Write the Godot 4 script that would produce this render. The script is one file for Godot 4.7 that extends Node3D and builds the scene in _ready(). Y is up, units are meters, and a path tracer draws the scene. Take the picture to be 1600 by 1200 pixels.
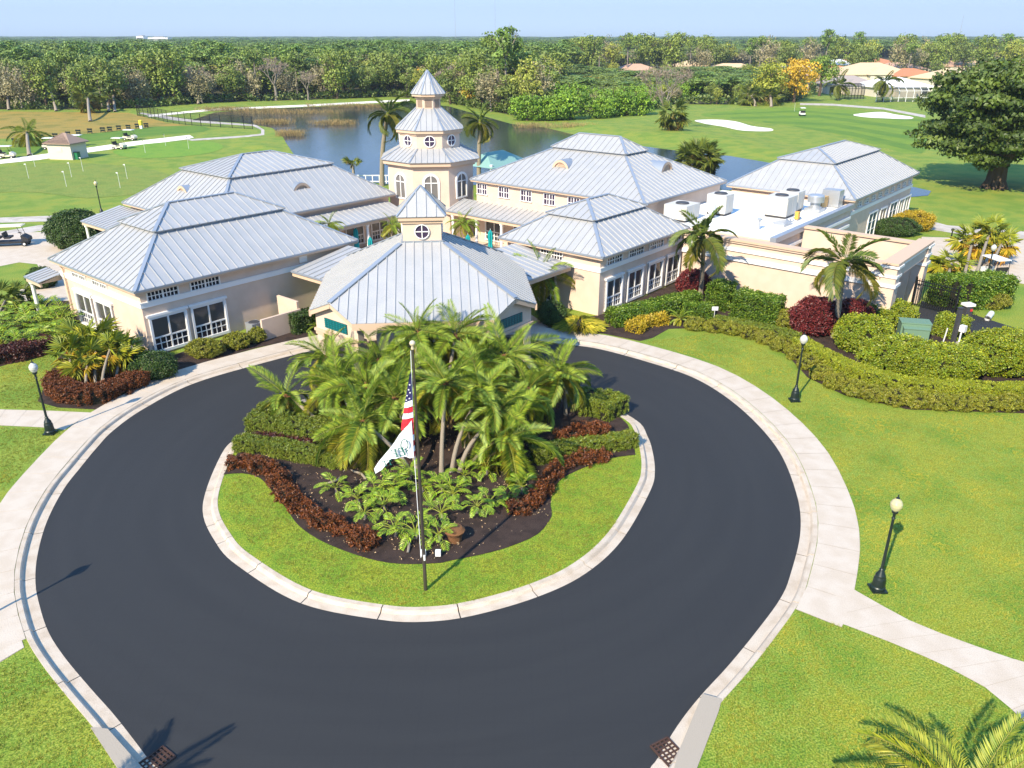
extends Node3D
# A clubhouse with metal roofs behind a turning circle, golf course, pond and woods beyond.

const UA := Vector2(0.64279, -0.76604)   # the clubhouse's two axes on the ground
const WB := Vector2(-0.76604, -0.64279)
const TURN := 0.872665                    # 50 degrees

var M := {}
var used := {}
var rng := RandomNumberGenerator.new()
var fronds := {}
var clumps := {}

class B:
	var v := PackedVector3Array()
	var n := PackedVector3Array()
	var c := PackedColorArray()
	var col := Color(1, 1, 1)
	func tri(p: Vector3, q: Vector3, r: Vector3) -> void:
		var g := (r - p).cross(q - p)
		if g.length_squared() < 1e-14:
			return
		g = g.normalized()
		v.append(p); v.append(q); v.append(r)
		n.append(g); n.append(g); n.append(g)
		c.append(col); c.append(col); c.append(col)
	func quad(p: Vector3, q: Vector3, r: Vector3, s: Vector3) -> void:
		tri(p, q, r)
		tri(p, r, s)
	func stri(p: Vector3, q: Vector3, r: Vector3, np: Vector3, nq: Vector3, nr: Vector3) -> void:
		var g := (r - p).cross(q - p)
		if g.length_squared() < 1e-14:
			return
		if g.dot(np + nq + nr) < 0.0:
			v.append(p); v.append(r); v.append(q)
			n.append(np); n.append(nr); n.append(nq)
		else:
			v.append(p); v.append(q); v.append(r)
			n.append(np); n.append(nq); n.append(nr)
		c.append(col); c.append(col); c.append(col)
	func squad(p: Vector3, q: Vector3, r: Vector3, s: Vector3, np: Vector3, nq: Vector3, nr: Vector3, ns: Vector3) -> void:
		stri(p, q, r, np, nq, nr)
		stri(p, r, s, np, nr, ns)
	func box(o: Vector3, s: Vector3, k: Basis = Basis()) -> void:
		var x := k.x * s.x * 0.5
		var y := k.y * s.y * 0.5
		var z := k.z * s.z * 0.5
		quad(o - x - y + z, o - x + y + z, o + x + y + z, o + x - y + z)
		quad(o + x - y - z, o + x + y - z, o - x + y - z, o - x - y - z)
		quad(o + x - y + z, o + x + y + z, o + x + y - z, o + x - y - z)
		quad(o - x - y - z, o - x + y - z, o - x + y + z, o - x - y + z)
		quad(o - x + y + z, o - x + y - z, o + x + y - z, o + x + y + z)
		quad(o - x - y - z, o - x - y + z, o + x - y + z, o + x - y - z)
	# a flat sheet of a polygon on the ground
	func sheet(poly: Array, y: float) -> void:
		var p := PackedVector2Array(poly)
		var t := Geometry2D.triangulate_polygon(p)
		for i in range(0, t.size(), 3):
			var a := Vector3(p[t[i]].x, y, p[t[i]].y)
			var b := Vector3(p[t[i + 1]].x, y, p[t[i + 1]].y)
			var d := Vector3(p[t[i + 2]].x, y, p[t[i + 2]].y)
			stri(a, b, d, Vector3.UP, Vector3.UP, Vector3.UP)
	func prism(poly: Array, y0: float, y1: float) -> void:
		sheet(poly, y1)
		for i in poly.size():
			var a: Vector2 = poly[i]
			var b: Vector2 = poly[(i + 1) % poly.size()]
			quad(Vector3(a.x, y0, a.y), Vector3(a.x, y1, a.y), Vector3(b.x, y1, b.y), Vector3(b.x, y0, b.y))
	func tube(p: Array, r: Array, sides: int = 8, cap: bool = true) -> void:
		var rings := []
		var norms := []
		for i in p.size():
			var d: Vector3 = (p[mini(i + 1, p.size() - 1)] - p[maxi(i - 1, 0)]).normalized()
			var e := d.cross(Vector3.RIGHT if absf(d.x) < 0.8 else Vector3.UP).normalized()
			var f := d.cross(e)
			var ring := []
			var nn := []
			for k in sides:
				var w := TAU * k / sides
				var o := e * cos(w) + f * sin(w)
				ring.append(p[i] + o * r[i])
				nn.append(o)
			rings.append(ring)
			norms.append(nn)
		for i in p.size() - 1:
			for k in sides:
				var j := (k + 1) % sides
				squad(rings[i][k], rings[i + 1][k], rings[i + 1][j], rings[i][j], norms[i][k], norms[i + 1][k], norms[i + 1][j], norms[i][j])
		if cap:
			var dd: Vector3 = (p[-1] - p[-2]).normalized()
			for k in sides:
				stri(p[-1], rings[-1][k], rings[-1][(k + 1) % sides], dd, dd, dd)
	func lathe(prof: Array, o: Vector3, sides: int = 16) -> void:
		for i in prof.size() - 1:
			var a: Vector2 = prof[i]
			var b: Vector2 = prof[i + 1]
			var t := (b - a).normalized()
			for k in sides:
				var w := TAU * k / sides
				var x := TAU * (k + 1) / sides
				var d := Vector3(cos(w), 0, sin(w))
				var e := Vector3(cos(x), 0, sin(x))
				var nd := d * t.y + Vector3.DOWN * t.x
				var ne := e * t.y + Vector3.DOWN * t.x
				squad(o + d * a.x + Vector3.UP * a.y, o + d * b.x + Vector3.UP * b.y, o + e * b.x + Vector3.UP * b.y, o + e * a.x + Vector3.UP * a.y, nd, nd, ne, ne)
	func ball(o: Vector3, r: Vector3, lat: int = 8, lon: int = 12) -> void:
		for i in lat:
			for k in lon:
				var q := []
				var m := []
				for e in [[i, k], [i + 1, k], [i + 1, k + 1], [i, k + 1]]:
					var th: float = PI * e[0] / lat
					var ph: float = TAU * e[1] / lon
					var d := Vector3(sin(th) * cos(ph), cos(th), sin(th) * sin(ph))
					q.append(o + d * r)
					m.append((d / r).normalized())
				squad(q[0], q[1], q[2], q[3], m[0], m[1], m[2], m[3])
	# a leaf: two bent faces along d, lying across s
	func leaf(o: Vector3, d: Vector3, s: Vector3, l: float, w: float, bend: Vector3) -> void:
		var m := o + d * l * 0.5
		var e := o + d * l + bend * l
		tri(o, m + s * w * 0.5, e)
		tri(o, e, m - s * w * 0.5)
	var uv2 := PackedVector2Array()
	func done(vc: bool = false) -> ArrayMesh:
		var a := []
		a.resize(Mesh.ARRAY_MAX)
		a[Mesh.ARRAY_VERTEX] = v
		a[Mesh.ARRAY_NORMAL] = n
		if vc:
			a[Mesh.ARRAY_COLOR] = c
		else:
			var uv := PackedVector2Array()
			uv.resize(v.size())
			for i in v.size():
				var k := n[i].abs()
				var p := v[i]
				uv[i] = Vector2(p.x, p.z) if k.y > k.x and k.y > k.z else Vector2(p.z, p.y) if k.x > k.z else Vector2(p.x, p.y)
			a[Mesh.ARRAY_TEX_UV] = uv
			a[Mesh.ARRAY_TEX_UV2] = uv2 if uv2.size() == v.size() else uv
		var m := ArrayMesh.new()
		if v.size():
			m.add_surface_from_arrays(Mesh.PRIMITIVE_TRIANGLES, a)
		return m

# ---------------------------------------------------------------- nodes
func numbered(s: String) -> String:
	if not used.has(s):
		used[s] = 0
		return s
	used[s] += 1
	return "%s_%03d" % [s, used[s]]

func tag(o, label: String, category: String, group := ""):
	o.set_meta("label", label)
	o.set_meta("category", category)
	if group != "":
		o.set_meta("group", group)
	return o

func thing(called: String, label: String, category: String, at := Vector3.ZERO, turn := 0.0, group := "") -> Node3D:
	var o := Node3D.new()
	o.name = numbered(called)
	add_child(o)
	o.position = at
	o.rotation.y = turn
	return tag(o, label, category, group)

func part(parent: Node, called: String, b: B, m: Material, vc := false) -> MeshInstance3D:
	var o := MeshInstance3D.new()
	o.name = called
	o.mesh = b.done(vc)
	o.material_override = m
	parent.add_child(o, true)
	return o

func share(parent: Node, called: String, mesh: Mesh, m: Material, t: Transform3D) -> MeshInstance3D:
	var o := MeshInstance3D.new()
	o.name = called
	o.mesh = mesh
	o.material_override = m
	o.transform = t
	parent.add_child(o, true)
	return o

func struct(called: String, b: B, m: Material, vc := false) -> MeshInstance3D:
	var o := part(self, called, b, m, vc)
	o.name = numbered(called)
	o.set_meta("kind", "structure")
	return o

func copy(o: Node3D, at: Vector3, turn: float, size := 1.0) -> Node3D:
	var r: Node3D = o.duplicate()
	r.name = numbered(str(o.name).split("_0")[0])
	add_child(r)
	r.position = at
	r.rotation.y = turn
	r.scale = Vector3.ONE * size
	return r

func ab(a: float, b: float, y := 0.0) -> Vector3:
	var p := UA * a + WB * b
	return Vector3(p.x, y, p.y)

# ---------------------------------------------------------------- materials
func lin(r: float, g: float, b: float) -> Color:
	return Color(r, g, b).linear_to_srgb()

func mat(called: String, c: Color, rough := 0.8, metal := 0.0) -> StandardMaterial3D:
	var m := StandardMaterial3D.new()
	m.resource_name = called
	m.albedo_color = c
	m.roughness = rough
	m.metallic = metal
	M[called] = m
	return m

func ramp(cols: Array, offs: Array) -> Gradient:
	var g := Gradient.new()
	g.colors = PackedColorArray(cols)
	g.offsets = PackedFloat32Array(offs)
	return g

func ntex(sd: int, freq: float, g: Gradient, size := 512, octaves := 4, kind := FastNoiseLite.TYPE_SIMPLEX_SMOOTH) -> NoiseTexture2D:
	var f := FastNoiseLite.new()
	f.seed = sd
	f.frequency = freq
	f.noise_type = kind
	f.fractal_octaves = octaves
	var t := NoiseTexture2D.new()
	t.width = size
	t.height = size
	t.seamless = true
	t.noise = f
	if g:
		t.color_ramp = g
	return t

func ground_mat(called: String, cols: Array, offs: Array, tile: float, patch: Array, patch_tile: float, freq := 0.05, rough := 0.9, bump := 0.0, sd := 1) -> StandardMaterial3D:
	var m := mat(called, Color.WHITE, rough)
	m.albedo_texture = ntex(sd, freq, ramp(cols, offs), 1024, 5)
	m.uv1_scale = Vector3.ONE / tile
	if patch.size():
		m.detail_enabled = true
		m.detail_blend_mode = BaseMaterial3D.BLEND_MODE_MUL
		m.detail_uv_layer = BaseMaterial3D.DETAIL_UV_2
		m.detail_albedo = ntex(sd + 40, 0.012, ramp(patch, [0.25, 0.5, 0.75]), 512, 4)
		m.uv2_scale = Vector3.ONE / patch_tile
	if bump > 0.0:
		m.heightmap_enabled = true
		m.heightmap_scale = bump
		m.heightmap_texture = ntex(sd + 7, freq, null, 512, 4)
	return m

func leaf_mat(called: String, back: Color, rough := 0.55) -> StandardMaterial3D:
	var m := mat(called, Color.WHITE, rough)
	m.vertex_color_use_as_albedo = true
	m.cull_mode = BaseMaterial3D.CULL_DISABLED
	m.backlight_enabled = true
	m.backlight = back
	return m

func c8(r: int, g: int, b: int) -> Color:
	return Color8(r, g, b)

func make_materials() -> void:
	ground_mat("grass", [c8(90, 114, 26), c8(120, 142, 38), c8(136, 153, 46), c8(162, 168, 76)], [0.28, 0.45, 0.6, 0.75], 4.0, [c8(205, 226, 180), c8(238, 241, 226), c8(255, 243, 214)], 23.0, 0.05, 0.9, 1.2, 3)
	ground_mat("island_grass", [c8(86, 114, 14), c8(116, 140, 22), c8(134, 152, 30), c8(160, 164, 56)], [0.28, 0.45, 0.6, 0.76], 4.0, [c8(210, 230, 182), c8(240, 244, 228), c8(255, 243, 208)], 9.0, 0.05, 0.9, 1.2, 5)
	ground_mat("rough", [c8(88, 104, 30), c8(118, 126, 42), c8(136, 136, 54), c8(150, 140, 66)], [0.25, 0.45, 0.6, 0.8], 14.0, [c8(195, 215, 140), c8(240, 240, 205), c8(255, 232, 180)], 70.0, 0.05, 0.95, 0.0, 9)
	ground_mat("fairway", [c8(98, 126, 20), c8(112, 138, 26), c8(126, 148, 32)], [0.3, 0.5, 0.7], 9.0, [c8(225, 240, 205), c8(245, 250, 235), c8(255, 252, 230)], 40.0, 0.06, 0.9, 0.0, 12)
	ground_mat("fairway_dark", [c8(80, 112, 16), c8(92, 124, 20), c8(104, 134, 26)], [0.3, 0.5, 0.7], 9.0, [c8(225, 240, 205), c8(245, 250, 235), c8(255, 252, 230)], 40.0, 0.06, 0.9, 0.0, 13)
	ground_mat("green", [c8(104, 124, 42), c8(122, 138, 52), c8(136, 146, 62)], [0.3, 0.5, 0.7], 12.0, [c8(220, 230, 190), c8(245, 248, 230), c8(250, 240, 215)], 18.0, 0.04, 0.9, 0.0, 14)
	ground_mat("green_bright", [c8(98, 136, 30), c8(112, 148, 36), c8(126, 156, 44)], [0.3, 0.5, 0.7], 12.0, [c8(220, 235, 190), c8(245, 248, 230), c8(250, 245, 215)], 18.0, 0.04, 0.9, 0.0, 15)
	ground_mat("dry_grass", [c8(128, 118, 44), c8(152, 134, 58), c8(168, 146, 70)], [0.3, 0.5, 0.7], 15.0, [c8(205, 215, 160), c8(245, 240, 220), c8(255, 240, 205)], 45.0, 0.05, 0.95, 0.0, 16)
	ground_mat("asphalt", [c8(34, 34, 34), c8(43, 43, 43), c8(50, 50, 50), c8(86, 84, 81)], [0.25, 0.5, 0.72, 0.9], 1.1, [c8(240, 240, 240), c8(248, 248, 248), c8(255, 255, 254)], 9.0, 0.12, 0.72, 1.0, 21)
	M.asphalt.uv2_scale = Vector3(1.0 / 7.0, 1.0 / 90.0, 1.0)
	ground_mat("concrete", [c8(182, 169, 152), c8(197, 184, 167), c8(202, 190, 174), c8(208, 197, 182)], [0.2, 0.45, 0.7, 0.9], 2.2, [c8(246, 243, 239), c8(251, 249, 247), c8(255, 255, 255)], 7.0, 0.06, 0.85, 0.5, 22)
	ground_mat("curb_concrete", [c8(160, 147, 130), c8(194, 181, 163), c8(204, 191, 174), c8(213, 202, 187)], [0.15, 0.4, 0.7, 0.9], 1.7, [c8(238, 233, 227), c8(250, 247, 244), c8(255, 255, 255)], 5.0, 0.06, 0.85, 0.6, 23)
	ground_mat("old_concrete", [c8(142, 132, 118), c8(166, 155, 139), c8(182, 171, 155)], [0.2, 0.5, 0.85], 1.5, [], 1.0, 0.08, 0.9, 0.6, 24)
	ground_mat("cart_path", [c8(176, 168, 158), c8(190, 182, 172), c8(204, 197, 188)], [0.2, 0.5, 0.8], 4.0, [c8(225, 222, 218), c8(246, 244, 242), c8(255, 255, 255)], 12.0, 0.05, 0.9, 0.0, 25)
	ground_mat("mulch", [c8(34, 24, 20), c8(64, 47, 40), c8(92, 70, 58), c8(140, 116, 96)], [0.25, 0.5, 0.7, 0.93], 1.3, [c8(200, 195, 190), c8(240, 238, 236), c8(255, 255, 255)], 5.0, 0.14, 0.95, 4.0, 26)
	ground_mat("sand", [c8(226, 216, 196), c8(238, 230, 214), c8(246, 240, 228)], [0.2, 0.5, 0.8], 5.0, [], 1.0, 0.05, 0.95, 0.0, 27)
	ground_mat("stucco", [c8(204, 181, 161), c8(210, 188, 169), c8(216, 195, 177)], [0.2, 0.5, 0.8], 1.8, [c8(249, 247, 245), c8(252, 251, 250), c8(255, 255, 255)], 8.0, 0.09, 0.9, 0.2, 28)
	ground_mat("stucco_trim", [c8(196, 168, 143), c8(202, 176, 151)], [0.3, 0.7], 1.8, [], 1.0, 0.09, 0.9, 0.3, 29)
	ground_mat("metal_roof", [c8(170, 170, 169), c8(175, 175, 174), c8(181, 181, 180)], [0.2, 0.5, 0.8], 2.6, [c8(246, 247, 248), c8(251, 251, 252), c8(255, 255, 255)], 9.0, 0.03, 0.42, 0.0, 30).metallic = 0.15
	ground_mat("metal_trim", [c8(150, 158, 168), c8(162, 170, 180)], [0.3, 0.7], 1.5, [], 1.0, 0.05, 0.4, 0.0, 31).metallic = 0.4
	ground_mat("membrane", [c8(224, 224, 222), c8(236, 236, 234), c8(242, 242, 241)], [0.15, 0.4, 0.8], 5.0, [c8(228, 226, 222), c8(248, 248, 247), c8(255, 255, 255)], 9.0, 0.03, 0.7, 0.0, 32)
	ground_mat("bark_palm", [c8(112, 100, 84), c8(148, 136, 118), c8(176, 166, 148)], [0.2, 0.5, 0.8], 0.7, [], 1.0, 0.06, 0.95, 1.2, 33)
	ground_mat("bark", [c8(58, 46, 36), c8(88, 72, 56), c8(118, 100, 80)], [0.2, 0.5, 0.8], 1.0, [], 1.0, 0.06, 0.95, 2.0, 34)
	ground_mat("bark_grey", [c8(96, 88, 80), c8(130, 121, 112), c8(158, 150, 140)], [0.2, 0.5, 0.8], 1.0, [], 1.0, 0.06, 0.95, 1.0, 35)
	ground_mat("boots", [c8(88, 56, 30), c8(136, 92, 54), c8(170, 122, 80)], [0.2, 0.5, 0.8], 0.5, [], 1.0, 0.08, 0.95, 2.0, 36)
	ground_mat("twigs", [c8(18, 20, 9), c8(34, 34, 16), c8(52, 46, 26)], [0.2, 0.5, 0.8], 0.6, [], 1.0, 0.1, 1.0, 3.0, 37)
	ground_mat("forest_floor", [c8(44, 48, 22), c8(66, 66, 32), c8(88, 82, 44)], [0.2, 0.5, 0.8], 18.0, [], 1.0, 0.05, 1.0, 0.0, 38)
	mat("white_paint", lin(0.78, 0.77, 0.75), 0.5)
	mat("white_metal", lin(0.75, 0.75, 0.74), 0.4)
	var gl := mat("glass", lin(0.022, 0.024, 0.03), 0.06)
	gl.metallic_specular = 0.6
	mat("glass_violet", lin(0.05, 0.035, 0.07), 0.08)
	mat("blind", lin(0.16, 0.15, 0.14), 0.25)
	mat("shade_glass", lin(0.075, 0.072, 0.07), 0.1)
	mat("black_metal", lin(0.012, 0.013, 0.014), 0.38, 0.2)
	mat("dark_green_metal", lin(0.012, 0.022, 0.02), 0.4, 0.2)
	mat("teal", lin(0.0, 0.16, 0.17), 0.4)
	mat("teal_dark", lin(0.005, 0.07, 0.075), 0.5)
	mat("canvas_teal", lin(0.0, 0.3, 0.31), 0.8)
	mat("teal_roof", lin(0.2, 0.36, 0.32), 0.7)
	mat("brown_louvre", lin(0.3, 0.22, 0.17), 0.8)
	mat("galvanised", lin(0.5, 0.52, 0.54), 0.35, 0.6)
	mat("unit_paint", lin(0.55, 0.53, 0.48), 0.6)
	mat("unit_dark", lin(0.05, 0.05, 0.055), 0.6)
	mat("yellow_pipe", lin(0.65, 0.36, 0.06), 0.6)
	mat("box_green", lin(0.14, 0.24, 0.16), 0.55)
	mat("rubber", lin(0.012, 0.012, 0.012), 0.85)
	mat("cream_paint", lin(0.72, 0.66, 0.5), 0.4)
	mat("seat_black", lin(0.02, 0.02, 0.022), 0.6)
	mat("rust", lin(0.06, 0.028, 0.018), 0.85)
	mat("steel_pole", lin(0.13, 0.11, 0.1), 0.32, 0.7)
	mat("gold", lin(0.72, 0.6, 0.42), 0.35, 0.3)
	mat("cloth_white", lin(0.78, 0.79, 0.82), 0.8)
	mat("cloth_red", lin(0.55, 0.015, 0.03), 0.8)
	mat("cloth_navy", lin(0.03, 0.025, 0.12), 0.8)
	mat("logo_green", lin(0.01, 0.13, 0.11), 0.8)
	mat("sign_red", lin(0.6, 0.03, 0.03), 0.5)
	mat("flag_yellow", lin(0.75, 0.6, 0.05), 0.7)
	mat("timber", lin(0.5, 0.32, 0.13), 0.8)
	mat("roof_shingle", lin(0.3, 0.21, 0.16), 0.9)
	mat("house_wall", lin(0.62, 0.56, 0.46), 0.9)
	mat("tile_tan", lin(0.62, 0.45, 0.27), 0.85)
	mat("tile_orange", lin(0.5, 0.2, 0.09), 0.85)
	mat("tile_pink", lin(0.52, 0.32, 0.22), 0.85)
	mat("tile_white", lin(0.78, 0.77, 0.75), 0.8)
	mat("tile_grey", lin(0.34, 0.29, 0.26), 0.85)
	var wa := mat("water", lin(0.012, 0.03, 0.05), 0.04)
	wa.normal_enabled = true
	var wn := ntex(51, 0.03, null, 512, 4)
	wn.as_normal_map = true
	wn.bump_strength = 3.0
	wa.normal_texture = wn
	wa.normal_scale = 0.25
	wa.uv1_scale = Vector3.ONE / 9.0
	var gb := mat("globe", lin(0.5, 0.46, 0.26), 0.25)
	gb.subsurf_scatter_enabled = true
	gb.subsurf_scatter_strength = 0.3
	mat("globe_clear", lin(0.5, 0.5, 0.46), 0.15)
	leaf_mat("leaf", lin(0.13, 0.17, 0.025))
	leaf_mat("leaf_gloss", lin(0.11, 0.16, 0.02), 0.45)
	leaf_mat("leaf_red", lin(0.06, 0.01, 0.005), 0.5)
	leaf_mat("leaf_dry", lin(0.1, 0.06, 0.01), 0.8)
	var sc := mat("screen_cage", lin(0.05, 0.055, 0.06), 0.8)
	sc.transparency = BaseMaterial3D.TRANSPARENCY_ALPHA
	sc.albedo_color.a = 0.55

func _ready() -> void:
	rng.seed = 11
	var cam := Camera3D.new()
	cam.name = "camera"
	cam.position = Vector3(0, 18, 0)
	cam.rotation_degrees = Vector3(-23.726, 0, 0)
	cam.fov = 51.65
	cam.near = 0.1
	cam.far = 12000.0
	cam.current = true
	add_child(cam)
	var env := Environment.new()
	env.background_mode = Environment.BG_SKY
	var sm := ProceduralSkyMaterial.new()
	sm.sky_top_color = Color(0.4, 0.61, 0.86)
	sm.sky_horizon_color = Color(0.74, 0.83, 0.89)
	sm.sky_curve = 0.09
	sm.ground_horizon_color = Color(0.62, 0.68, 0.7)
	sm.ground_bottom_color = Color(0.3, 0.32, 0.26)
	sm.sun_angle_max = 0.0
	env.sky = Sky.new()
	env.sky.sky_material = sm
	env.tonemap_mode = Environment.TONE_MAPPER_LINEAR
	env.tonemap_exposure = 1.72
	env.fog_enabled = true
	env.fog_density = 0.00013
	env.fog_light_color = Color(0.84, 0.91, 0.99)
	env.sdfgi_enabled = true
	env.ssao_enabled = true
	env.ssil_enabled = true
	var we := WorldEnvironment.new()
	we.name = "world"
	we.environment = env
	add_child(we)
	var sun := DirectionalLight3D.new()
	sun.name = "sun"
	sun.light_energy = 1.6
	sun.light_angular_distance = 0.53
	sun.light_color = Color(1.0, 0.945, 0.85)
	sun.shadow_enabled = true
	add_child(sun)
	var el := deg_to_rad(37.5)
	var az := deg_to_rad(32.5)
	sun.look_at_from_position(Vector3.ZERO, Vector3(sin(az) * cos(el), -sin(el), -cos(az) * cos(el)), Vector3.UP)
	make_materials()
	make_ground()
	make_clubhouse()
	make_island()
	make_beds()
	make_street_things()
	make_golf()
	make_trees()
	make_far_houses()

# ---------------------------------------------------------------- ground
func smooth(p: Array, closed: bool, step: float) -> Array:
	var out := []
	var n := p.size()
	var last := n if closed else n - 1
	for i in last:
		var p0: Vector2 = p[(i - 1 + n) % n] if closed else p[maxi(i - 1, 0)]
		var p1: Vector2 = p[i]
		var p2: Vector2 = p[(i + 1) % n]
		var p3: Vector2 = p[(i + 2) % n] if closed else p[mini(i + 2, n - 1)]
		var k := maxi(1, int(ceil(p1.distance_to(p2) / step)))
		for j in k:
			out.append(p1.cubic_interpolate(p2, p0, p3, float(j) / k))
	if not closed:
		out.append(p[n - 1])
	return out

func offset(p: Array, d: float, closed := false) -> Array:
	var out := []
	var n := p.size()
	for i in n:
		var a: Vector2 = p[(i - 1 + n) % n] if closed else p[maxi(i - 1, 0)]
		var b: Vector2 = p[(i + 1) % n] if closed else p[mini(i + 1, n - 1)]
		var t := (b - a).normalized()
		out.append(p[i] + Vector2(t.y, -t.x) * d)
	return out

func v3(p: Vector2, y: float) -> Vector3:
	return Vector3(p.x, y, p.y)

# a kerb or path in pieces with open joints: rows of points side by side, each with a height
func pieces(parent: Node, called: String, rows: Array, ys: Array, per: int, m: Material, closed := false, gap := 0.05) -> void:
	var n: int = rows[0].size()
	var total := n if closed else n - 1
	var i := 0
	while i < total:
		var e := mini(i + per, total)
		var b := B.new()
		for j in range(i, e):
			var f0 := gap if j == i else 0.0
			var f1 := gap if j == e - 1 else 0.0
			for r in rows.size() - 1:
				var a0: Vector2 = rows[r][j].lerp(rows[r][(j + 1) % n], f0)
				var a1: Vector2 = rows[r][j].lerp(rows[r][(j + 1) % n], 1.0 - f1)
				var b0: Vector2 = rows[r + 1][j].lerp(rows[r + 1][(j + 1) % n], f0)
				var b1: Vector2 = rows[r + 1][j].lerp(rows[r + 1][(j + 1) % n], 1.0 - f1)
				var q := [v3(a0, ys[r]), v3(a1, ys[r]), v3(b1, ys[r + 1]), v3(b0, ys[r + 1])]
				var nn: Vector3 = (q[1] - q[0]).cross(q[3] - q[0]).normalized()
				if nn.y < 0:
					nn = -nn
				b.squad(q[0], q[1], q[2], q[3], nn, nn, nn, nn)
			if j == i or j == e - 1:
				for r in rows.size() - 1:
					var w: float = f0 if j == i else 1.0 - f1
					var a: Vector2 = rows[r][j].lerp(rows[r][(j + 1) % n], w)
					var d: Vector2 = rows[r + 1][j].lerp(rows[r + 1][(j + 1) % n], w)
					b.quad(v3(a, -0.2), v3(a, ys[r]), v3(d, ys[r + 1]), v3(d, -0.2))
		part(parent, called, b, m)
		i = e

func resample(p: Array, n: int) -> Array:
	var l := [0.0]
	for i in range(1, p.size()):
		l.append(l[-1] + p[i].distance_to(p[i - 1]))
	var out := []
	for k in n + 1:
		var s: float = l[-1] * k / n
		var i := 1
		while i < p.size() - 1 and l[i] < s:
			i += 1
		out.append(p[i - 1].lerp(p[i], clampf((s - l[i - 1]) / maxf(l[i] - l[i - 1], 1e-5), 0, 1)))
	return out

func slab_path(called: String, left: Array, right: Array, n: int, y := 0.02) -> void:
	var root := MeshInstance3D.new()
	root.name = numbered(called)
	add_child(root)
	root.set_meta("kind", "structure")
	var bed := B.new()
	var poly := left.duplicate()
	var back := right.duplicate()
	back.reverse()
	poly.append_array(back)
	bed.sheet(poly, y - 0.012)
	root.mesh = bed.done()
	root.material_override = M.old_concrete
	var a := resample(left, n)
	var b := resample(right, n)
	pieces(root, "slab", [a, b], [y, y], 1, M.concrete, false, 0.006)

func field(called: String, poly: Array, y: float, m: Material, step := 0.0, closed := true) -> MeshInstance3D:
	var b := B.new()
	b.sheet(smooth(poly, true, step) if step > 0 else poly, y)
	return struct(called, b, m)

# gently rolling turf: a grid inside a polygon whose height rises from nothing at the edge
func mounds(called: String, poly: Array, m: Material, high: float, cell: float, sd: int, freq: float) -> void:
	var f := FastNoiseLite.new()
	f.seed = sd
	f.frequency = freq
	var lo := Vector2(1e9, 1e9)
	var hi := -lo
	for p in poly:
		lo = lo.min(p)
		hi = hi.max(p)
	var pp := PackedVector2Array(poly)
	var nx := int((hi.x - lo.x) / cell) + 1
	var nz := int((hi.y - lo.y) / cell) + 1
	var hs := {}
	for i in nx + 1:
		for k in nz + 1:
			var q := lo + Vector2(i, k) * cell
			var d := 1e9
			for e in poly.size():
				d = minf(d, q.distance_to(Geometry2D.get_closest_point_to_segment(q, poly[e], poly[(e + 1) % poly.size()])))
			var s := clampf(d / (cell * 3.0), 0, 1) if Geometry2D.is_point_in_polygon(q, pp) else 0.0
			var h := s * s * (3 - 2 * s) * high * (0.55 + 0.6 * f.get_noise_2dv(q))
			hs[Vector2i(i, k)] = Vector3(q.x, h - 0.03 * (1.0 - minf(s * 8.0, 1.0)), q.y)
	var b := B.new()
	var nrm := func(i, k):
		var x: float = hs[Vector2i(mini(i + 1, nx), k)].y - hs[Vector2i(maxi(i - 1, 0), k)].y
		var z: float = hs[Vector2i(i, mini(k + 1, nz))].y - hs[Vector2i(i, maxi(k - 1, 0))].y
		return Vector3(-x, 2 * cell, -z).normalized()
	for i in nx:
		for k in nz:
			var q := [Vector2i(i, k), Vector2i(i + 1, k), Vector2i(i + 1, k + 1), Vector2i(i, k + 1)]
			if hs[q[0]].y <= -0.029 and hs[q[1]].y <= -0.029 and hs[q[2]].y <= -0.029 and hs[q[3]].y <= -0.029:
				continue
			b.squad(hs[q[0]], hs[q[1]], hs[q[2]], hs[q[3]], nrm.call(i, k), nrm.call(i + 1, k), nrm.call(i + 1, k + 1), nrm.call(i, k + 1))
	struct(called, b, m)

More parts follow.
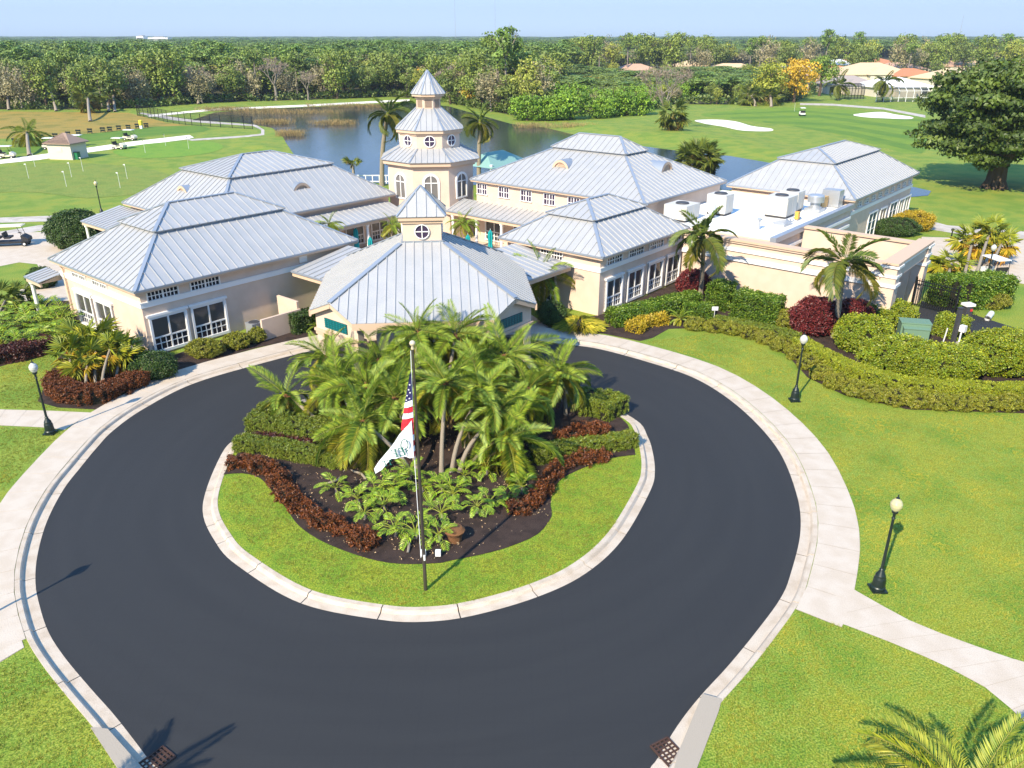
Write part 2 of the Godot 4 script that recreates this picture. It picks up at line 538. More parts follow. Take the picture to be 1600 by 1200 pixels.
func make_ground() -> void:
	var edge := [Vector2(-8.82, -14.57), Vector2(-9.96, -15.71), Vector2(-11.51, -17.17), Vector2(-12.79, -18.28), Vector2(-14.23, -19.57), Vector2(-15.36, -20.72), Vector2(-16.35, -22.00), Vector2(-17.24, -23.33), Vector2(-18.10, -25.03), Vector2(-18.97, -27.33), Vector2(-19.58, -29.81), Vector2(-19.80, -31.77), Vector2(-19.96, -33.62), Vector2(-20.00, -35.51), Vector2(-19.53, -38.04), Vector2(-18.17, -41.25), Vector2(-15.38, -44.12)]
	edge.append_array([Vector2(-11.9, -46.9), Vector2(-7.9, -48.6), Vector2(-3.6, -49.2), Vector2(0.2, -48.8)])
	edge.append_array([Vector2(3.16, -47.68), Vector2(5.65, -46.66), Vector2(9.16, -43.72), Vector2(10.94, -41.43), Vector2(12.19, -37.88), Vector2(12.74, -33.62), Vector2(12.33, -29.55), Vector2(11.55, -26.64), Vector2(10.22, -23.78), Vector2(9.43, -22.44), Vector2(8.20, -20.87), Vector2(6.84, -19.26), Vector2(5.64, -17.95), Vector2(4.77, -16.87), Vector2(4.03, -15.77), Vector2(3.34, -14.67)])
	edge.insert(0, Vector2(-5.4, -8.0))
	edge.insert(0, Vector2(-3.6, 14.0))
	edge.append(Vector2(0.6, -9.0))
	edge.append(Vector2(-0.6, 14.0))
	var line := smooth(edge, false, 0.42)
	var out6 := offset(line, 0.6)
	# the ground: one sheet with the turning circle let into it
	var poly := [Vector2(-7000, 40), Vector2(-6.0, 40)]
	poly.append_array(out6)
	poly.append_array([Vector2(6, 40), Vector2(7000, 40), Vector2(7000, -9500), Vector2(-7000, -9500)])
	field("ground", poly, 0.0, M.grass)
	# asphalt, its wear running round the circle the way cars drive
	var rb := B.new()
	var mid := Vector2(-3.6, -32.4)
	for i in 150:
		for k in 12:
			var q := []
			var w := []
			for e in [[i, k], [i + 1, k], [i + 1, k + 1], [i, k + 1]]:
				var a: float = -PI / 2 + TAU * e[0] / 150.0
				var rr: float = 8.0 + e[1]
				q.append(v3(mid + Vector2(cos(a), sin(a)) * rr, -0.13))
				w.append(Vector2(rr, (TAU * e[0] / 150.0) * 14.0))
			for o in [[0, 2, 1], [0, 3, 2]]:
				for j in 3:
					rb.v.append(q[o[j]])
					rb.n.append(Vector3.UP)
					rb.c.append(Color.WHITE)
					rb.uv2.append(w[o[j]])
	struct("road", rb, M.asphalt)
	field("road_approach", [Vector2(-9, 30), Vector2(-9, -14), Vector2(4, -14), Vector2(4, 30)], -0.134, M.asphalt)
	var curb := Node3D.new()
	curb.name = numbered("curb")
	add_child(curb)
	curb.set_meta("kind", "structure")
	pieces(curb, "curb_segment", [offset(line, -0.03), offset(line, 0.34), offset(line, 0.4), offset(line, 0.44), offset(line, 0.6), offset(line, 0.63)], [-0.122, -0.118, -0.02, 0.008, 0.012, -0.05], 8, M.curb_concrete)
	# sidewalk round the circle
	var first := 0
	var last := 0
	for i in line.size():
		if line[i].distance_to([Vector2(-15.12, -20.48)][0]) < 0.5:
			first = i
		if line[i].distance_to([Vector2(9.50, -22.51)][0]) < 0.5:
			last = i
	var w0 := offset(line, 0.625).slice(first, last + 1)
	var w1 := offset(line, 2.15).slice(first, last + 1)
	slab_path("sidewalk", w0, w1, int((last - first) * 0.42 / 1.5))
	slab_path("garden_path", [Vector2(12.13, -22.81), Vector2(13.21, -21.32), Vector2(14.34, -20.36), Vector2(16.03, -19.24), Vector2(18.51, -18.20)], [Vector2(9.72, -21.81), Vector2(11.00, -21.07), Vector2(12.27, -20.15), Vector2(13.43, -19.21), Vector2(14.39, -18.07), Vector2(14.81, -16.41)], 8, 0.016)
	slab_path("garden_path", [Vector2(-31.24, -38.08), Vector2(-26.89, -37.61), Vector2(-24.28, -37.46), Vector2(-21.93, -37.23)], [Vector2(-29.90, -36.11), Vector2(-25.79, -35.75), Vector2(-23.41, -35.53), Vector2(-22.27, -35.25)], 8, 0.016)
	slab_path("garden_path", [Vector2(-15.66, -19.92), Vector2(-16.05, -19.26), Vector2(-18.31, -18.20)], [Vector2(-19.21, -24.37), Vector2(-20.50, -24.37), Vector2(-26.29, -23.61)], 4, 0.016)
	# storm drain throats at the mouth of the drive
	for d in [[[Vector2(5.68, -17.95), Vector2(6.21, -17.75), Vector2(6.00, -17.27), Vector2(4.87, -15.16), Vector2(4.27, -15.16), Vector2(4.58, -15.88)], Vector3(4.35, -0.10, -15.91), 0.52, "rusty iron drain grate beside the lawn with the arching palm fronds"], [[Vector2(-11.96, -16.69), Vector2(-11.45, -16.64), Vector2(-9.70, -15.16), Vector2(-10.41, -15.16)], Vector3(-9.74, -0.10, -15.60), -0.62, "rusty iron drain grate beside the shadow of palm fronds"]]:
		var t := thing("storm_drain", d[3], "drain", d[1] + Vector3(0, -0.03, 0), d[2], "storm drains")
		var b := B.new()
		for s in [-1, 1]:
			b.box(Vector3(s * 0.3, 0.02, 0), Vector3(0.05, 0.05, 0.94))
			b.box(Vector3(0, 0.02, s * 0.46), Vector3(0.6, 0.05, 0.05))
		part(t, "frame", b, M.rust)
		for k in 7:
			b = B.new()
			b.box(Vector3(0, 0.02, -0.36 + k * 0.12), Vector3(0.56, 0.035, 0.045))
			part(t, "bar", b, M.rust)
		for k in 3:
			b = B.new()
			b.box(Vector3(-0.15 + k * 0.15, 0.018, 0), Vector3(0.04, 0.03, 0.88))
			part(t, "rib", b, M.rust)
		b = B.new()
		b.box(Vector3(0, -0.014, 0), Vector3(0.56, 0.01, 0.88))
		part(t, "pit", b, M.rubber)
		var ap := B.new()
		ap.prism(d[0], -0.16, 0.03)
		struct("drain_apron", ap, M.old_concrete)
	# the island
	var ip := [Vector2(-11.46, -25.77), Vector2(-9.97, -24.19), Vector2(-7.35, -22.27), Vector2(-4.56, -21.44), Vector2(-2.92, -21.32), Vector2(-1.31, -21.64), Vector2(0.90, -22.62), Vector2(2.71, -23.96), Vector2(4.33, -26.12), Vector2(5.98, -29.71), Vector2(6.45, -31.36), Vector2(6.65, -33.17), Vector2(6.66, -34.81), Vector2(6.33, -36.66)]
	ip.append_array([Vector2(4.2, -39.4), Vector2(0.5, -41.6), Vector2(-3.5, -42.2), Vector2(-7.3, -41.8), Vector2(-10.5, -40.0), Vector2(-12.5, -37.4)])
	ip.append_array([Vector2(-13.46, -34.81), Vector2(-13.70, -32.98), Vector2(-12.99, -28.53)])
	var il := smooth(ip, true, 0.42)
	var ic := Node3D.new()
	ic.name = numbered("curb")
	add_child(ic)
	ic.set_meta("kind", "structure")
	pieces(ic, "curb_segment", [offset(il, -0.03, true), offset(il, 0.3, true), offset(il, 0.36, true), offset(il, 0.4, true), offset(il, 0.58, true), offset(il, 0.61, true)], [-0.122, -0.105, -0.03, 0.008, 0.012, -0.1], 7, M.curb_concrete, true)
	field("island_lawn", offset(il, 0.57, true), 0.0, M.island_grass)
	var mul := smooth([Vector2(-12.91, -30.85), Vector2(-12.14, -30.97), Vector2(-11.22, -30.57), Vector2(-10.26, -29.34), Vector2(-9.38, -28.08), Vector2(-8.61, -26.90), Vector2(-7.62, -25.93), Vector2(-6.33, -25.09), Vector2(-5.02, -24.49), Vector2(-3.92, -24.29), Vector2(-2.62, -24.37), Vector2(-2.34, -24.49), Vector2(-1.16, -24.89), Vector2(-0.12, -25.38), Vector2(1.01, -26.23), Vector2(1.62, -27.50), Vector2(1.61, -28.32), Vector2(1.80, -29.60), Vector2(2.27, -30.57), Vector2(3.35, -31.54), Vector2(4.51, -32.32), Vector2(5.78, -32.69)], false, 0.5)
	var hid := smooth([Vector2(5.9, -34.6), Vector2(5.6, -36.6), Vector2(3.7, -38.7), Vector2(0.3, -40.9), Vector2(-3.5, -41.5), Vector2(-7.0, -41.1), Vector2(-10.0, -39.4), Vector2(-11.9, -37.0), Vector2(-12.8, -34.6), Vector2(-12.9, -32.2)], false, 1.0)
	mul.append_array(hid)
	field("mulch_bed", mul, 0.02, M.mulch)
	# planting beds by the building
	field("mulch_bed", [Vector2(2.15, -50.36), Vector2(4.26, -49.73), Vector2(6.10, -49.12), Vector2(7.66, -48.16), Vector2(8.23, -47.80), Vector2(9.15, -48.39), Vector2(10.49, -50.11), Vector2(13.34, -50.36), Vector2(15.73, -48.16), Vector2(16.91, -45.35), Vector2(16.98, -41.87), Vector2(18.16, -39.39), Vector2(20.84, -37.61), Vector2(26.62, -37.15), Vector2(33.61, -37.61), Vector2(38.93, -44.82), Vector2(33.83, -49.36), Vector2(30.05, -51.94), Vector2(26.83, -54.75), Vector2(22.69, -60.38), Vector2(15.41, -64.07), Vector2(13.28, -61.26), Vector2(6.55, -53.31)], 0.012, M.mulch, 0.0)
	field("mulch_bed", [Vector2(-20.63, -40.42), Vector2(-19.02, -43.60), Vector2(-16.08, -46.55), Vector2(-12.63, -49.12), Vector2(-13.41, -52.62), Vector2(-17.10, -49.98), Vector2(-20.06, -46.44), Vector2(-21.95, -43.80)], 0.012, M.mulch, 0.0)
	field("mulch_bed", [Vector2(-25.46, -38.57), Vector2(-23.99, -37.85), Vector2(-21.85, -37.61), Vector2(-20.64, -40.95), Vector2(-22.11, -44.82), Vector2(-27.91, -49.36), Vector2(-27.64, -44.82)], 0.012, M.mulch, 0.0)
	field("mulch_bed", [Vector2(-32.21, -42.82), Vector2(-30.37, -43.50), Vector2(-28.80, -45.89), Vector2(-28.33, -49.36), Vector2(-32.69, -56.26), Vector2(-36.01, -56.26), Vector2(-38.00, -51.94)], 0.012, M.mulch, 0.0)
	# cart court and paths on the clubhouse's west
	field("cart_court", [Vector2(-51.01, -64.07), Vector2(-43.57, -65.86), Vector2(-42.65, -67.11), Vector2(-40.75, -66.48), Vector2(-39.65, -64.85), Vector2(-37.85, -58.67), Vector2(-37.35, -57.36), Vector2(-34.23, -54.75), Vector2(-31.92, -54.75), Vector2(-37.17, -65.05), Vector2(-37.84, -76.10), Vector2(-39.07, -78.84), Vector2(-46.43, -78.84), Vector2(-59.54, -76.10)], 0.01, M.concrete, 0.0)
	field("cart_path", [Vector2(-64.05, -78.84), Vector2(-53.68, -82.98), Vector2(-46.78, -83.92), Vector2(-40.30, -86.19), Vector2(-41.47, -88.93), Vector2(-48.28, -86.86), Vector2(-55.19, -85.53), Vector2(-66.20, -81.76)], 0.008, M.cart_path, 0.0)
	field("cart_path", [Vector2(-60.50, -74.03), Vector2(-51.24, -78.84), Vector2(-48.99, -81.76), Vector2(-44.96, -82.98), Vector2(-43.62, -80.27), Vector2(-47.55, -79.12), Vector2(-49.62, -76.10), Vector2(-58.34, -71.11)], 0.006, M.cart_path, 0.0)
	field("courtyard", [p2(30, 36), p2(36, 44), p2(36.5, 57), p2(52, 60), p2(58, 52), p2(56, 38), p2(44, 38), p2(40, 30)], 0.008, M.concrete)
	field("service_road", [Vector2(27.53, -51.27), Vector2(30.38, -50.88), Vector2(31.15, -44.82), Vector2(33.61, -37.61), Vector2(38.93, -44.82), Vector2(34.05, -49.73), Vector2(32.01, -54.02), Vector2(30.32, -56.26)], 0.016, M.asphalt, 0.0)
	field("service_court", [Vector2(39.95, -76.63), Vector2(49.15, -75.31), Vector2(58.69, -71.59), Vector2(49.78, -59.51), Vector2(40.44, -60.55), Vector2(38.48, -63.49), Vector2(38.20, -68.18), Vector2(37.01, -70.42)], 0.01, M.concrete, 0.0)
	field("cart_path", [Vector2(43.38, -86.86), Vector2(42.18, -79.98), Vector2(44.25, -77.72), Vector2(49.15, -75.31), Vector2(58.69, -71.59), Vector2(60.50, -74.03), Vector2(51.24, -78.84), Vector2(45.02, -81.76)], 0.014, M.cart_path, 0.0)

func p2(a: float, b: float) -> Vector2:
	return UA * a + WB * b

# ---------------------------------------------------------------- clubhouse
func clip(p: Array, x: float, keep_more: bool) -> Array:
	var out := []
	for i in p.size():
		var a: Vector2 = p[i]
		var b: Vector2 = p[(i + 1) % p.size()]
		var ia := (a.x >= x) == keep_more
		var ib := (b.x >= x) == keep_more
		if ia:
			out.append(a)
		if ia != ib:
			out.append(a.lerp(b, (x - a.x) / (b.x - a.x)))
	return out

# one slope of a standing-seam roof, laid panel by panel: e0-e1 along the eave, pts the outline (starting with e0, e1)
func seam_face(parent: Node, pts: Array, spacing: float, m: Material, phase := 0.0) -> void:
	var px: Vector3 = (pts[1] - pts[0]).normalized()
	var nn: Vector3 = px.cross(pts[2] - pts[0]).normalized()
	if nn.y < 0:
		nn = -nn
	var qy := nn.cross(px).normalized()
	if qy.y < 0:
		qy = -qy
	var poly := []
	var lo := 1e9
	var hi := -1e9
	for p in pts:
		var d: Vector3 = p - pts[0]
		poly.append(Vector2(d.dot(px), d.dot(qy)))
		lo = minf(lo, poly[-1].x)
		hi = maxf(hi, poly[-1].x)
	var cnt := maxi(1, int(round((hi - lo) / spacing)))
	var sp := (hi - lo) / cnt
	for i in cnt:
		var s0 := lo + i * sp
		var c := clip(clip(poly, s0, true), s0 + sp, false)
		if c.size() < 3:
			continue
		var b := B.new()
		var top := []
		for q in c:
			top.append(pts[0] + px * q.x + qy * q.y + nn * 0.03)
		for k in range(1, top.size() - 1):
			b.stri(top[0], top[k], top[k + 1], nn, nn, nn)
		for k in top.size():
			var u: Vector3 = top[k]
			var w: Vector3 = top[(k + 1) % top.size()]
			b.quad(u, w, w - nn * 0.05, u - nn * 0.05)
		if i > 0:
			var y0 := 1e9
			var y1 := -1e9
			for q in c:
				if absf(q.x - s0) < 1e-3:
					y0 = minf(y0, q.y)
					y1 = maxf(y1, q.y)
			if y1 - y0 > 0.1:
				var mid: Vector3 = pts[0] + px * s0 + qy * (y0 + y1) * 0.5 + nn * 0.055
				b.box(mid, Vector3(0.045, 0.06, y1 - y0), Basis(px, nn, px.cross(nn)))
		part(parent, "panel", b, m)

func cap_bar(b: B, p: Vector3, q: Vector3, w := 0.22) -> void:
	var d := (q - p).normalized()
	var s := d.cross(Vector3.UP).normalized()
	b.box((p + q) * 0.5 + Vector3.UP * 0.07, Vector3(w, 0.06, p.distance_to(q)), Basis(s, d.cross(s) * -1.0, d))

# hipped roof with a raised cap tier; half sizes hx, hz about the node's origin
func hip_roof(t: Node3D, hx: float, hz: float, eave: float, run: float, yb: float, ridge: float, spacing: float) -> MeshInstance3D:
	var f := B.new()
	var th := 0.18
	for s in [-1, 1]:
		f.box(Vector3(0, eave - th * 0.5 - 0.03, s * (hz - 0.05)), Vector3(hx * 2 - 0.02, th, 0.1))
		f.box(Vector3(s * (hx - 0.05), eave - th * 0.5 - 0.03, 0), Vector3(0.1, th, hz * 2 - 0.2))
	f.box(Vector3(0, eave - th - 0.04, 0), Vector3(hx * 2 - 0.12, 0.04, hz * 2 - 0.12))
	part(t, "fascia", f, M.stucco_trim)
	var g := B.new()
	for s in [-1, 1]:
		g.box(Vector3(0, eave - 0.02, s * (hz + 0.03)), Vector3(hx * 2 + 0.12, 0.12, 0.06))
		g.box(Vector3(s * (hx + 0.03), eave - 0.02, 0), Vector3(0.06, 0.12, hz * 2))
	var ix := hx - run
	var iz := hz - run
	# the low wall under the upper tier
	for s in [-1, 1]:
		g.box(Vector3(0, yb + 0.08, s * (iz - 0.12)), Vector3(ix * 2 - 0.24, 0.26, 0.04))
		g.box(Vector3(s * (ix - 0.12), yb + 0.08, 0), Vector3(0.04, 0.26, iz * 2 - 0.3))
	var e := []
	var k := []
	for c in [[-1, 1], [1, 1], [1, -1], [-1, -1]]:
		e.append(Vector3(c[0] * hx, eave, c[1] * hz))
		k.append(Vector3(c[0] * (ix - 0.1), yb + 0.05, c[1] * (iz - 0.1)))
	var u := []
	for c in [[-1, 1], [1, 1], [1, -1], [-1, -1]]:
		u.append(Vector3(c[0] * (ix + 0.08), yb + 0.2, c[1] * (iz + 0.08)))
	var rl := ix - iz
	var ra := Vector3(-rl if rl > 0 else 0.0, ridge, 0.0 if rl > 0 else -rl)
	var rb := Vector3(rl if rl > 0 else 0.0, ridge, 0.0 if rl > 0 else rl)
	for i in 4:
		cap_bar(g, e[i], k[i])
	if rl > 0:
		cap_bar(g, u[0], ra); cap_bar(g, u[3], ra); cap_bar(g, u[1], rb); cap_bar(g, u[2], rb)
	else:
		cap_bar(g, u[0], ra); cap_bar(g, u[1], ra); cap_bar(g, u[2], rb); cap_bar(g, u[3], rb)
	if absf(rl) > 0.2:
		cap_bar(g, ra, rb)
	var roof := part(t, "roof", g, M.metal_trim)
	for i in 4:
		var j := (i + 1) % 4
		seam_face(roof, [e[i], e[j], k[j], k[i]], spacing, M.metal_roof)
	if rl > 0:
		seam_face(roof, [u[0], u[1], rb, ra], spacing, M.metal_roof)
		seam_face(roof, [u[1], u[2], rb], spacing, M.metal_roof)
		seam_face(roof, [u[2], u[3], ra, rb], spacing, M.metal_roof)
		seam_face(roof, [u[3], u[0], ra], spacing, M.metal_roof)
	else:
		seam_face(roof, [u[0], u[1], ra], spacing, M.metal_roof)
		seam_face(roof, [u[1], u[2], rb, ra], spacing, M.metal_roof)
		seam_face(roof, [u[2], u[3], rb], spacing, M.metal_roof)
		seam_face(roof, [u[3], u[0], ra, rb], spacing, M.metal_roof)
	return roof

# a wing of the clubhouse, given its roof outline in the two axes
func wing(called: String, label: String, a0: float, a1: float, b0: float, b1: float, eave: float, run: float, yb: float, ridge: float, spacing: float, over := 0.45, band := 3.1) -> Node3D:
	var t := thing(called, label, "building", ab((a0 + a1) * 0.5, (b0 + b1) * 0.5), TURN, "wings of the clubhouse")
	var hx := (a1 - a0) * 0.5
	var hz := (b1 - b0) * 0.5
	t.set_meta("hx", hx - over)
	t.set_meta("hz", hz - over)
	t.set_meta("ac", (a0 + a1) * 0.5)
	t.set_meta("bc", (b0 + b1) * 0.5)
	var w := B.new()
	w.box(Vector3(0, (eave - 0.3) * 0.5 - 0.05, 0), Vector3(hx * 2 - over * 2, eave - 0.2, hz * 2 - over * 2))
	part(t, "wall", w, M.stucco)
	if band > 0:
		var d := B.new()
		for s in [-1, 1]:
			d.box(Vector3(0, band + 0.14, s * (hz - over)), Vector3(hx * 2 - over * 2 + 0.16, 0.28, 0.16))
			d.box(Vector3(s * (hx - over), band + 0.14, 0), Vector3(0.16, 0.28, hz * 2 - over * 2 - 0.16))
			d.box(Vector3(0, band + 0.31, s * (hz - over)), Vector3(hx * 2 - over * 2 + 0.24, 0.06, 0.24))
			d.box(Vector3(s * (hx - over), band + 0.31, 0), Vector3(0.24, 0.06, hz * 2 - over * 2 - 0.24))
		part(t, "band", d, M.white_paint)
	hip_roof(t, hx, hz, eave, run, yb, ridge, spacing)
	return t

# where a window sits: face "a" looks towards falling a, face "b" towards falling b; s is the coordinate along the face
func on_face(t: Node3D, face: String, s: float, y: float, out := 0.0) -> Transform3D:
	if face == "b":
		return Transform3D(Basis(), Vector3(s - t.get_meta("ac"), y, t.get_meta("hz") + out))
	return Transform3D(Basis(Vector3.UP, -PI / 2), Vector3(-t.get_meta("hx") - out, y, -(s - t.get_meta("bc"))))

# cols sashes side by side; low: height of a barred lower part; grids are [columns, rows] of bars within a sash
func window(parent: Node, at: Transform3D, w: float, h: float, cols: int, low: float, grid_low: Array, grid_up: Array, casing: float, pane_mat: Material, head := false) -> void:
	var f := B.new()
	var c := casing
	for s in [-1, 1]:
		f.box(Vector3(s * (w * 0.5 + c * 0.5), h * 0.5, 0.05), Vector3(c, h + c, 0.1))
	f.box(Vector3(0, h + c * 0.5, 0.055), Vector3(w + c * 2, c, 0.11))
	f.box(Vector3(0, -c * 0.5, 0.07), Vector3(w + c * 2 + 0.06, c, 0.14))
	if head:
		f.box(Vector3(0, h + c + 0.06, 0.09), Vector3(w + c * 2 + 0.2, 0.14, 0.18))
		for s in [-1, 1]:
			f.box(Vector3(s * (w * 0.5 + c * 0.6), h * 0.5, 0.075), Vector3(c * 0.8, h + 0.1, 0.15))
	var sw := w / cols
	var bar := 0.05
	for i in cols:
		var x0 := -w * 0.5 + i * sw
		if i > 0:
			f.box(Vector3(x0, h * 0.5, 0.045), Vector3(0.1, h, 0.07))
		if low > 0:
			f.box(Vector3(x0 + sw * 0.5, low, 0.045), Vector3(sw, 0.09, 0.07))
		for g in [[grid_low, 0.0, low], [grid_up, low, h]]:
			if g[0].is_empty() or g[2] - g[1] < 0.05:
				continue
			for k in range(1, g[0][0]):
				f.box(Vector3(x0 + sw * k / g[0][0], (g[1] + g[2]) * 0.5, 0.04), Vector3(bar, g[2] - g[1], 0.04))
			for k in range(1, g[0][1]):
				f.box(Vector3(x0 + sw * 0.5, lerpf(g[1], g[2], float(k) / g[0][1]), 0.041), Vector3(sw, bar, 0.04))
	var o := part(parent, "window", f, M.white_paint)
	o.transform = at
	for i in cols:
		for g in [[0.0, low], [low, h]]:
			if g[1] - g[0] < 0.05:
				continue
			var p := B.new()
			p.box(Vector3(-w * 0.5 + (i + 0.5) * sw, (g[0] + g[1]) * 0.5, 0.015), Vector3(sw - 0.02, g[1] - g[0] - 0.02, 0.02))
			part(o, "pane", p, M.shade_glass if low > 0.0 and g[0] > 0.0 and pane_mat == M.glass else pane_mat)

func outline_window(parent: Node, at: Transform3D, shape: Array, wide: float, pane_mat: Material, bars: Array) -> void:
	var f := B.new()
	var n := shape.size()
	var big := Geometry2D.offset_polygon(PackedVector2Array(shape), wide)[0]
	var outer := []
	for p in shape:
		var best := p as Vector2
		var d := 1e9
		for i in big.size():
			var q := Geometry2D.get_closest_point_to_segment(p, big[i], big[(i + 1) % big.size()])
			if q.distance_to(p) < d:
				d = q.distance_to(p)
				best = q
		outer.append(best)
	for i in n:
		var j := (i + 1) % n
		var a := Vector3(shape[i].x, shape[i].y, 0.1)
		var b := Vector3(shape[j].x, shape[j].y, 0.1)
		var c := Vector3(outer[j].x, outer[j].y, 0.1)
		var d := Vector3(outer[i].x, outer[i].y, 0.1)
		var z := Vector3(0, 0, 0.12)
		f.quad(a, b, c, d)
		f.quad(d, c, c - z, d - z)
		f.quad(a, b, b - z, a - z)
	for g in bars:
		f.box(Vector3(g[0], g[1], 0.05), Vector3(g[2], g[3], 0.05))
	var o := part(parent, "window", f, M.white_paint)
	o.transform = at
	var p := B.new()
	var tr := Geometry2D.triangulate_polygon(PackedVector2Array(shape))
	for i in range(0, tr.size(), 3):
		var q := []
		for k in 3:
			q.append(Vector3(shape[tr[i + k]].x, shape[tr[i + k]].y, 0.02))
		p.stri(q[0], q[1], q[2], Vector3.BACK, Vector3.BACK, Vector3.BACK)
	part(o, "pane", p, pane_mat)

func arch(w: float, h: float) -> Array:
	var s := [Vector2(-w * 0.5, 0), Vector2(w * 0.5, 0)]
	for i in 13:
		var a := PI * i / 12
		s.append(Vector2(cos(a) * w * 0.5, h - w * 0.5 + sin(a) * w * 0.5))
	return s

func disc(r: float, y: float) -> Array:
	var s := []
	for i in 24:
		s.append(Vector2(cos(TAU * i / 24) * r, y + sin(TAU * i / 24) * r))
	return s

# half-round vent dormer: its face looks along local +z
func dormer(t: Node3D, at: Transform3D) -> void:
	var roof: Node = t.get_node("roof")
	var b := B.new()
	var n := 12
	for i in n:
		var a0 := PI * i / n
		var a1 := PI * (i + 1) / n
		var p := Vector3(cos(a0), sin(a0), 0) * 0.95
		var q := Vector3(cos(a1), sin(a1), 0) * 0.95
		var z := Vector3(0, 0, -2.6)
		b.squad(p, q, q + z, p + z, p, q, q, p)
		b.quad(p * 0.8, q * 0.8, q, p)
	var o := part(roof, "dormer", b, M.metal_trim)
	o.transform = at
	var f := B.new()
	for i in n:
		var a0 := PI * i / n
		var a1 := PI * (i + 1) / n
		f.tri(Vector3(0, 0, -0.12), Vector3(cos(a0), sin(a0), 0) * 0.8 + Vector3(0, 0, -0.12), Vector3(cos(a1), sin(a1), 0) * 0.8 + Vector3(0, 0, -0.12))
		f.quad(Vector3(cos(a0), sin(a0), 0) * 0.93 + Vector3(0, 0, 0.03), Vector3(cos(a1), sin(a1), 0) * 0.93 + Vector3(0, 0, 0.03), Vector3(cos(a1), sin(a1), 0) * 0.72 + Vector3(0, 0, 0.03), Vector3(cos(a0), sin(a0), 0) * 0.72 + Vector3(0, 0, 0.03))
		f.quad(Vector3(cos(a0), sin(a0), 0) * 0.72 + Vector3(0, 0, 0.03), Vector3(cos(a1), sin(a1), 0) * 0.72 + Vector3(0, 0, 0.03), Vector3(cos(a1), sin(a1), 0) * 0.72 + Vector3(0, 0, -0.12), Vector3(cos(a0), sin(a0), 0) * 0.72 + Vector3(0, 0, -0.12))
	for k in 5:
		f.box(Vector3(0, 0.1 + k * 0.12, -0.08), Vector3(1.2 - k * 0.16, 0.05, 0.06))
	var g := part(roof, "dormer_face", f, M.stucco_trim)
	g.transform = at

# lean-to roof over a walk, from a wall line down to an eave, on posts
func lean_to(called: String, label: String, at: Transform3D, length: float, deep: float, ylow: float, yhigh: float, posts: Array, spacing: float) -> Node3D:
	var t := thing(called, label, "covered walk", at.origin, at.basis.get_euler().y)
	var g := B.new()
	g.box(Vector3(length * 0.5, ylow - 0.02, 0.03), Vector3(length, 0.12, 0.06))
	var roof := part(t, "roof", g, M.metal_trim)
	seam_face(roof, [Vector3(0, ylow, 0), Vector3(length, ylow, 0), Vector3(length, yhigh, -deep), Vector3(0, yhigh, -deep)], spacing, M.metal_roof)
	var f := B.new()
	f.box(Vector3(length * 0.5, ylow - 0.2, -0.1), Vector3(length - 0.05, 0.3, 0.12))
	f.box(Vector3(length * 0.5, ylow - 0.1, -deep * 0.5), Vector3(length - 0.1, 0.06, deep - 0.1))
	for s in [0.06, length - 0.06]:
		f.tri(Vector3(s, ylow - 0.1, -0.1), Vector3(s, ylow - 0.1, -deep), Vector3(s, yhigh - 0.05, -deep))
	part(t, "fascia", f, M.stucco_trim)
	for x in posts:
		var b := B.new()
		b.lathe([Vector2(0.2, 0), Vector2(0.2, 0.18), Vector2(0.14, 0.24), Vector2(0.12, ylow - 0.6), Vector2(0.18, ylow - 0.5), Vector2(0.2, ylow - 0.36)], Vector3(x, 0, -0.25), 14)
		part(t, "post", b, M.white_paint)
	return t

func octagon(r: float) -> Array:
	# corners of an octagon whose flats are r from the centre
	var out := []
	for i in 8:
		var a := PI / 8 + TAU * i / 8
		out.append(Vector2(sin(a), cos(a)) * r / cos(PI / 8))
	return out

func oct_wall(b: B, r: float, y0: float, y1: float) -> void:
	var o := octagon(r)
	for i in 8:
		var p: Vector2 = o[i]
		var q: Vector2 = o[(i + 1) % 8]
		b.quad(v3(p, y0), v3(p, y1), v3(q, y1), v3(q, y0))

func oct_roof(parent: Node, r0: float, y0: float, r1: float, y1: float, spacing: float) -> void:
	var o := octagon(r0)
	var k := octagon(r1)
	for i in 8:
		var j := (i + 1) % 8
		var pts := [v3(o[i], y0), v3(o[j], y0), v3(k[j], y1), v3(k[i], y1)] if r1 > 0.05 else [v3(o[i], y0), v3(o[j], y0), Vector3(0, y1, 0)]
		seam_face(parent, pts, spacing, M.metal_roof)

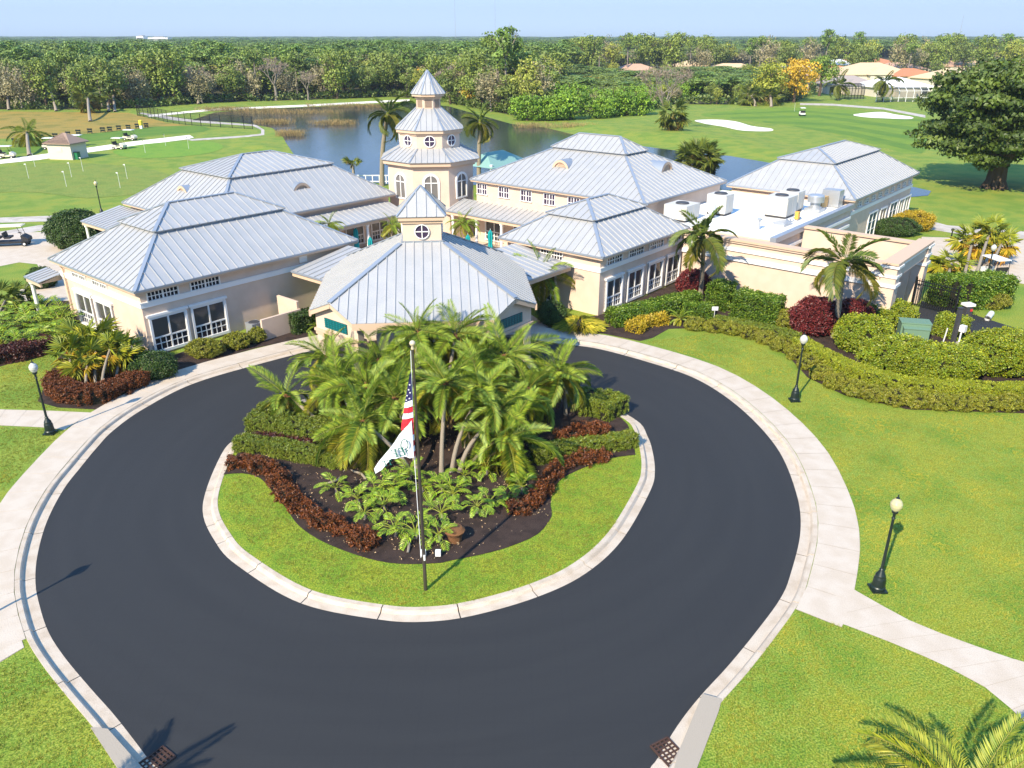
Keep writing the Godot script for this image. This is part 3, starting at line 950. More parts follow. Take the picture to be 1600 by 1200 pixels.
func make_tower() -> void:
	var t := thing("lantern_tower", "tall cream octagonal tower with three tiers of metal roof and arched windows", "tower", Vector3(-7.85, 0, -78.8), deg_to_rad(5.0))
	var w := B.new()
	oct_wall(w, 4.0, -0.1, 7.2)
	oct_wall(w, 2.8, 7.3, 9.9)
	part(t, "wall", w, M.stucco)
	var tr := B.new()
	for e in [[4.45, 6.98, 7.32], [4.2, 6.8, 7.0], [3.08, 9.72, 9.96], [2.92, 9.55, 9.74], [1.5, 12.82, 13.0], [1.2, 11.6, 11.8], [1.25, 12.62, 12.84]]:
		oct_wall(tr, e[0], e[1], e[2])
		var o := octagon(e[0])
		tr.sheet(o, e[1])
		tr.sheet(o, e[2])
	part(t, "cornice", tr, M.stucco_trim)
	var g := B.new()
	for e in [[4.6, 7.34, 2.75, 8.35], [3.15, 9.98, 1.15, 11.75], [1.58, 13.02, 0.02, 15.0]]:
		var o := octagon(e[0])
		var k := octagon(e[2])
		for i in 8:
			cap_bar(g, v3(o[i], e[1]), v3(k[i], e[3]), 0.14)
	var roof := part(t, "roof", g, M.metal_trim)
	oct_roof(roof, 4.6, 7.34, 2.75, 8.35, 0.52)
	oct_roof(roof, 3.15, 9.98, 1.15, 11.75, 0.5)
	oct_roof(roof, 1.58, 13.02, 0.0, 15.0, 0.42)
	var lw := B.new()
	oct_wall(lw, 1.1, 11.7, 12.7)
	part(t, "lantern_wall", lw, M.stucco)
	for i in 8:
		var turn := Basis(Vector3.UP, TAU * i / 8)
		var l := B.new()
		for k in 7:
			l.box(Vector3(0, 11.9 + k * 0.1, 1.11), Vector3(0.62, 0.06, 0.05), Basis(Vector3.RIGHT, 0.4))
		var lo := part(t, "louvre", l, M.brown_louvre)
		lo.basis = turn
		if i in [2, 3, 4, 5]:
			continue
		outline_window(t, Transform3D(turn, turn * Vector3(0, 4.0, 4.0)), arch(1.2, 2.1), 0.2, M.blind, [[0, 1.05, 0.08, 2.05], [0, 1.45, 1.2, 0.08]])
		outline_window(t, Transform3D(turn, turn * Vector3(0, 8.6, 2.8)), disc(0.46, 0.42), 0.08, M.glass_violet, [[0, 0.42, 0.06, 0.9], [0, 0.42, 0.9, 0.06]])

func make_porte() -> void:
	# pyramid roof on the diagonal, its corners cut off as small gables; node turned so that local -x and +z are the cut corners
	var t := thing("porte_cochere", "cream drive-through entrance canopy with pale metal pyramid roof and cupola", "canopy", ab(31.9, 33.6), TURN)
	var y := func(l): return 7.81 - 0.417 * l
	var cut := 7.1
	var le := 8.9
	var half := le - cut
	var g := B.new()
	for d in [Vector3(-1, 0, 0), Vector3(0, 0, 1), Vector3(1, 0, 0), Vector3(0, 0, -1)]:
		cap_bar(g, d * cut + Vector3.UP * y.call(cut), d * 1.8 + Vector3.UP * y.call(1.8), 0.3)
	var roof := part(t, "roof", g, M.metal_trim)
	var dirs := [Vector3(-1, 0, 0), Vector3(0, 0, 1), Vector3(1, 0, 0), Vector3(0, 0, -1)]
	for i in 4:
		var p: Vector3 = dirs[i]
		var q: Vector3 = dirs[(i + 1) % 4]
		var up := Vector3.UP
		seam_face(roof, [p * cut + q * half + up * y.call(le), q * cut + p * half + up * y.call(le), q * cut + up * y.call(cut), q * 1.5 + up * y.call(1.5), p * 1.5 + up * y.call(1.5), p * cut + up * y.call(cut)], 0.5, M.metal_roof)
		# eave board between the gables
		var e := B.new()
		var a := p * cut + q * half
		var c := q * cut + p * half
		var dd := (c - a).normalized()
		e.box((a + c) * 0.5 + up * (y.call(le) - 0.18), Vector3(0.12, 0.34, a.distance_to(c)), Basis(dd.cross(up), up, dd))
		part(t, "fascia", e, M.stucco_trim)
	for i in 4:
		var p: Vector3 = dirs[i]
		var s := Vector3.UP.cross(p)
		var w := B.new()
		var o := p * (cut - 0.35)
		var yt: float = y.call(cut) - 0.12
		var ye: float = y.call(le) - 0.1
		var poly := [o - s * half + Vector3.UP * 2.95, o + s * half + Vector3.UP * 2.95, o + s * half + Vector3.UP * ye, o + Vector3.UP * yt, o - s * half + Vector3.UP * ye]
		for k in range(1, 4):
			w.tri(poly[0], poly[k], poly[k + 1])
		for k in 5:
			w.quad(poly[k], poly[(k + 1) % 5], poly[(k + 1) % 5] - p * 0.4, poly[k] - p * 0.4)
		# square piers below
		for e in [-1, 1]:
			w.box(o + s * e * (half - 0.35) - p * 0.3 + Vector3.UP * 1.42, Vector3(0.62, 3.1, 0.62))
		part(t, "gable_wall", w, M.stucco)
		var tr := B.new()
		tr.box(o + p * 0.03 + Vector3.UP * 2.95, (s.abs() * (half * 2 + 0.12) + p.abs() * 0.2 + Vector3.UP * 0.16))
		part(t, "gable_sill", tr, M.stucco_trim)
		for e in [-1, 1]:
			var p0: Vector3 = p * cut * 0.985 + Vector3.UP * (y.call(cut) - 0.02)
			var p1: Vector3 = p * cut * 0.985 + s * e * (half + 0.06) + Vector3.UP * (y.call(le) - 0.05)
			var d := (p1 - p0).normalized()
			tr = B.new()
			tr.box((p0 + p1) * 0.5 - Vector3.UP * 0.12, Vector3(0.16, 0.24, p0.distance_to(p1)), Basis(p, d.cross(p), d))
			part(t, "rake_board", tr, M.stucco_trim)
			tr = B.new()
			tr.box(o + s * e * (half - 0.35) - p * 0.3 + Vector3.UP * 0.35, Vector3(0.78, 0.75, 0.78))
			part(t, "pier_base", tr, M.stucco_trim)
			tr = B.new()
			tr.box(o + s * e * (half - 0.35) - p * 0.3 + Vector3.UP * 2.75, Vector3(0.74, 0.16, 0.74))
			part(t, "pier_cap", tr, M.stucco_trim)
		var la := B.new()
		la.box(o + p * 0.03 + Vector3.UP * 3.5, s.abs() * 1.9 + p.abs() * 0.04 + Vector3.UP * 0.56)
		var lp := part(t, "lattice", la, M.teal_dark)
		for k in 8:
			var sl := B.new()
			sl.box(o + p * 0.06 + Vector3.UP * 3.5 + s * (-0.84 + k * 0.24), s.abs() * 0.05 + p.abs() * 0.03 + Vector3.UP * 0.56)
			part(lp, "slat", sl, M.teal)
		for k in 5:
			var sl := B.new()
			sl.box(o + p * 0.064 + Vector3.UP * (3.27 + k * 0.115), s.abs() * 1.9 + p.abs() * 0.03 + Vector3.UP * 0.03)
			part(lp, "slat", sl, M.teal)
	# cupola, turned to the diagonal
	var turn := Basis(Vector3.UP, -PI / 4)
	var cw := B.new()
	cw.box(Vector3(0, 7.6, 0), Vector3(2.2, 1.9, 2.2), turn)
	part(t, "cupola_wall", cw, M.stucco)
	var cf := B.new()
	cf.box(Vector3(0, 8.5, 0), Vector3(2.62, 0.2, 2.62), turn)
	cf.box(Vector3(0, 8.32, 0), Vector3(2.4, 0.18, 2.4), turn)
	part(t, "cupola_cornice", cf, M.stucco_trim)
	var base := B.new()
	base.box(Vector3(0, 6.98, 0), Vector3(2.4, 0.5, 2.4), turn)
	part(t, "cupola_flashing", base, M.metal_trim)
	var cr := B.new()
	var cc := []
	for c in [[-1, 1], [1, 1], [1, -1], [-1, -1]]:
		cc.append(turn * Vector3(c[0] * 1.38, 8.62, c[1] * 1.38))
		cap_bar(cr, cc[-1], Vector3(0, 10.1, 0), 0.12)
	var cn := part(t, "cupola_roof", cr, M.metal_trim)
	for i in 4:
		seam_face(cn, [cc[i], cc[(i + 1) % 4], Vector3(0, 10.12, 0)], 0.55, M.metal_roof)
	for i in 4:
		var k := turn * Basis(Vector3.UP, PI / 2 * i)
		outline_window(t, Transform3D(k, k * Vector3(0, 7.75, 1.1)), disc(0.38, 0.0), 0.05, M.glass_violet, [[0, 0, 0.05, 0.74], [0, 0, 0.74, 0.05]])

func make_clubhouse() -> void:
	# west wing
	var l := wing("clubhouse_wing", "cream wing with seamed metal roof and two tall windows facing the drive", 19.9, 36.6, 45.4, 57.2, 4.3, 3.55, 6.5, 7.85, 0.62)
	for s in [21.75, 24.55]:
		window(l, on_face(l, "b", s, 3.46), 1.9, 0.52, 2, 0.0, [], [4, 2], 0.07, M.glass)
	for s in [21.8, 24.5]:
		window(l, on_face(l, "b", s, 0.3), 2.1, 2.0, 2, 0.8, [3, 2], [], 0.17, M.glass, true)
	for s in [53.9, 50.95]:
		window(l, on_face(l, "a", s, 3.46), 1.9, 0.52, 2, 0.0, [], [4, 2], 0.07, M.glass)
	for s in [53.9, 51.05]:
		window(l, on_face(l, "a", s, 0.3), 2.1, 2.0, 2, 0.8, [3, 2], [], 0.17, M.glass, true)
	var v := B.new()
	v.box(Vector3(0, 0.3, 0.05), Vector3(0.62, 0.6, 0.08))
	for k in 5:
		v.box(Vector3(0, 0.1 + k * 0.1, 0.1), Vector3(0.5, 0.05, 0.04))
	part(l, "vent", v, M.white_paint).transform = on_face(l, "b", 32.0, 3.55)
	var dp := B.new()
	dp.tube([Vector3(0, 4.0, 0.25), Vector3(0, 3.7, 0.1), Vector3(0, 0.1, 0.08)], [0.05, 0.05, 0.05], 6)
	part(l, "downspout", dp, M.stucco_trim).transform = on_face(l, "a", 56.2, 0.0)
	# east wing
	var r := wing("clubhouse_wing", "cream wing with seamed metal roof and a row of four tall windows", 43.9, 55.9, 28.9, 38.1, 4.3, 2.5, 5.85, 6.95, 0.6)
	for s in [46.05, 48.9, 51.7, 54.45]:
		window(r, on_face(r, "b", s, 3.45), 1.85, 0.5, 2, 0.0, [], [3, 2], 0.07, M.glass)
	for s in [46.15, 48.95, 51.8, 54.5]:
		window(r, on_face(r, "b", s, 0.3), 1.8, 1.95, 2, 0.75, [3, 2], [], 0.17, M.glass, true)
	window(r, on_face(r, "a", 33.5, 3.45), 1.9, 0.5, 2, 0.0, [], [4, 2], 0.07, M.glass)
	window(r, on_face(r, "a", 34.2, 0.3), 2.1, 1.95, 2, 0.8, [3, 2], [], 0.17, M.glass, true)
	# wing behind the west one
	var k := wing("clubhouse_wing", "cream wing with seamed metal roof and half-round dormers beside the pond lawn", 32.3, 50.8, 57.0, 72.5, 4.35, 3.9, 7.0, 8.35, 0.62, 0.45, 0.0)
	dormer(k, Transform3D(Basis(), Vector3(41.9 - 41.55, 5.35, 64.75 - 59.0)))
	dormer(k, Transform3D(Basis(Vector3.UP, -PI / 2), Vector3(34.4 - 41.55, 5.35, 64.75 - 65.6)))
	for s in [43.0, 46.0, 49.0]:
		window(k, on_face(k, "b", s, 0.4), 1.9, 1.9, 2, 0.75, [3, 2], [], 0.12, M.glass)
	# hall with the tall walls
	var h := wing("clubhouse_hall", "tall cream hall with broad metal roof, row of small upper windows and dormers", 55.0, 69.3, 32.5, 51.2, 5.8, 5.35, 8.4, 9.75, 0.62, 0.4, 0.0)
	for s in [50.05, 47.4, 44.8, 42.2, 39.6, 37.0]:
		window(h, on_face(h, "a", s, 4.5), 1.15, 0.9, 2, 0.0, [], [2, 2], 0.06, M.glass_violet)
	for s in [48.6, 45.2, 41.8]:
		window(h, on_face(h, "a", s, 0.4), 2.0, 1.9, 2, 0.75, [3, 2], [], 0.12, M.glass)
	dormer(h, Transform3D(Basis(Vector3.UP, -PI / 2), Vector3(57.9 - 62.15, 7.0, 41.85 - 43.0)))
	dormer(h, Transform3D(Basis(), Vector3(63.0 - 62.15, 7.0, 41.85 - 35.2)))
	# far east wing
	var f := wing("clubhouse_wing", "cream wing with seamed metal roof and teal doors beside the big spreading tree", 73.0, 92.7, 22.0, 34.2, 4.8, 3.4, 7.0, 8.1, 0.62, 0.4, 3.3)
	for s in [80.3, 86.8]:
		window(f, on_face(f, "b", s, 0.1), 2.2, 2.4, 2, 0.0, [], [1, 3], 0.16, M.teal_dark)
	for s in [83.5, 89.6, 92.0 - 0.4]:
		window(f, on_face(f, "b", s, 0.3), 1.7, 2.1, 2, 0.75, [3, 2], [], 0.16, M.glass)
	for i in 9:
		window(f, on_face(f, "b", 75.5 + i * 1.95, 3.85), 0.8, 0.4, 2, 0.0, [], [1, 2], 0.05, M.glass)
	make_tower()
	make_porte()
	# covered walks round the courtyard
	var yaw := Basis(Vector3.UP, TURN)
	lean_to("covered_walk", "covered walk with pale metal lean-to roof below the dormered wing", Transform3D(yaw, ab(36.8, 54.6)), 13.2, 2.6, 3.0, 3.75, [5.0, 8.6, 12.2], 0.6)
	lean_to("covered_walk", "covered walk with pale metal lean-to roof along the tall hall", Transform3D(yaw * Basis(Vector3.UP, -PI / 2), ab(53.1, 53.0)), 15.5, 2.4, 3.0, 3.75, [1.0, 4.0, 7.0, 10.0], 0.6)
	lean_to("covered_walk", "low metal roof joining the west wing to the drive-through canopy", Transform3D(yaw * Basis(Vector3.UP, -PI / 2), ab(30.6, 45.3)), 4.4, 5.0, 3.3, 4.1, [], 0.6)
	lean_to("covered_walk", "low metal roof joining the east wing to the drive-through canopy", Transform3D(yaw, ab(38.6, 31.5)), 5.4, 5.0, 3.3, 4.1, [], 0.6)
	lean_to("side_porch", "low metal side porch roof beside the dark round tree", Transform3D(yaw * Basis(Vector3.UP, -PI / 2), ab(28.9, 73.6)), 15.5, 3.6, 3.1, 3.9, [0.3], 0.6)
	lean_to("entry_canopy", "small metal canopy on a white post at the end of the west wing", Transform3D(yaw * Basis(Vector3.UP, -PI / 2), ab(18.9, 59.4)), 2.4, 1.5, 2.9, 3.2, [0.3], 0.5)
	make_service_block()

func slab_wall(t: Node3D, called: String, a0: float, a1: float, b0: float, b1: float, y0: float, y1: float, m: Material) -> void:
	var b := B.new()
	b.box(Vector3((a0 + a1) * 0.5, (y0 + y1) * 0.5, -(b0 + b1) * 0.5), Vector3(a1 - a0, y1 - y0, b1 - b0))
	part(t, called, b, m)

func make_service_block() -> void:
	# flat-roofed kitchen between the wings
	var t := thing("kitchen_block", "flat white roofed block with banded parapet between the metal roofed wings", "building", Vector3.ZERO, TURN)
	slab_wall(t, "wall", 56.2, 72.8, 22.2, 33.0, -0.1, 4.2, M.stucco)
	slab_wall(t, "flat_roof", 56.4, 72.9, 22.4, 34.5, 4.2, 4.26, M.membrane)
	slab_wall(t, "parapet", 56.0, 72.9, 21.95, 22.4, 4.1, 4.5, M.metal_trim)
	for y in [3.2, 2.5, 1.6]:
		slab_wall(t, "band", 57.0, 72.6, 22.02, 22.3, y, y + 0.22, M.white_paint)
	# walled service yard with a gate opening
	var y := thing("yard_wall", "long cream courtyard wall with white bands and stepped coping behind the copperleaf bushes", "wall", Vector3.ZERO, TURN)
	slab_wall(y, "wall", 54.6, 55.0, 13.7, 28.6, -0.1, 4.2, M.stucco)
	slab_wall(y, "wall", 61.5, 61.9, 13.9, 22.0, -0.1, 4.3, M.stucco)
	slab_wall(y, "coping", 54.35, 55.2, 13.45, 28.6, 4.2, 4.36, M.stucco_trim)
	slab_wall(y, "coping", 54.45, 55.1, 13.55, 28.6, 4.05, 4.2, M.stucco)
	slab_wall(y, "coping", 61.35, 62.05, 13.8, 22.0, 4.3, 4.45, M.stucco_trim)
	slab_wall(y, "band", 54.48, 54.62, 13.6, 28.6, 3.45, 3.7, M.white_paint)
	slab_wall(y, "band", 54.44, 54.62, 13.56, 28.6, 2.75, 3.05, M.white_paint)
	# portal across the yard's end
	for a in [54.3, 61.6]:
		slab_wall(y, "pier", a, a + 0.95, 13.0, 13.95, -0.1, 4.15, M.stucco)
		slab_wall(y, "capital", a - 0.1, a + 1.05, 12.9, 14.05, 2.85, 3.05, M.white_paint)
		slab_wall(y, "capital", a - 0.08, a + 1.03, 12.92, 14.03, 3.5, 3.66, M.white_paint)
		slab_wall(y, "capital", a - 0.12, a + 1.07, 12.88, 14.07, 4.15, 4.3, M.white_paint)
	slab_wall(y, "lintel", 55.25, 61.6, 13.1, 13.85, 3.4, 4.15, M.stucco)
	slab_wall(y, "lintel_band", 55.25, 61.6, 13.02, 13.95, 4.15, 4.34, M.white_paint)
	slab_wall(y, "lintel_coping", 54.2, 62.7, 12.95, 14.0, 4.36, 4.5, M.stucco_trim)
	slab_wall(y, "yard_door", 56.6, 59.4, 14.3, 14.4, 0.0, 2.6, M.black_metal)
	# roof-top plant
	for u in [[62.3, 29.6, 1.5, 1.7, 1.5, "tall beige air handler on the flat roof with pink weathered panels"], [64.8, 25.4, 2.1, 1.9, 1.5, "pale condenser on the white flat roof above a row of pipe stubs"], [67.6, 25.6, 1.5, 1.6, 1.5, "pale condenser on the flat roof beside the round vent hood"], [58.4, 31.0, 2.3, 2.0, 1.1, "low white air unit on the flat roof beside the tall hall"]]:
		var o := thing("air_conditioner", u[5], "air conditioner", ab(u[0], u[1], 4.3), TURN, "units on the flat roof")
		var b := B.new()
		b.box(Vector3(0, u[4] * 0.5 + 0.15, 0), Vector3(u[2], u[4], u[3]))
		part(o, "casing", b, M.unit_paint)
		b = B.new()
		b.box(Vector3(0, 0.07, 0), Vector3(u[2] * 0.9, 0.16, u[3] * 0.9))
		part(o, "curb", b, M.unit_dark)
		b = B.new()
		b.lathe([Vector2(0.0, 0.06), Vector2(0.4, 0.06), Vector2(0.5, 0.1), Vector2(0.56, 0.0)], Vector3(0, u[4] + 0.15, 0), 18)
		part(o, "fan_grille", b, M.unit_dark)
		for i in 6:
			b = B.new()
			b.box(Vector3(u[2] * 0.5 + 0.01, 0.3 + i * u[4] * 0.14, 0), Vector3(0.03, 0.05, u[3] * 0.86))
			part(o, "louvre", b, M.unit_dark)
		for s in [-1, 1]:
			b = B.new()
			b.box(Vector3(s * u[2] * 0.24, u[4] * 0.5 + 0.15, u[3] * 0.5 + 0.01), Vector3(u[2] * 0.44, u[4] * 0.86, 0.02))
			part(o, "door", b, M.unit_paint)
	var hood := thing("vent_hood", "round galvanised exhaust hood on the flat roof", "vent", ab(68.6, 23.9, 4.3), TURN)
	var b := B.new()
	b.lathe([Vector2(0.55, 0.0), Vector2(0.55, 0.35), Vector2(0.42, 0.4), Vector2(0.42, 0.7), Vector2(0.68, 0.75), Vector2(0.68, 1.25), Vector2(0.6, 1.35), Vector2(0.0, 1.42)], Vector3.ZERO, 20)
	part(hood, "body", b, M.galvanised)
	b = B.new()
	b.box(Vector3(0, 0.12, 0), Vector3(1.3, 0.28, 1.3))
	part(hood, "curb", b, M.galvanised)
	var duct := thing("duct_box", "square galvanised duct box with timber edge on the flat roof", "duct", ab(71.3, 23.6, 4.3), TURN)
	b = B.new()
	b.box(Vector3(0.5, 0.7, 0), Vector3(1.1, 1.4, 1.5))
	part(duct, "body", b, M.galvanised)
	b = B.new()
	b.box(Vector3(-1.1, 0.5, -0.2), Vector3(1.5, 0.9, 0.3))
	part(duct, "timber_curb", b, M.timber)
	var gp := thing("gas_pipe", "short yellow gas riser standing on the white roof", "pipe", ab(64.0, 23.6, 4.26), TURN)
	b = B.new()
	b.box(Vector3(0, 0.42, 0), Vector3(0.36, 0.62, 0.3))
	part(gp, "meter", b, M.yellow_pipe)
	b = B.new()
	b.tube([Vector3(0, 0, 0), Vector3(0, 0.2, 0)], [0.06, 0.06], 8)
	part(gp, "riser", b, M.galvanised)
	for i in 7:
		var st := thing("pipe_stub", "one of seven short grey pipe stubs in a row before the condenser", "pipe", ab(62.8 + i * 0.38, 24.0, 4.26), TURN, "pipe stubs on the flat roof")
		b = B.new()
		b.tube([Vector3(0, 0, 0), Vector3(0, 0.22, 0.0), Vector3(0, 0.28, 0.2), Vector3(0, 0.05, 0.42)], [0.06, 0.06, 0.06, 0.06], 7)
		part(st, "pipe", b, M.galvanised)
	var hatch := thing("roof_hatch", "low grey square hatch lying on the white roof", "hatch", ab(61.6, 22.9 + 0.9, 4.26), TURN)
	b = B.new()
	b.box(Vector3(0, 0.12, 0), Vector3(1.5, 0.24, 0.9))
	b.box(Vector3(0, 0.26, 0), Vector3(1.6, 0.05, 1.0))
	part(hatch, "lid", b, M.galvanised)
	var vp := thing("vent_pipe", "thin grey vent pipe standing on the white roof", "pipe", ab(59.0, 24.6, 4.26), TURN)
	b = B.new()
	b.lathe([Vector2(0.08, 0), Vector2(0.08, 0.7), Vector2(0.2, 0.72), Vector2(0.2, 0.82), Vector2(0, 0.86)], Vector3.ZERO, 10)
	part(vp, "pipe", b, M.galvanised)
	var dish := thing("satellite_dish", "white dish on a stub beside the beige air handler", "dish", ab(60.2, 29.2, 4.26), TURN)
	b = B.new()
	b.ball(Vector3(0, 0.75, 0), Vector3(0.6, 0.5, 0.25), 8, 14)
	part(dish, "bowl", b, M.white_metal)
	b = B.new()
	b.tube([Vector3(0, 0, 0), Vector3(0, 0.5, 0)], [0.05, 0.05], 7)
	part(dish, "mast", b, M.galvanised)
	# vent on the back of the side porch
	var fan := thing("roof_fan", "round grey exhaust fan on the side porch roof", "vent", ab(34.0, 70.6, 3.9), TURN)
	b = B.new()
	b.lathe([Vector2(0.5, 0.0), Vector2(0.5, 0.3), Vector2(0.36, 0.4), Vector2(0.36, 0.7), Vector2(0.1, 0.95), Vector2(0, 0.96)], Vector3.ZERO, 14)
	part(fan, "body", b, M.galvanised)
	# air-conditioner enclosure by the west wing
	var en := thing("screen_wall", "low cream screen wall around the grey condenser by the west wing", "wall", ab(27.9, 44.0), TURN)
	b = B.new()
	b.box(Vector3(0, 0.65, 0.95), Vector3(3.0, 1.5, 0.18))
	b.box(Vector3(1.42, 0.9, -0.2), Vector3(0.18, 2.0, 2.2))
	part(en, "wall", b, M.stucco)
	var ac := thing("condenser", "grey condenser standing behind the low cream screen wall", "air conditioner", ab(26.6, 44.2), TURN)
	b = B.new()
	b.box(Vector3(0, 0.5, 0), Vector3(0.8, 0.9, 0.8))
	part(ac, "casing", b, M.galvanised)
	b = B.new()
	b.lathe([Vector2(0, 0.03), Vector2(0.34, 0.03), Vector2(0.36, 0.0)], Vector3(0, 0.95, 0), 16)
	part(ac, "fan_grille", b, M.unit_dark)
	b = B.new()
	b.box(Vector3(0, 0.03, 0), Vector3(1.0, 0.06, 1.0))
	part(ac, "pad", b, M.concrete)

# ---------------------------------------------------------------- plants
func shade(r: RandomNumberGenerator, a: Color, b: Color) -> Color:
	return a.lerp(b, r.randf()) * r.randf_range(1.0, 1.5)

# a feather-shaped palm leaf growing along +x
func frond_mesh(sd: int, length: float, rise: float, droop: float, pairs: int, ll: float, lw: float, vee: float, hang: float, c0: Color, c1: Color, start := 0.12) -> ArrayMesh:
	var r := RandomNumberGenerator.new()
	r.seed = sd
	var b := B.new()
	var pts := [Vector3.ZERO]
	var rad := [0.03]
	var tans := [Vector3(cos(rise), sin(rise), 0)]
	var n := 12
	for i in n:
		var s := (i + 1.0) / n
		var a := rise - droop * pow(s, 1.4)
		var d := Vector3(cos(a), sin(a), sin(s * 2.0 + sd) * 0.05).normalized()
		pts.append(pts[-1] + d * length / n)
		tans.append(d)
		rad.append(lerpf(0.028, 0.005, s))
	b.col = c1.lerp(Color(0.2, 0.17, 0.04), 0.5)
	b.tube(pts, rad, 4, false)
	for i in pairs:
		var s := lerpf(start, 1.0, float(i) / (pairs - 1))
		var f := s * n
		var k := mini(int(f), n - 1)
		var p: Vector3 = pts[k].lerp(pts[k + 1], f - k)
		var t: Vector3 = tans[k + 1]
		var up := Vector3(-t.y, t.x, 0).normalized()
		var size := ll * pow(sin(PI * (0.14 + 0.78 * s)), 0.7)
		for e in [-1.0, 1.0]:
			var d: Vector3 = (t * lerpf(0.35, 1.1, s) + Vector3(0, 0, e) * 0.9 + up * vee * r.randf_range(0.5, 1.4)).normalized()
			var w: Vector3 = (t - d * t.dot(d)).normalized()
			b.col = shade(r, c0, c1)
			b.leaf(p, d, w, size * r.randf_range(0.85, 1.12), lw, Vector3.DOWN * hang * r.randf_range(0.6, 1.4))
	return b.done(true)

# a fan-shaped palm leaf on a stalk along +x
func fan_mesh(sd: int, stalk: float, reach: float, segs: int, c0: Color, c1: Color, droop: float) -> ArrayMesh:
	var r := RandomNumberGenerator.new()
	r.seed = sd
	var b := B.new()
	b.col = c1
	var tip := Vector3(stalk, -stalk * 0.12, 0)
	b.tube([Vector3.ZERO, tip * 0.5 + Vector3.UP * 0.06, tip], [0.022, 0.018, 0.014], 4, false)
	for i in segs:
		var a := lerpf(-2.0, 2.0, float(i) / (segs - 1)) + r.randf_range(-0.04, 0.04)
		var d := Vector3(cos(a), 0.12 * cos(a * 2.0) + r.randf_range(-0.1, 0.1), sin(a)).normalized()
		var w := d.cross(Vector3.UP).normalized()
		b.col = shade(r, c0, c1)
		b.leaf(tip, d, w, reach * (0.78 + 0.25 * cos(a * 0.6)) * r.randf_range(0.9, 1.1), reach * 0.15, Vector3.DOWN * droop * r.randf_range(0.6, 1.5))
	return b.done(true)

func make_frond_sets() -> void:
	# [upright, spreading, hanging] for each palm
	var set_of := func(key, list): fronds[key] = list
	var g0 := Color(0.07, 0.14, 0.012)
	var g1 := Color(0.27, 0.33, 0.03)
	var y1 := Color(0.36, 0.31, 0.03)
	set_of.call("date", [
		frond_mesh(1, 2.2, 0.1, 0.5, 48, 0.5, 0.03, 0.35, 0.06, g0, g1), frond_mesh(2, 2.4, 0.1, 0.9, 51, 0.52, 0.03, 0.3, 0.12, g0, g1),
		frond_mesh(3, 2.6, 0.15, 1.3, 54, 0.55, 0.03, 0.22, 0.2, g0, g1), frond_mesh(4, 2.7, 0.1, 1.6, 54, 0.56, 0.03, 0.15, 0.26, Color(0.11, 0.16, 0.012), y1),
		frond_mesh(5, 2.6, 0.0, 1.5, 51, 0.5, 0.03, 0.0, 0.35, Color(0.12, 0.14, 0.015), y1)])
	set_of.call("dead", [frond_mesh(6, 1.9, 0.0, 0.9, 34, 0.4, 0.025, -0.2, 0.5, Color(0.12, 0.07, 0.025), Color(0.28, 0.18, 0.07)), frond_mesh(7, 1.6, 0.0, 1.2, 30, 0.36, 0.025, -0.3, 0.5, Color(0.14, 0.08, 0.03), Color(0.32, 0.2, 0.08))])
	set_of.call("royal", [
		frond_mesh(11, 3.0, 0.2, 0.7, 44, 0.75, 0.06, 0.5, 0.25, Color(0.045, 0.085, 0.012), Color(0.12, 0.16, 0.02)), frond_mesh(12, 3.3, 0.25, 1.5, 46, 0.78, 0.06, 0.35, 0.35, Color(0.045, 0.08, 0.012), Color(0.12, 0.15, 0.02)),
		frond_mesh(13, 3.4, 0.2, 2.0, 46, 0.8, 0.06, 0.2, 0.45, Color(0.05, 0.08, 0.012), Color(0.14, 0.15, 0.02)), frond_mesh(14, 3.3, 0.1, 2.2, 44, 0.75, 0.06, 0.1, 0.5, Color(0.07, 0.09, 0.012), Color(0.2, 0.17, 0.025))])
	set_of.call("butterfly", [
		frond_mesh(21, 2.6, 0.1, 0.5, 40, 0.5, 0.055, 0.5, 0.05, Color(0.11, 0.16, 0.012), Color(0.28, 0.29, 0.03)), frond_mesh(22, 2.8, 0.1, 0.9, 42, 0.55, 0.055, 0.4, 0.1, Color(0.11, 0.16, 0.012), Color(0.3, 0.3, 0.03)),
		frond_mesh(23, 3.0, 0.1, 1.3, 42, 0.55, 0.055, 0.3, 0.15, Color(0.13, 0.16, 0.012), Color(0.33, 0.3, 0.03))])
	set_of.call("fan", [
		fan_mesh(31, 0.7, 0.85, 20, Color(0.09, 0.13, 0.01), Color(0.26, 0.28, 0.02), 0.12), fan_mesh(32, 0.8, 0.9, 20, Color(0.12, 0.15, 0.01), Color(0.34, 0.31, 0.025), 0.22),
		fan_mesh(33, 0.8, 0.9, 18, Color(0.2, 0.18, 0.012), Color(0.5, 0.34, 0.03), 0.35), fan_mesh(34, 0.7, 0.85, 18, Color(0.35, 0.17, 0.03), Color(0.5, 0.28, 0.05), 0.6)])
	set_of.call("fan_green", [
		fan_mesh(35, 0.7, 0.85, 20, Color(0.05, 0.08, 0.01), Color(0.14, 0.17, 0.02), 0.12), fan_mesh(36, 0.8, 0.9, 20, Color(0.06, 0.09, 0.01), Color(0.18, 0.19, 0.025), 0.25),
		fan_mesh(37, 0.8, 0.85, 18, Color(0.12, 0.1, 0.02), Color(0.25, 0.18, 0.05), 0.6)])
	var split := Color(0.09, 0.18, 0.008)
	var split1 := Color(0.28, 0.37, 0.022)
	set_of.call("selloum", [
		frond_mesh(41, 0.95, 0.5, 1.1, 7, 0.3, 0.06, 0.1, 0.12, split, split1, 0.45), frond_mesh(42, 1.05, 0.3, 1.2, 7, 0.32, 0.065, 0.05, 0.16, split, split1, 0.45),
		frond_mesh(43, 1.0, 0.2, 1.5, 7, 0.3, 0.06, 0.0, 0.2, split, split1, 0.45)])

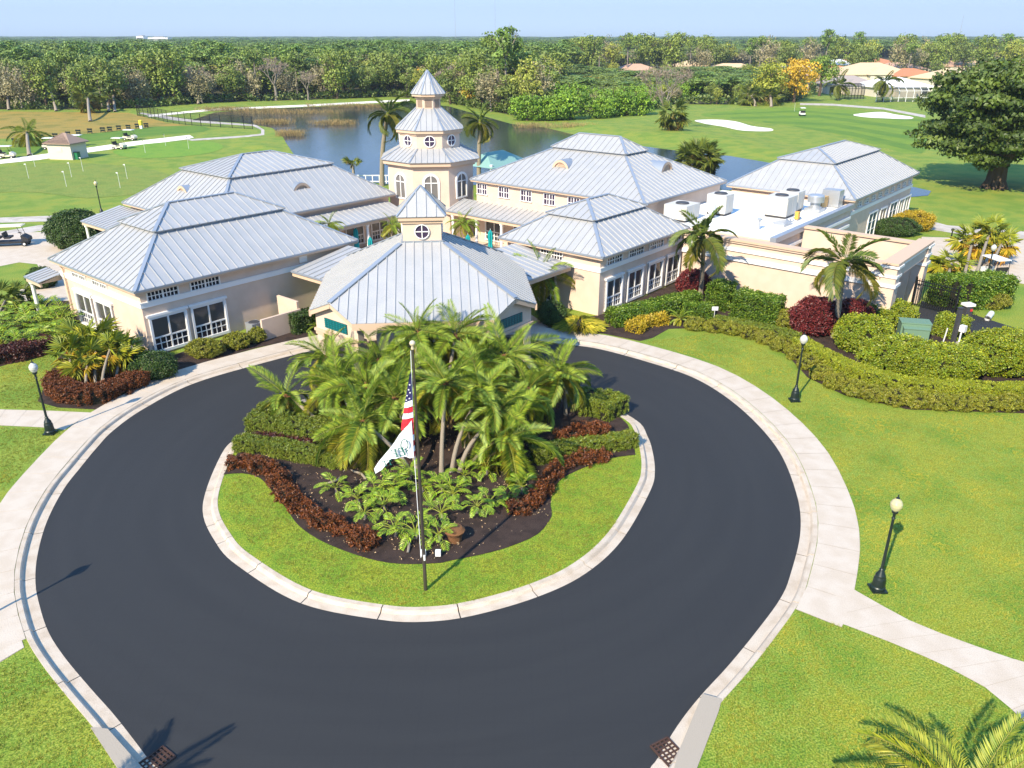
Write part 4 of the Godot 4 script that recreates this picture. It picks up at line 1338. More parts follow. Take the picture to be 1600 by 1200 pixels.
# a palm from its foot to its crown, leaves as parts
func palm(called: String, label: String, foot: Vector3, crown: Vector3, kind: String, count: int, size: float, thick: float, group := "", low := -0.5, shaft := "") -> Node3D:
	var t := thing(called, label, "palm", foot, 0.0, group)
	var top := crown - foot
	var b := B.new()
	var pts := []
	var rad := []
	var bow := Vector3(top.x, 0, top.z) * -0.22
	for i in 9:
		var s := i / 8.0
		pts.append(top * s + bow * sin(PI * s) + Vector3.DOWN * (0.08 if i == 0 else 0.0))
		rad.append(thick * lerpf(1.35 if i == 0 else 1.1, 0.8, s))
	b.tube(pts, rad, 9, false)
	part(t, "trunk", b, M.bark_palm)
	if shaft == "boots":
		var k := B.new()
		var d: Vector3 = (pts[8] - pts[7]).normalized()
		k.tube([top - d * 0.55, top - d * 0.35, top - d * 0.1, top + d * 0.1], [thick * 1.0, thick * 1.7, thick * 1.8, thick * 0.9], 9)
		part(t, "leaf_bases", k, M.boots)
	elif shaft == "green":
		var k := B.new()
		k.col = Color(0.16, 0.19, 0.02)
		var d: Vector3 = (pts[8] - pts[7]).normalized()
		k.tube([top - d * 1.0, top - d * 0.8, top - d * 0.3, top + d * 0.3], [thick * 0.85, thick * 1.15, thick * 1.0, thick * 0.5], 9)
		part(t, "crownshaft", k, M.leaf, true)
	var list: Array = fronds[kind]
	var r := RandomNumberGenerator.new()
	r.seed = hash(foot)
	for i in count:
		var s := (i + 0.5) / count
		var el := lerpf(1.15, low, pow(s, 0.75)) + r.randf_range(-0.28, 0.28)
		var az := i * 2.39996 + r.randf_range(-0.45, 0.45)
		var m: Mesh = list[clampi(int(s * list.size() + r.randf_range(-0.3, 0.3)), 0, list.size() - 1)]
		var k := Basis(Vector3.UP, az) * Basis(Vector3.BACK, el) * Basis(Vector3.RIGHT, r.randf_range(-0.9, 0.9))
		share(t, "frond", m, M.leaf, Transform3D(k.scaled(Vector3.ONE * size * r.randf_range(0.72, 1.14)), top + k.x * 0.06))
	if shaft == "boots":
		for i in 2 + int(r.randi() % 4):
			var k := Basis(Vector3.UP, r.randf() * TAU) * Basis(Vector3.BACK, r.randf_range(-1.4, -0.9))
			share(t, "dead_frond", fronds["dead"][i % 2], M.leaf_dry, Transform3D(k.scaled(Vector3.ONE * size * r.randf_range(0.8, 1.1)), top - Vector3.UP * 0.15))
	return t

# small tuft of leaves that hedges and bushes are made of
func clump(key: String) -> ArrayMesh:
	if clumps.has(key):
		return clumps[key]
	var sets := {
		"dark": [Color(0.02, 0.055, 0.008), Color(0.07, 0.11, 0.015), 0.085, 0.055, 30], "green": [Color(0.035, 0.09, 0.006), Color(0.13, 0.19, 0.015), 0.1, 0.06, 28],
		"trim": [Color(0.065, 0.11, 0.008), Color(0.2, 0.23, 0.022), 0.06, 0.04, 34], "trim_dark": [Color(0.03, 0.055, 0.008), Color(0.09, 0.12, 0.02), 0.06, 0.04, 34],
		"lime": [Color(0.09, 0.15, 0.006), Color(0.26, 0.28, 0.015), 0.12, 0.075, 26], "yellow": [Color(0.22, 0.18, 0.008), Color(0.48, 0.33, 0.02), 0.11, 0.05, 26],
		"lime_small": [Color(0.12, 0.17, 0.008), Color(0.32, 0.33, 0.018), 0.07, 0.045, 34], "olive": [Color(0.085, 0.11, 0.009), Color(0.25, 0.24, 0.022), 0.075, 0.045, 32],
		"red": [Color(0.035, 0.009, 0.011), Color(0.16, 0.024, 0.022), 0.14, 0.09, 24], "rust": [Color(0.045, 0.014, 0.006), Color(0.24, 0.075, 0.014), 0.09, 0.045, 30],
		"litter": [Color(0.2, 0.12, 0.05), Color(0.5, 0.36, 0.2), 0.07, 0.03, 3], "maroon": [Color(0.03, 0.01, 0.008), Color(0.13, 0.03, 0.015), 0.09, 0.05, 30], "reed": [Color(0.2, 0.15, 0.06), Color(0.36, 0.28, 0.12), 0.5, 0.03, 18],
		"bramble": [Color(0.04, 0.075, 0.012), Color(0.12, 0.16, 0.03), 0.32, 0.22, 22], "mangrove": [Color(0.04, 0.1, 0.006), Color(0.14, 0.2, 0.012), 0.34, 0.24, 24]}
	var s: Array = sets[key]
	var r := RandomNumberGenerator.new()
	r.seed = hash(key)
	var b := B.new()
	for i in s[4]:
		var d := Vector3(r.randfn(), absf(r.randfn()) * 0.9, r.randfn()).normalized()
		if key == "reed":
			d = Vector3(r.randf_range(-0.25, 0.25), 1.0, r.randf_range(-0.25, 0.25)).normalized()
		var o: Vector3 = Vector3(r.randfn(), r.randfn() * 0.6, r.randfn()) * s[2] * (0.75 if key != "reed" else 0.5)
		var w := d.cross(Vector3(r.randfn(), r.randfn(), r.randfn())).normalized()
		b.col = shade(r, s[0], s[1])
		b.leaf(o, d, w, s[2] * r.randf_range(0.7, 1.3), s[3] * r.randf_range(0.8, 1.2), Vector3.DOWN * 0.2)
	clumps[key] = b.done(true)
	return clumps[key]

func tufts(parent: Node, key: String, spots: Array, size: float, sd: int, m: Material = null) -> MultiMeshInstance3D:
	var r := RandomNumberGenerator.new()
	r.seed = sd
	var mm := MultiMesh.new()
	mm.transform_format = MultiMesh.TRANSFORM_3D
	mm.use_colors = true
	mm.mesh = clump(key)
	mm.instance_count = spots.size()
	for i in spots.size():
		var up: Vector3 = spots[i][1]
		var z := up.cross(Vector3(r.randfn(), r.randfn(), r.randfn())).normalized()
		var k := Basis(up.cross(z), up, z)
		mm.set_instance_transform(i, Transform3D(k.scaled(Vector3.ONE * size * r.randf_range(0.75, 1.3)), spots[i][0]))
		var g := r.randf_range(0.72, 1.2)
		mm.set_instance_color(i, Color(g * r.randf_range(0.92, 1.1), g, g))
	var o := MultiMeshInstance3D.new()
	o.name = "foliage"
	o.multimesh = mm
	o.material_override = m if m else M.leaf_gloss
	o.set_meta("kind", "stuff")
	parent.add_child(o, true)
	return o

# rounded bush
func bush(called: String, label: String, at: Vector3, rad: Vector3, key: String, per_m2: float, group := "", size := 1.0) -> Node3D:
	var t := thing(called, label, "shrub", at, 0.0, group)
	var r := RandomNumberGenerator.new()
	r.seed = hash(at)
	var f := FastNoiseLite.new()
	f.seed = int(r.randi() % 1000)
	f.frequency = 0.9
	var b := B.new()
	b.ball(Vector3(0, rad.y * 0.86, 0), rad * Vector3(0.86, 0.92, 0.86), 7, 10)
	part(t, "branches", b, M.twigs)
	var area := 4.0 * PI * pow((pow(rad.x * rad.y, 1.6) + pow(rad.x * rad.z, 1.6) + pow(rad.y * rad.z, 1.6)) / 3.0, 1.0 / 1.6)
	var spots := []
	for i in int(area * per_m2):
		var d := Vector3(r.randfn(), r.randfn(), r.randfn()).normalized()
		var p := d * rad * (1.0 + 0.22 * f.get_noise_3dv(d * rad * 1.6) + r.randf_range(-0.08, 0.04)) + Vector3(0, rad.y * 0.9, 0)
		if p.y > 0.03:
			spots.append([p, (d / rad).normalized().lerp(Vector3.UP, 0.3).normalized()])
	tufts(t, key, spots, size, int(r.randi() % 99999))
	return t

# clipped or loose hedge along a line on the ground
func hedge(called: String, label: String, line: Array, wide: float, high: float, key: String, per_m2: float, loose := 0.05, group := "", size := 1.0, y0 := 0.0) -> Node3D:
	var c: Vector2 = line[0]
	var t := thing(called, label, "hedge", v3(c, y0), 0.0, group)
	var r := RandomNumberGenerator.new()
	r.seed = hash(line)
	var p := smooth(line, false, 0.5)
	var b := B.new()
	var h := high - 0.06 - loose * 0.5
	var w := wide * 0.5 - 0.05 - loose * 0.5
	var lft := offset(p, w)
	var rgt := offset(p, -w)
	var f := FastNoiseLite.new()
	f.seed = int(r.randi() % 1000)
	f.frequency = 0.7
	var spots := []
	for i in p.size() - 1:
		var a0 := v3(lft[i] - c, 0)
		var a1 := v3(lft[i + 1] - c, 0)
		var b0 := v3(rgt[i] - c, 0)
		var b1 := v3(rgt[i + 1] - c, 0)
		var up := Vector3.UP * h
		b.quad(a0 + up, a1 + up, b1 + up, b0 + up)
		b.quad(a0, a0 + up, a1 + up, a1)
		b.quad(b0, b0 + up, b1 + up, b1)
		if i == 0:
			b.quad(a0, a0 + up, b0 + up, b0)
		if i == p.size() - 2:
			b.quad(a1, a1 + up, b1 + up, b1)
		var l: float = p[i].distance_to(p[i + 1])
		var t2: Vector2 = (p[i + 1] - p[i]).normalized()
		var side := Vector3(t2.y, 0, -t2.x)
		var cnt := l * (wide + 2 * high) * per_m2
		for k in int(cnt + r.randf()):
			var m: Vector2 = p[i].lerp(p[i + 1], r.randf()) - c
			var q := r.randf() * (wide + 2 * high)
			var nrm := Vector3.UP
			var o := Vector3(m.x, 0, m.y)
			if q < wide:
				o += side * (q - wide * 0.5) + Vector3.UP * high
			else:
				var s := 1.0 if q < wide + high else -1.0
				nrm = side * s
				o += nrm * wide * 0.5 + Vector3.UP * fposmod(q - wide, high)
			o += nrm * loose * (f.get_noise_3dv(o + v3(c, 0)) * 2.0 + r.randf_range(-0.6, 0.4))
			spots.append([o, nrm.lerp(Vector3.UP, 0.35).normalized()])
	for e in [0, p.size() - 1]:
		var dir: Vector2 = (p[1] - p[0]).normalized() * -1.0 if e == 0 else (p[-1] - p[-2]).normalized()
		var m: Vector2 = p[e] - c
		for k in int(wide * high * per_m2):
			var s := Vector3(dir.y, 0, -dir.x)
			spots.append([Vector3(m.x, r.randf() * high, m.y) + s * r.randf_range(-0.5, 0.5) * wide + Vector3(dir.x, 0, dir.y) * r.randf_range(-loose, 0.05), Vector3(dir.x, 0.3, dir.y).normalized()])
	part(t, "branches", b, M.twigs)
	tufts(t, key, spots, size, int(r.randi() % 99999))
	return t

# a low plant of big leaves from one root
func leafy(called: String, label: String, at: Vector3, kind: String, count: int, size: float, group := "") -> Node3D:
	var t := thing(called, label, "plant", at, 0.0, group)
	var b := B.new()
	b.tube([Vector3(0, -0.05, 0), Vector3(0.05, 0.15, 0.02), Vector3(0, 0.32, 0)], [0.07, 0.06, 0.05], 7)
	part(t, "stem", b, M.bark_grey)
	var r := RandomNumberGenerator.new()
	r.seed = hash(at)
	for i in count:
		var s := (i + 0.5) / count
		var k := Basis(Vector3.UP, i * 2.39996 + r.randf_range(-0.3, 0.3)) * Basis(Vector3.BACK, lerpf(1.0, -0.15, s) + r.randf_range(-0.15, 0.15))
		share(t, "leaf", fronds[kind][r.randi() % fronds[kind].size()], M.leaf_gloss, Transform3D(k.scaled(Vector3.ONE * size * r.randf_range(0.8, 1.15)), Vector3(0, 0.28, 0)))
	return t

func strap_bush(label: String, at: Vector3, r0: float, count: int, length: float, c0: Color, c1: Color) -> void:
	var t := thing("strap_leaf_shrub", label, "shrub", at)
	var r := RandomNumberGenerator.new()
	r.seed = hash(at)
	var b := B.new()
	for i in count:
		var az := r.randf() * TAU
		var q := sqrt(r.randf())
		var o := Vector3(cos(az), 0, sin(az)) * r0 * q * 0.85 + Vector3.UP * 0.35 * (1.0 - q * 0.6)
		var d := Vector3(cos(az) * (0.35 + q), 1.15 - q * 0.5, sin(az) * (0.35 + q)).normalized()
		b.col = shade(r, c0, c1)
		b.leaf(o, d, d.cross(Vector3.UP).normalized(), length * r.randf_range(0.7, 1.2), 0.045, Vector3(d.x, -1.2, d.z) * 0.35)
	part(t, "leaves", b, M.leaf, true).set_meta("kind", "stuff")
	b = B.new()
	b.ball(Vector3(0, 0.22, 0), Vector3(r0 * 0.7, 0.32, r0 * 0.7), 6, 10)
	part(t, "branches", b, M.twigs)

func make_island() -> void:
	make_frond_sets()
	var g := "date palms on the island"
	var list := [
		[Vector3(-8.70, 0.00, -34.16), Vector3(-11.36, 1.45, -36.30), 11, 0.8, "small date palm leaning out over the asphalt from the clipped hedge"],
		[Vector3(-7.32, 0.00, -33.38), Vector3(-8.45, 2.23, -35.80), 18, 1.0, ""], [Vector3(-7.67, 0.00, -35.39), Vector3(-9.69, 2.70, -38.20), 17, 0.9, ""], [Vector3(-5.95, 0.00, -34.03), Vector3(-6.80, 2.80, -37.60), 18, 1.0, ""],
		[Vector3(-4.58, 0.00, -34.03), Vector3(-4.87, 4.03, -38.40), 19, 1.0, ""], [Vector3(-3.34, 0.00, -34.03), Vector3(-2.91, 3.82, -38.60), 18, 0.95, ""], [Vector3(-2.19, 0.00, -33.38), Vector3(-0.39, 3.20, -37.20), 19, 1.0, ""],
		[Vector3(2.79, 0.00, -37.00), Vector3(2.32, 2.42, -36.80), 20, 0.85, "bushy date palm with a hanging skirt, standing apart by the rust shrubs"],
		[Vector3(-3.17, 0.00, -31.08), Vector3(-3.02, 3.26, -33.60), 19, 0.95, ""], [Vector3(-2.71, 0.00, -31.08), Vector3(-1.42, 2.97, -33.40), 18, 0.95, ""], [Vector3(-2.36, 0.00, -31.08), Vector3(-0.52, 2.43, -32.60), 18, 0.95, ""],
		[Vector3(-4.52, 0.00, -30.85), Vector3(-6.82, 1.88, -32.40), 22, 1.1, "date palm with long arching fronds leaning over the mulch behind the flags"],
		[Vector3(-1.81, 0.00, -31.66), Vector3(-0.23, 1.51, -31.60), 15, 0.95, "date palm on a short sloping trunk with an orange cut crown base"],
		[Vector3(-4.24, 0.00, -30.91), Vector3(-5.52, 2.39, -33.80), 17, 0.9, ""], [Vector3(-6.19, 0.00, -34.03), Vector3(-7.15, 2.32, -35.60), 16, 0.9, ""], [Vector3(0.00, 0.00, -34.16), Vector3(0.81, 2.20, -35.40), 18, 0.9, ""],
		[Vector3(-4.95, 0.00, -34.03), Vector3(-5.04, 2.83, -36.00), 15, 0.9, ""], [Vector3(-0.91, 0.00, -33.38), Vector3(-1.82, 3.24, -36.00), 16, 0.9, ""]]
	for p in list:
		palm("date_palm", p[4] if p[4] != "" else "tall date palm in the dense cluster around the island's middle", p[0], p[1], "date", p[2] + 14, p[3] * rng.randf_range(0.9, 1.15), 0.1, g, -0.85, "boots")
	var green_bed := "split leaf plants in the mulch"
	for p in [Vector3(-6.42, 0.00, -28.32), Vector3(-5.77, 0.00, -28.92), Vector3(-5.16, 0.00, -29.23), Vector3(-5.97, 0.00, -27.27), Vector3(-4.57, 0.00, -26.10), Vector3(-3.75, 0.00, -25.93), Vector3(-3.02, 0.00, -29.23), Vector3(-2.49, 0.00, -28.72), Vector3(-1.45, 0.00, -27.74), Vector3(-0.93, 0.00, -28.08), Vector3(0.41, 0.00, -29.34), Vector3(-0.21, 0.00, -28.42), Vector3(-2.86, 0.00, -27.27), Vector3(-2.83, 0.00, -25.76), Vector3(-4.51, 0.00, -30.30), Vector3(-1.14, 0.00, -30.85), Vector3(0.00, 0.00, -31.25), Vector3(-7.54, 0.00, -29.23), Vector3(-2.12, 0.00, -30.30), Vector3(-3.85, 0.00, -29.34), Vector3(-5.28, 0.00, -27.84)]:
		leafy("split_leaf_plant", "bright green split leaf plant growing in the island's mulch", p + Vector3(0, 0.02, 0), "selloum", 12, rng.randf_range(0.75, 1.05), green_bed)
	hedge("hedge", "broad clipped green hedge block beside the leaning small palm", [Vector2(-12.89, -35.53), Vector2(-11.47, -35.25), Vector2(-9.35, -34.29), Vector2(-7.90, -34.03)], 1.9, 0.95, "trim", 70, 0.06)
	hedge("hedge", "low clipped hedge strip in front of the rust shrubs, flags side", [Vector2(-13.05, -33.38), Vector2(-11.48, -33.00), Vector2(-9.82, -32.38), Vector2(-7.57, -31.54)], 0.8, 0.6, "trim", 80, 0.05)
	hedge("hedge", "broad clipped green hedge block by the skirted palm", [Vector2(3.53, -37.61), Vector2(4.52, -37.46), Vector2(5.43, -36.70)], 1.7, 0.9, "trim", 70, 0.06)
	hedge("hedge", "long clipped hedge strip crossing the mulch to the island's kerb", [Vector2(1.03, -32.02), Vector2(2.39, -32.62), Vector2(4.24, -33.12), Vector2(5.85, -33.77)], 0.75, 0.65, "trim", 80, 0.04)
	var rs := "rust coloured shrub strips on the island"
	hedge("croton_hedge", "rust red shrub strip edging the island lawn by the pale flag", [Vector2(-12.91, -31.66), Vector2(-11.83, -31.66), Vector2(-10.69, -30.69), Vector2(-9.71, -29.34), Vector2(-8.58, -27.84), Vector2(-7.58, -26.90), Vector2(-6.40, -26.10), Vector2(-5.28, -25.34)], 0.65, 0.4, "rust", 48, 0.24, rs)
	hedge("croton_hedge", "rust red shrub strip curling round the lawn by the palm shadow", [Vector2(-0.13, -27.84), Vector2(0.66, -28.08), Vector2(1.23, -29.08), Vector2(1.54, -30.13), Vector2(2.32, -31.43), Vector2(3.68, -32.02), Vector2(4.40, -32.38)], 0.6, 0.4, "rust", 48, 0.24, rs)
	hedge("croton_hedge", "rust red shrub strip between two clipped hedges beneath the skirted palm", [Vector2(2.23, -34.03), Vector2(3.29, -34.56), Vector2(4.75, -34.97)], 0.7, 0.42, "rust", 48, 0.24, rs)
	hedge("croton_hedge", "dark rust shrub strip between the two clipped hedges beside the asphalt", [Vector2(-12.46, -33.77), Vector2(-11.01, -33.51), Vector2(-9.36, -33.00)], 0.5, 0.45, "maroon", 60, 0.1, rs)
	var bed := PackedVector2Array([Vector2(-12.91, -30.85), Vector2(-11.22, -30.57), Vector2(-9.38, -28.08), Vector2(-7.62, -25.93), Vector2(-5.02, -24.49), Vector2(-2.62, -24.37), Vector2(-0.12, -25.38), Vector2(1.62, -27.50), Vector2(1.80, -29.60), Vector2(4.51, -32.32), Vector2(3.10, -34.03), Vector2(-5.20, -36.11), Vector2(-12.19, -33.38)])
	var lit := thing("leaf_litter", "scattered dry leaves and chips on the island's mulch", "litter")
	lit.set_meta("kind", "stuff")
	var spots := []
	while spots.size() < 900:
		var q := Vector2(rng.randf_range(-13, 6), rng.randf_range(-36, -24))
		if Geometry2D.is_point_in_polygon(q, bed):
			spots.append([v3(q, 0.05), Vector3.UP])
	tufts(lit, "litter", spots, 1.0, 8, M.leaf_dry)
	var cone := thing("palm_stump", "brown palm stump standing in the mulch behind the flagpole", "stump", Vector3(-2.22, 0.00, -25.80))
	var b := B.new()
	b.lathe([Vector2(0.26, 0), Vector2(0.3, 0.3), Vector2(0.42, 0.5), Vector2(0.3, 0.62), Vector2(0, 0.66)], Vector3.ZERO, 12)
	part(cone, "stump", b, M.boots)
	for p in [[Vector3(-7.86, 0.00, -30.13), 0.5], [Vector3(-4.14, 0.00, -25.50), 1.9], [Vector3(-6.95, 0.00, -30.69), 2.6]]:
		var o := thing("bare_root", "pale curved bare stem lying on the island's mulch", "stem", p[0] + Vector3(0, 0.05, 0), p[1], "bare stems on the mulch")
		b = B.new()
		b.tube([Vector3(-0.6, 0.0, 0), Vector3(-0.2, 0.1, 0.15), Vector3(0.2, 0.12, 0.1), Vector3(0.6, 0.4, -0.1)], [0.05, 0.06, 0.05, 0.03], 7)
		part(o, "stem", b, M.bark_palm)

func make_beds() -> void:
	# along the east wing
	hedge("hedge", "lush rounded hedge below the four tall windows", [Vector2(6.73, -50.88), Vector2(8.84, -51.94), Vector2(11.13, -53.59), Vector2(13.25, -55.05)], 1.3, 0.95, "green", 60, 0.12)
	hedge("hedge", "lush hedge piece behind the pygmy palm", [Vector2(12.09, -52.75), Vector2(13.82, -52.48)], 1.1, 0.8, "green", 60, 0.1)
	hedge("croton_hedge", "golden yellow low shrubs at the bed's tip", [Vector2(8.03, -49.36), Vector2(9.11, -50.88), Vector2(10.49, -51.27)], 0.8, 0.55, "yellow", 55, 0.16)
	leafy("pygmy_palm", "small feathery palm between golden shrubs and long hedge", Vector3(11.45, 0.00, -51.27), "date", 16, 0.42)
	strap_bush("yellow striped strap leaf shrub at the cream corner of the east wing", Vector3(4.52, 0.00, -50.36), 1.35, 700, 0.7, Color(0.1, 0.13, 0.01), Color(0.5, 0.42, 0.05))
	bush("shrub", "dark green shrub between the canopy gable and yellow strap leaves", Vector3(2.71, 0.00, -51.27), Vector3(0.9, 0.8, 0.9), "dark", 40)
	hedge("box_hedge", "tall square cut glossy hedge beside the palm trunk", [Vector2(14.50, -55.05), Vector2(15.49, -54.17)], 1.5, 1.8, "green", 45, 0.1, "", 1.15)
	hedge("box_hedge", "tall long cut glossy hedge against the cream yard wall", [Vector2(15.75, -53.03), Vector2(18.09, -51.14)], 1.5, 1.7, "green", 45, 0.1, "", 1.15)
	bush("copperleaf_bush", "dark red copperleaf bush under the windowless corner of the east wing", Vector3(13.76, 0.00, -58.17), Vector3(1.1, 0.9, 1.1), "red", 36)
	bush("copperleaf_bush", "big dark red copperleaf bush before the yard wall with bright red leaves", Vector3(19.96, 0.00, -49.36), Vector3(1.5, 1.2, 1.2), "red", 36)
	bush("copperleaf_bush", "dark red copperleaf bush behind the palm by the yard pier", Vector3(22.72, 0.00, -50.36), Vector3(1.2, 1.0, 1.0), "red", 36)
	bush("shrub", "small yellow green shrub beside the big copperleaf bush", Vector3(18.50, 0.00, -50.62), Vector3(0.75, 0.6, 0.7), "olive", 50)
	var tier := "two tier hedge along the lawn"
	hedge("hedge", "upper lime hedge strip from the little sign to the street lamp", [Vector2(13.55, -50.36), Vector2(15.58, -49.12), Vector2(17.11, -47.92), Vector2(17.92, -46.89)], 0.9, 0.75, "trim", 80, 0.05, tier)
	hedge("hedge", "upper lime hedge strip running from the street lamp past the transformer", [Vector2(17.87, -46.11), Vector2(18.52, -43.80), Vector2(19.41, -41.68), Vector2(21.18, -39.90), Vector2(23.58, -39.06), Vector2(27.60, -38.81), Vector2(33.71, -39.65)], 0.95, 0.85, "lime_small", 75, 0.05, tier)
	var low := [1085, 1115, 1142, 1170, 1196, 1220, 1243, 1262, 1282, 1306, 1334, 1364, 1396, 1430, 1464, 1500, 1536, 1572, 1608]
	var lowy := [515, 518, 522, 528, 536, 547, 560, 576, 590, 603, 614, 622, 628, 632, 635, 636, 636, 636, 636]
	var low_spots := [Vector2(12.18, -49.98), Vector2(13.38, -49.61), Vector2(14.40, -49.12), Vector2(15.38, -48.39), Vector2(16.19, -47.46), Vector2(16.78, -46.22), Vector2(17.25, -44.82), Vector2(17.44, -43.21), Vector2(17.65, -41.68), Vector2(18.06, -40.42), Vector2(18.68, -39.48), Vector2(19.45, -38.81), Vector2(20.34, -38.32), Vector2(21.36, -38.01), Vector2(22.39, -37.77), Vector2(23.53, -37.61), Vector2(24.74, -37.61), Vector2(25.95, -37.61), Vector2(27.16, -37.61)]
	for i in low_spots.size():
		bush("border_shrub", "small rounded olive shrub in the row edging the lawn's mulch", v3(low_spots[i], 0), Vector3(0.62, 0.42, 0.5), "olive", 60, "rounded shrubs edging the lawn")
	bush("ficus_shrub", "glossy lime green shrub beside the green transformer and palm trunk", Vector3(21.87, 0.00, -46.44), Vector3(1.7, 1.1, 1.5), "lime", 34)
	bush("ficus_shrub", "glossy lime green shrub against the yard pier", Vector3(25.39, 0.00, -50.88), Vector3(1.7, 0.9, 1.2), "lime", 34)
	bush("ficus_shrub", "broad glossy shrub in front of the green transformer", Vector3(22.47, 0.00, -42.82), Vector3(2.2, 1.1, 1.3), "lime", 34)
	bush("ficus_shrub", "broad glossy shrub between the call box and the long hedge", Vector3(24.62, 0.00, -41.87), Vector3(2.2, 1.0, 1.3), "lime", 34)
	bush("ficus_shrub", "broad glossy shrub next to the service road mouth", Vector3(28.46, 0.00, -42.82), Vector3(2.3, 1.3, 1.5), "lime", 34)
	bush("ficus_shrub", "tall glossy shrub at the end of the long hedge", Vector3(31.16, 0.00, -42.34), Vector3(2.2, 1.4, 1.6), "lime", 34)
	hedge("box_hedge", "square yellow tipped hedge behind the black lamp post", [Vector2(28.12, -49.36), Vector2(29.06, -48.16)], 1.2, 1.3, "lime", 45, 0.12)
	hedge("box_hedge", "tall dense green hedge behind the black gate", [Vector2(31.27, -56.26), Vector2(32.54, -55.05), Vector2(36.01, -56.26)], 2.0, 2.0, "green", 40, 0.15, "", 1.2)
	bush("shrub", "low olive shrub beside the fallen white pipe", Vector3(34.70, 0.00, -54.75), Vector3(1.1, 0.55, 0.9), "olive", 50)
	bush("shrub", "yellow green shrub at the foot of the teal doored wing", Vector3(37.56, 0.00, -77.17), Vector3(2.2, 0.9, 1.3), "dark", 30)
	bush("shrub", "golden shrub at the corner of the teal doored wing", Vector3(40.29, 0.00, -79.41), Vector3(2.0, 1.0, 1.3), "yellow", 30)
	# royal palms by the yard wall
	palm("royal_palm", "palm with grey trunk and plume fronds before the east wing's end", Vector3(14.00, 0.00, -56.57), Vector3(13.35, 5.09, -54.60), "royal", 15, 0.92, 0.17, "plume palms by the yard wall", -0.5, "green")
	palm("royal_palm", "palm with pale trunk and arching plume fronds among copperleaf bushes", Vector3(20.95, 0.00, -48.51), Vector3(20.66, 4.96, -48.30), "royal", 14, 0.98, 0.19, "plume palms by the yard wall", -0.45, "green")
	palm("fan_palm", "feathery palm between the canopy and the east wing wall", Vector3(2.31, 0.00, -54.75), Vector3(2.06, 2.69, -54.00), "date", 20, 1.05, 0.12, "", -0.7)
	# sabal palms with dead leaves by the gate
	for p in [[Vector3(33.18, 0.00, -58.67), Vector3(35.74, 1.00, -63.00), 1.0], [Vector3(35.17, 0.00, -59.85), Vector3(39.06, 2.11, -66.50), 1.0], [Vector3(35.84, 0.00, -59.51), Vector3(40.66, 2.92, -67.00), 1.1], [Vector3(36.40, 0.00, -59.17), Vector3(41.60, 1.94, -66.50), 1.0]]:
		palm("sabal_palm", "fan palm with orange dead leaves beyond the black gate", p[0], p[1], "fan", 22, p[2] * 1.15, 0.13, "fan palms by the gate", -1.3)
	# by the west wing
	bush("shrub", "dark green rounded bush at the corner of the west wing", Vector3(-20.55, 0.00, -42.05), Vector3(1.25, 0.75, 0.95), "dark", 55)
	bush("shrub", "yellow green rounded bush under the second tall window of the west wing", Vector3(-18.76, 0.00, -45.25), Vector3(1.05, 0.55, 0.7), "olive", 60)
	bush("shrub", "yellow green bush midway along the west wing's wall", Vector3(-17.32, 0.00, -46.66), Vector3(0.75, 0.5, 0.6), "olive", 60)
	bush("shrub", "small yellow green bush next to the grey condenser", Vector3(-16.37, 0.00, -47.80), Vector3(0.55, 0.45, 0.5), "olive", 60)
	hedge("box_hedge", "glossy green hedge before the low screen wall", [Vector2(-14.59, -49.36), Vector2(-13.31, -50.62)], 1.1, 1.15, "dark", 50, 0.12)
	leafy("pygmy_palm", "small feathery palm beside the hedge and the canopy's gable", Vector3(-13.01, 0.00, -49.86), "date", 14, 0.45)
	for p in [[Vector3(-24.46, 0.00, -40.25), Vector3(-25.13, 1.33, -42.00)], [Vector3(-23.47, 0.00, -39.90), Vector3(-23.94, 1.22, -41.60)], [Vector3(-22.59, 0.00, -39.90), Vector3(-22.79, 1.72, -42.00)], [Vector3(-22.30, 0.00, -40.95), Vector3(-22.42, 1.29, -42.60)], [Vector3(-23.24, 0.00, -40.51), Vector3(-24.06, 1.85, -43.20)], [Vector3(-24.33, 0.00, -41.13), Vector3(-25.14, 1.78, -43.40)]]:
		palm("fan_palm_clump", "yellow green fan palm in the clump at the west wing's corner", p[0], p[1], "fan", 17, 0.95, 0.08, "fan palms by the west wing", -1.0)
	hedge("croton_hedge", "rust red hedge curving below the yellow fan palms", [Vector2(-25.42, -41.13), Vector2(-24.99, -39.90), Vector2(-23.93, -39.06), Vector2(-22.30, -38.57), Vector2(-21.53, -39.90), Vector2(-20.82, -41.13)], 1.1, 0.75, "rust", 55, 0.16)
	hedge("croton_hedge", "dark maroon hedge along the lawn below the big leaved mass", [Vector2(-31.95, -43.60), Vector2(-30.78, -44.21), Vector2(-29.71, -45.03), Vector2(-28.91, -46.33)], 1.2, 0.85, "maroon", 55, 0.16)
	var bl := "big leaved plants by the cart court"
	for p in [Vector2(-33.24, -47.00), Vector2(-31.90, -46.44), Vector2(-30.71, -46.11), Vector2(-30.08, -47.00), Vector2(-29.60, -48.16), Vector2(-34.25, -49.36), Vector2(-32.84, -49.12), Vector2(-31.80, -49.36), Vector2(-31.19, -50.36), Vector2(-30.01, -49.98), Vector2(-33.80, -51.94), Vector2(-32.62, -52.62), Vector2(-30.93, -51.94)]:
		leafy("split_leaf_plant", "tall glossy split leaf plant in the mass beside the cart court", v3(p, 0), "selloum", 18, rng.randf_range(1.4, 1.8), bl)
	for p in [[Vector3(-34.25, 0.00, -49.36), Vector3(-35.35, 1.04, -53.00)], [Vector3(-35.35, 0.00, -51.94), Vector3(-35.33, 0.95, -54.50)]]:
		palm("fan_palm_clump", "green fan palm standing in the big leaved mass", p[0], p[1], "fan_green", 16, 0.95, 0.09, "fan palms by the west wing", -0.9)
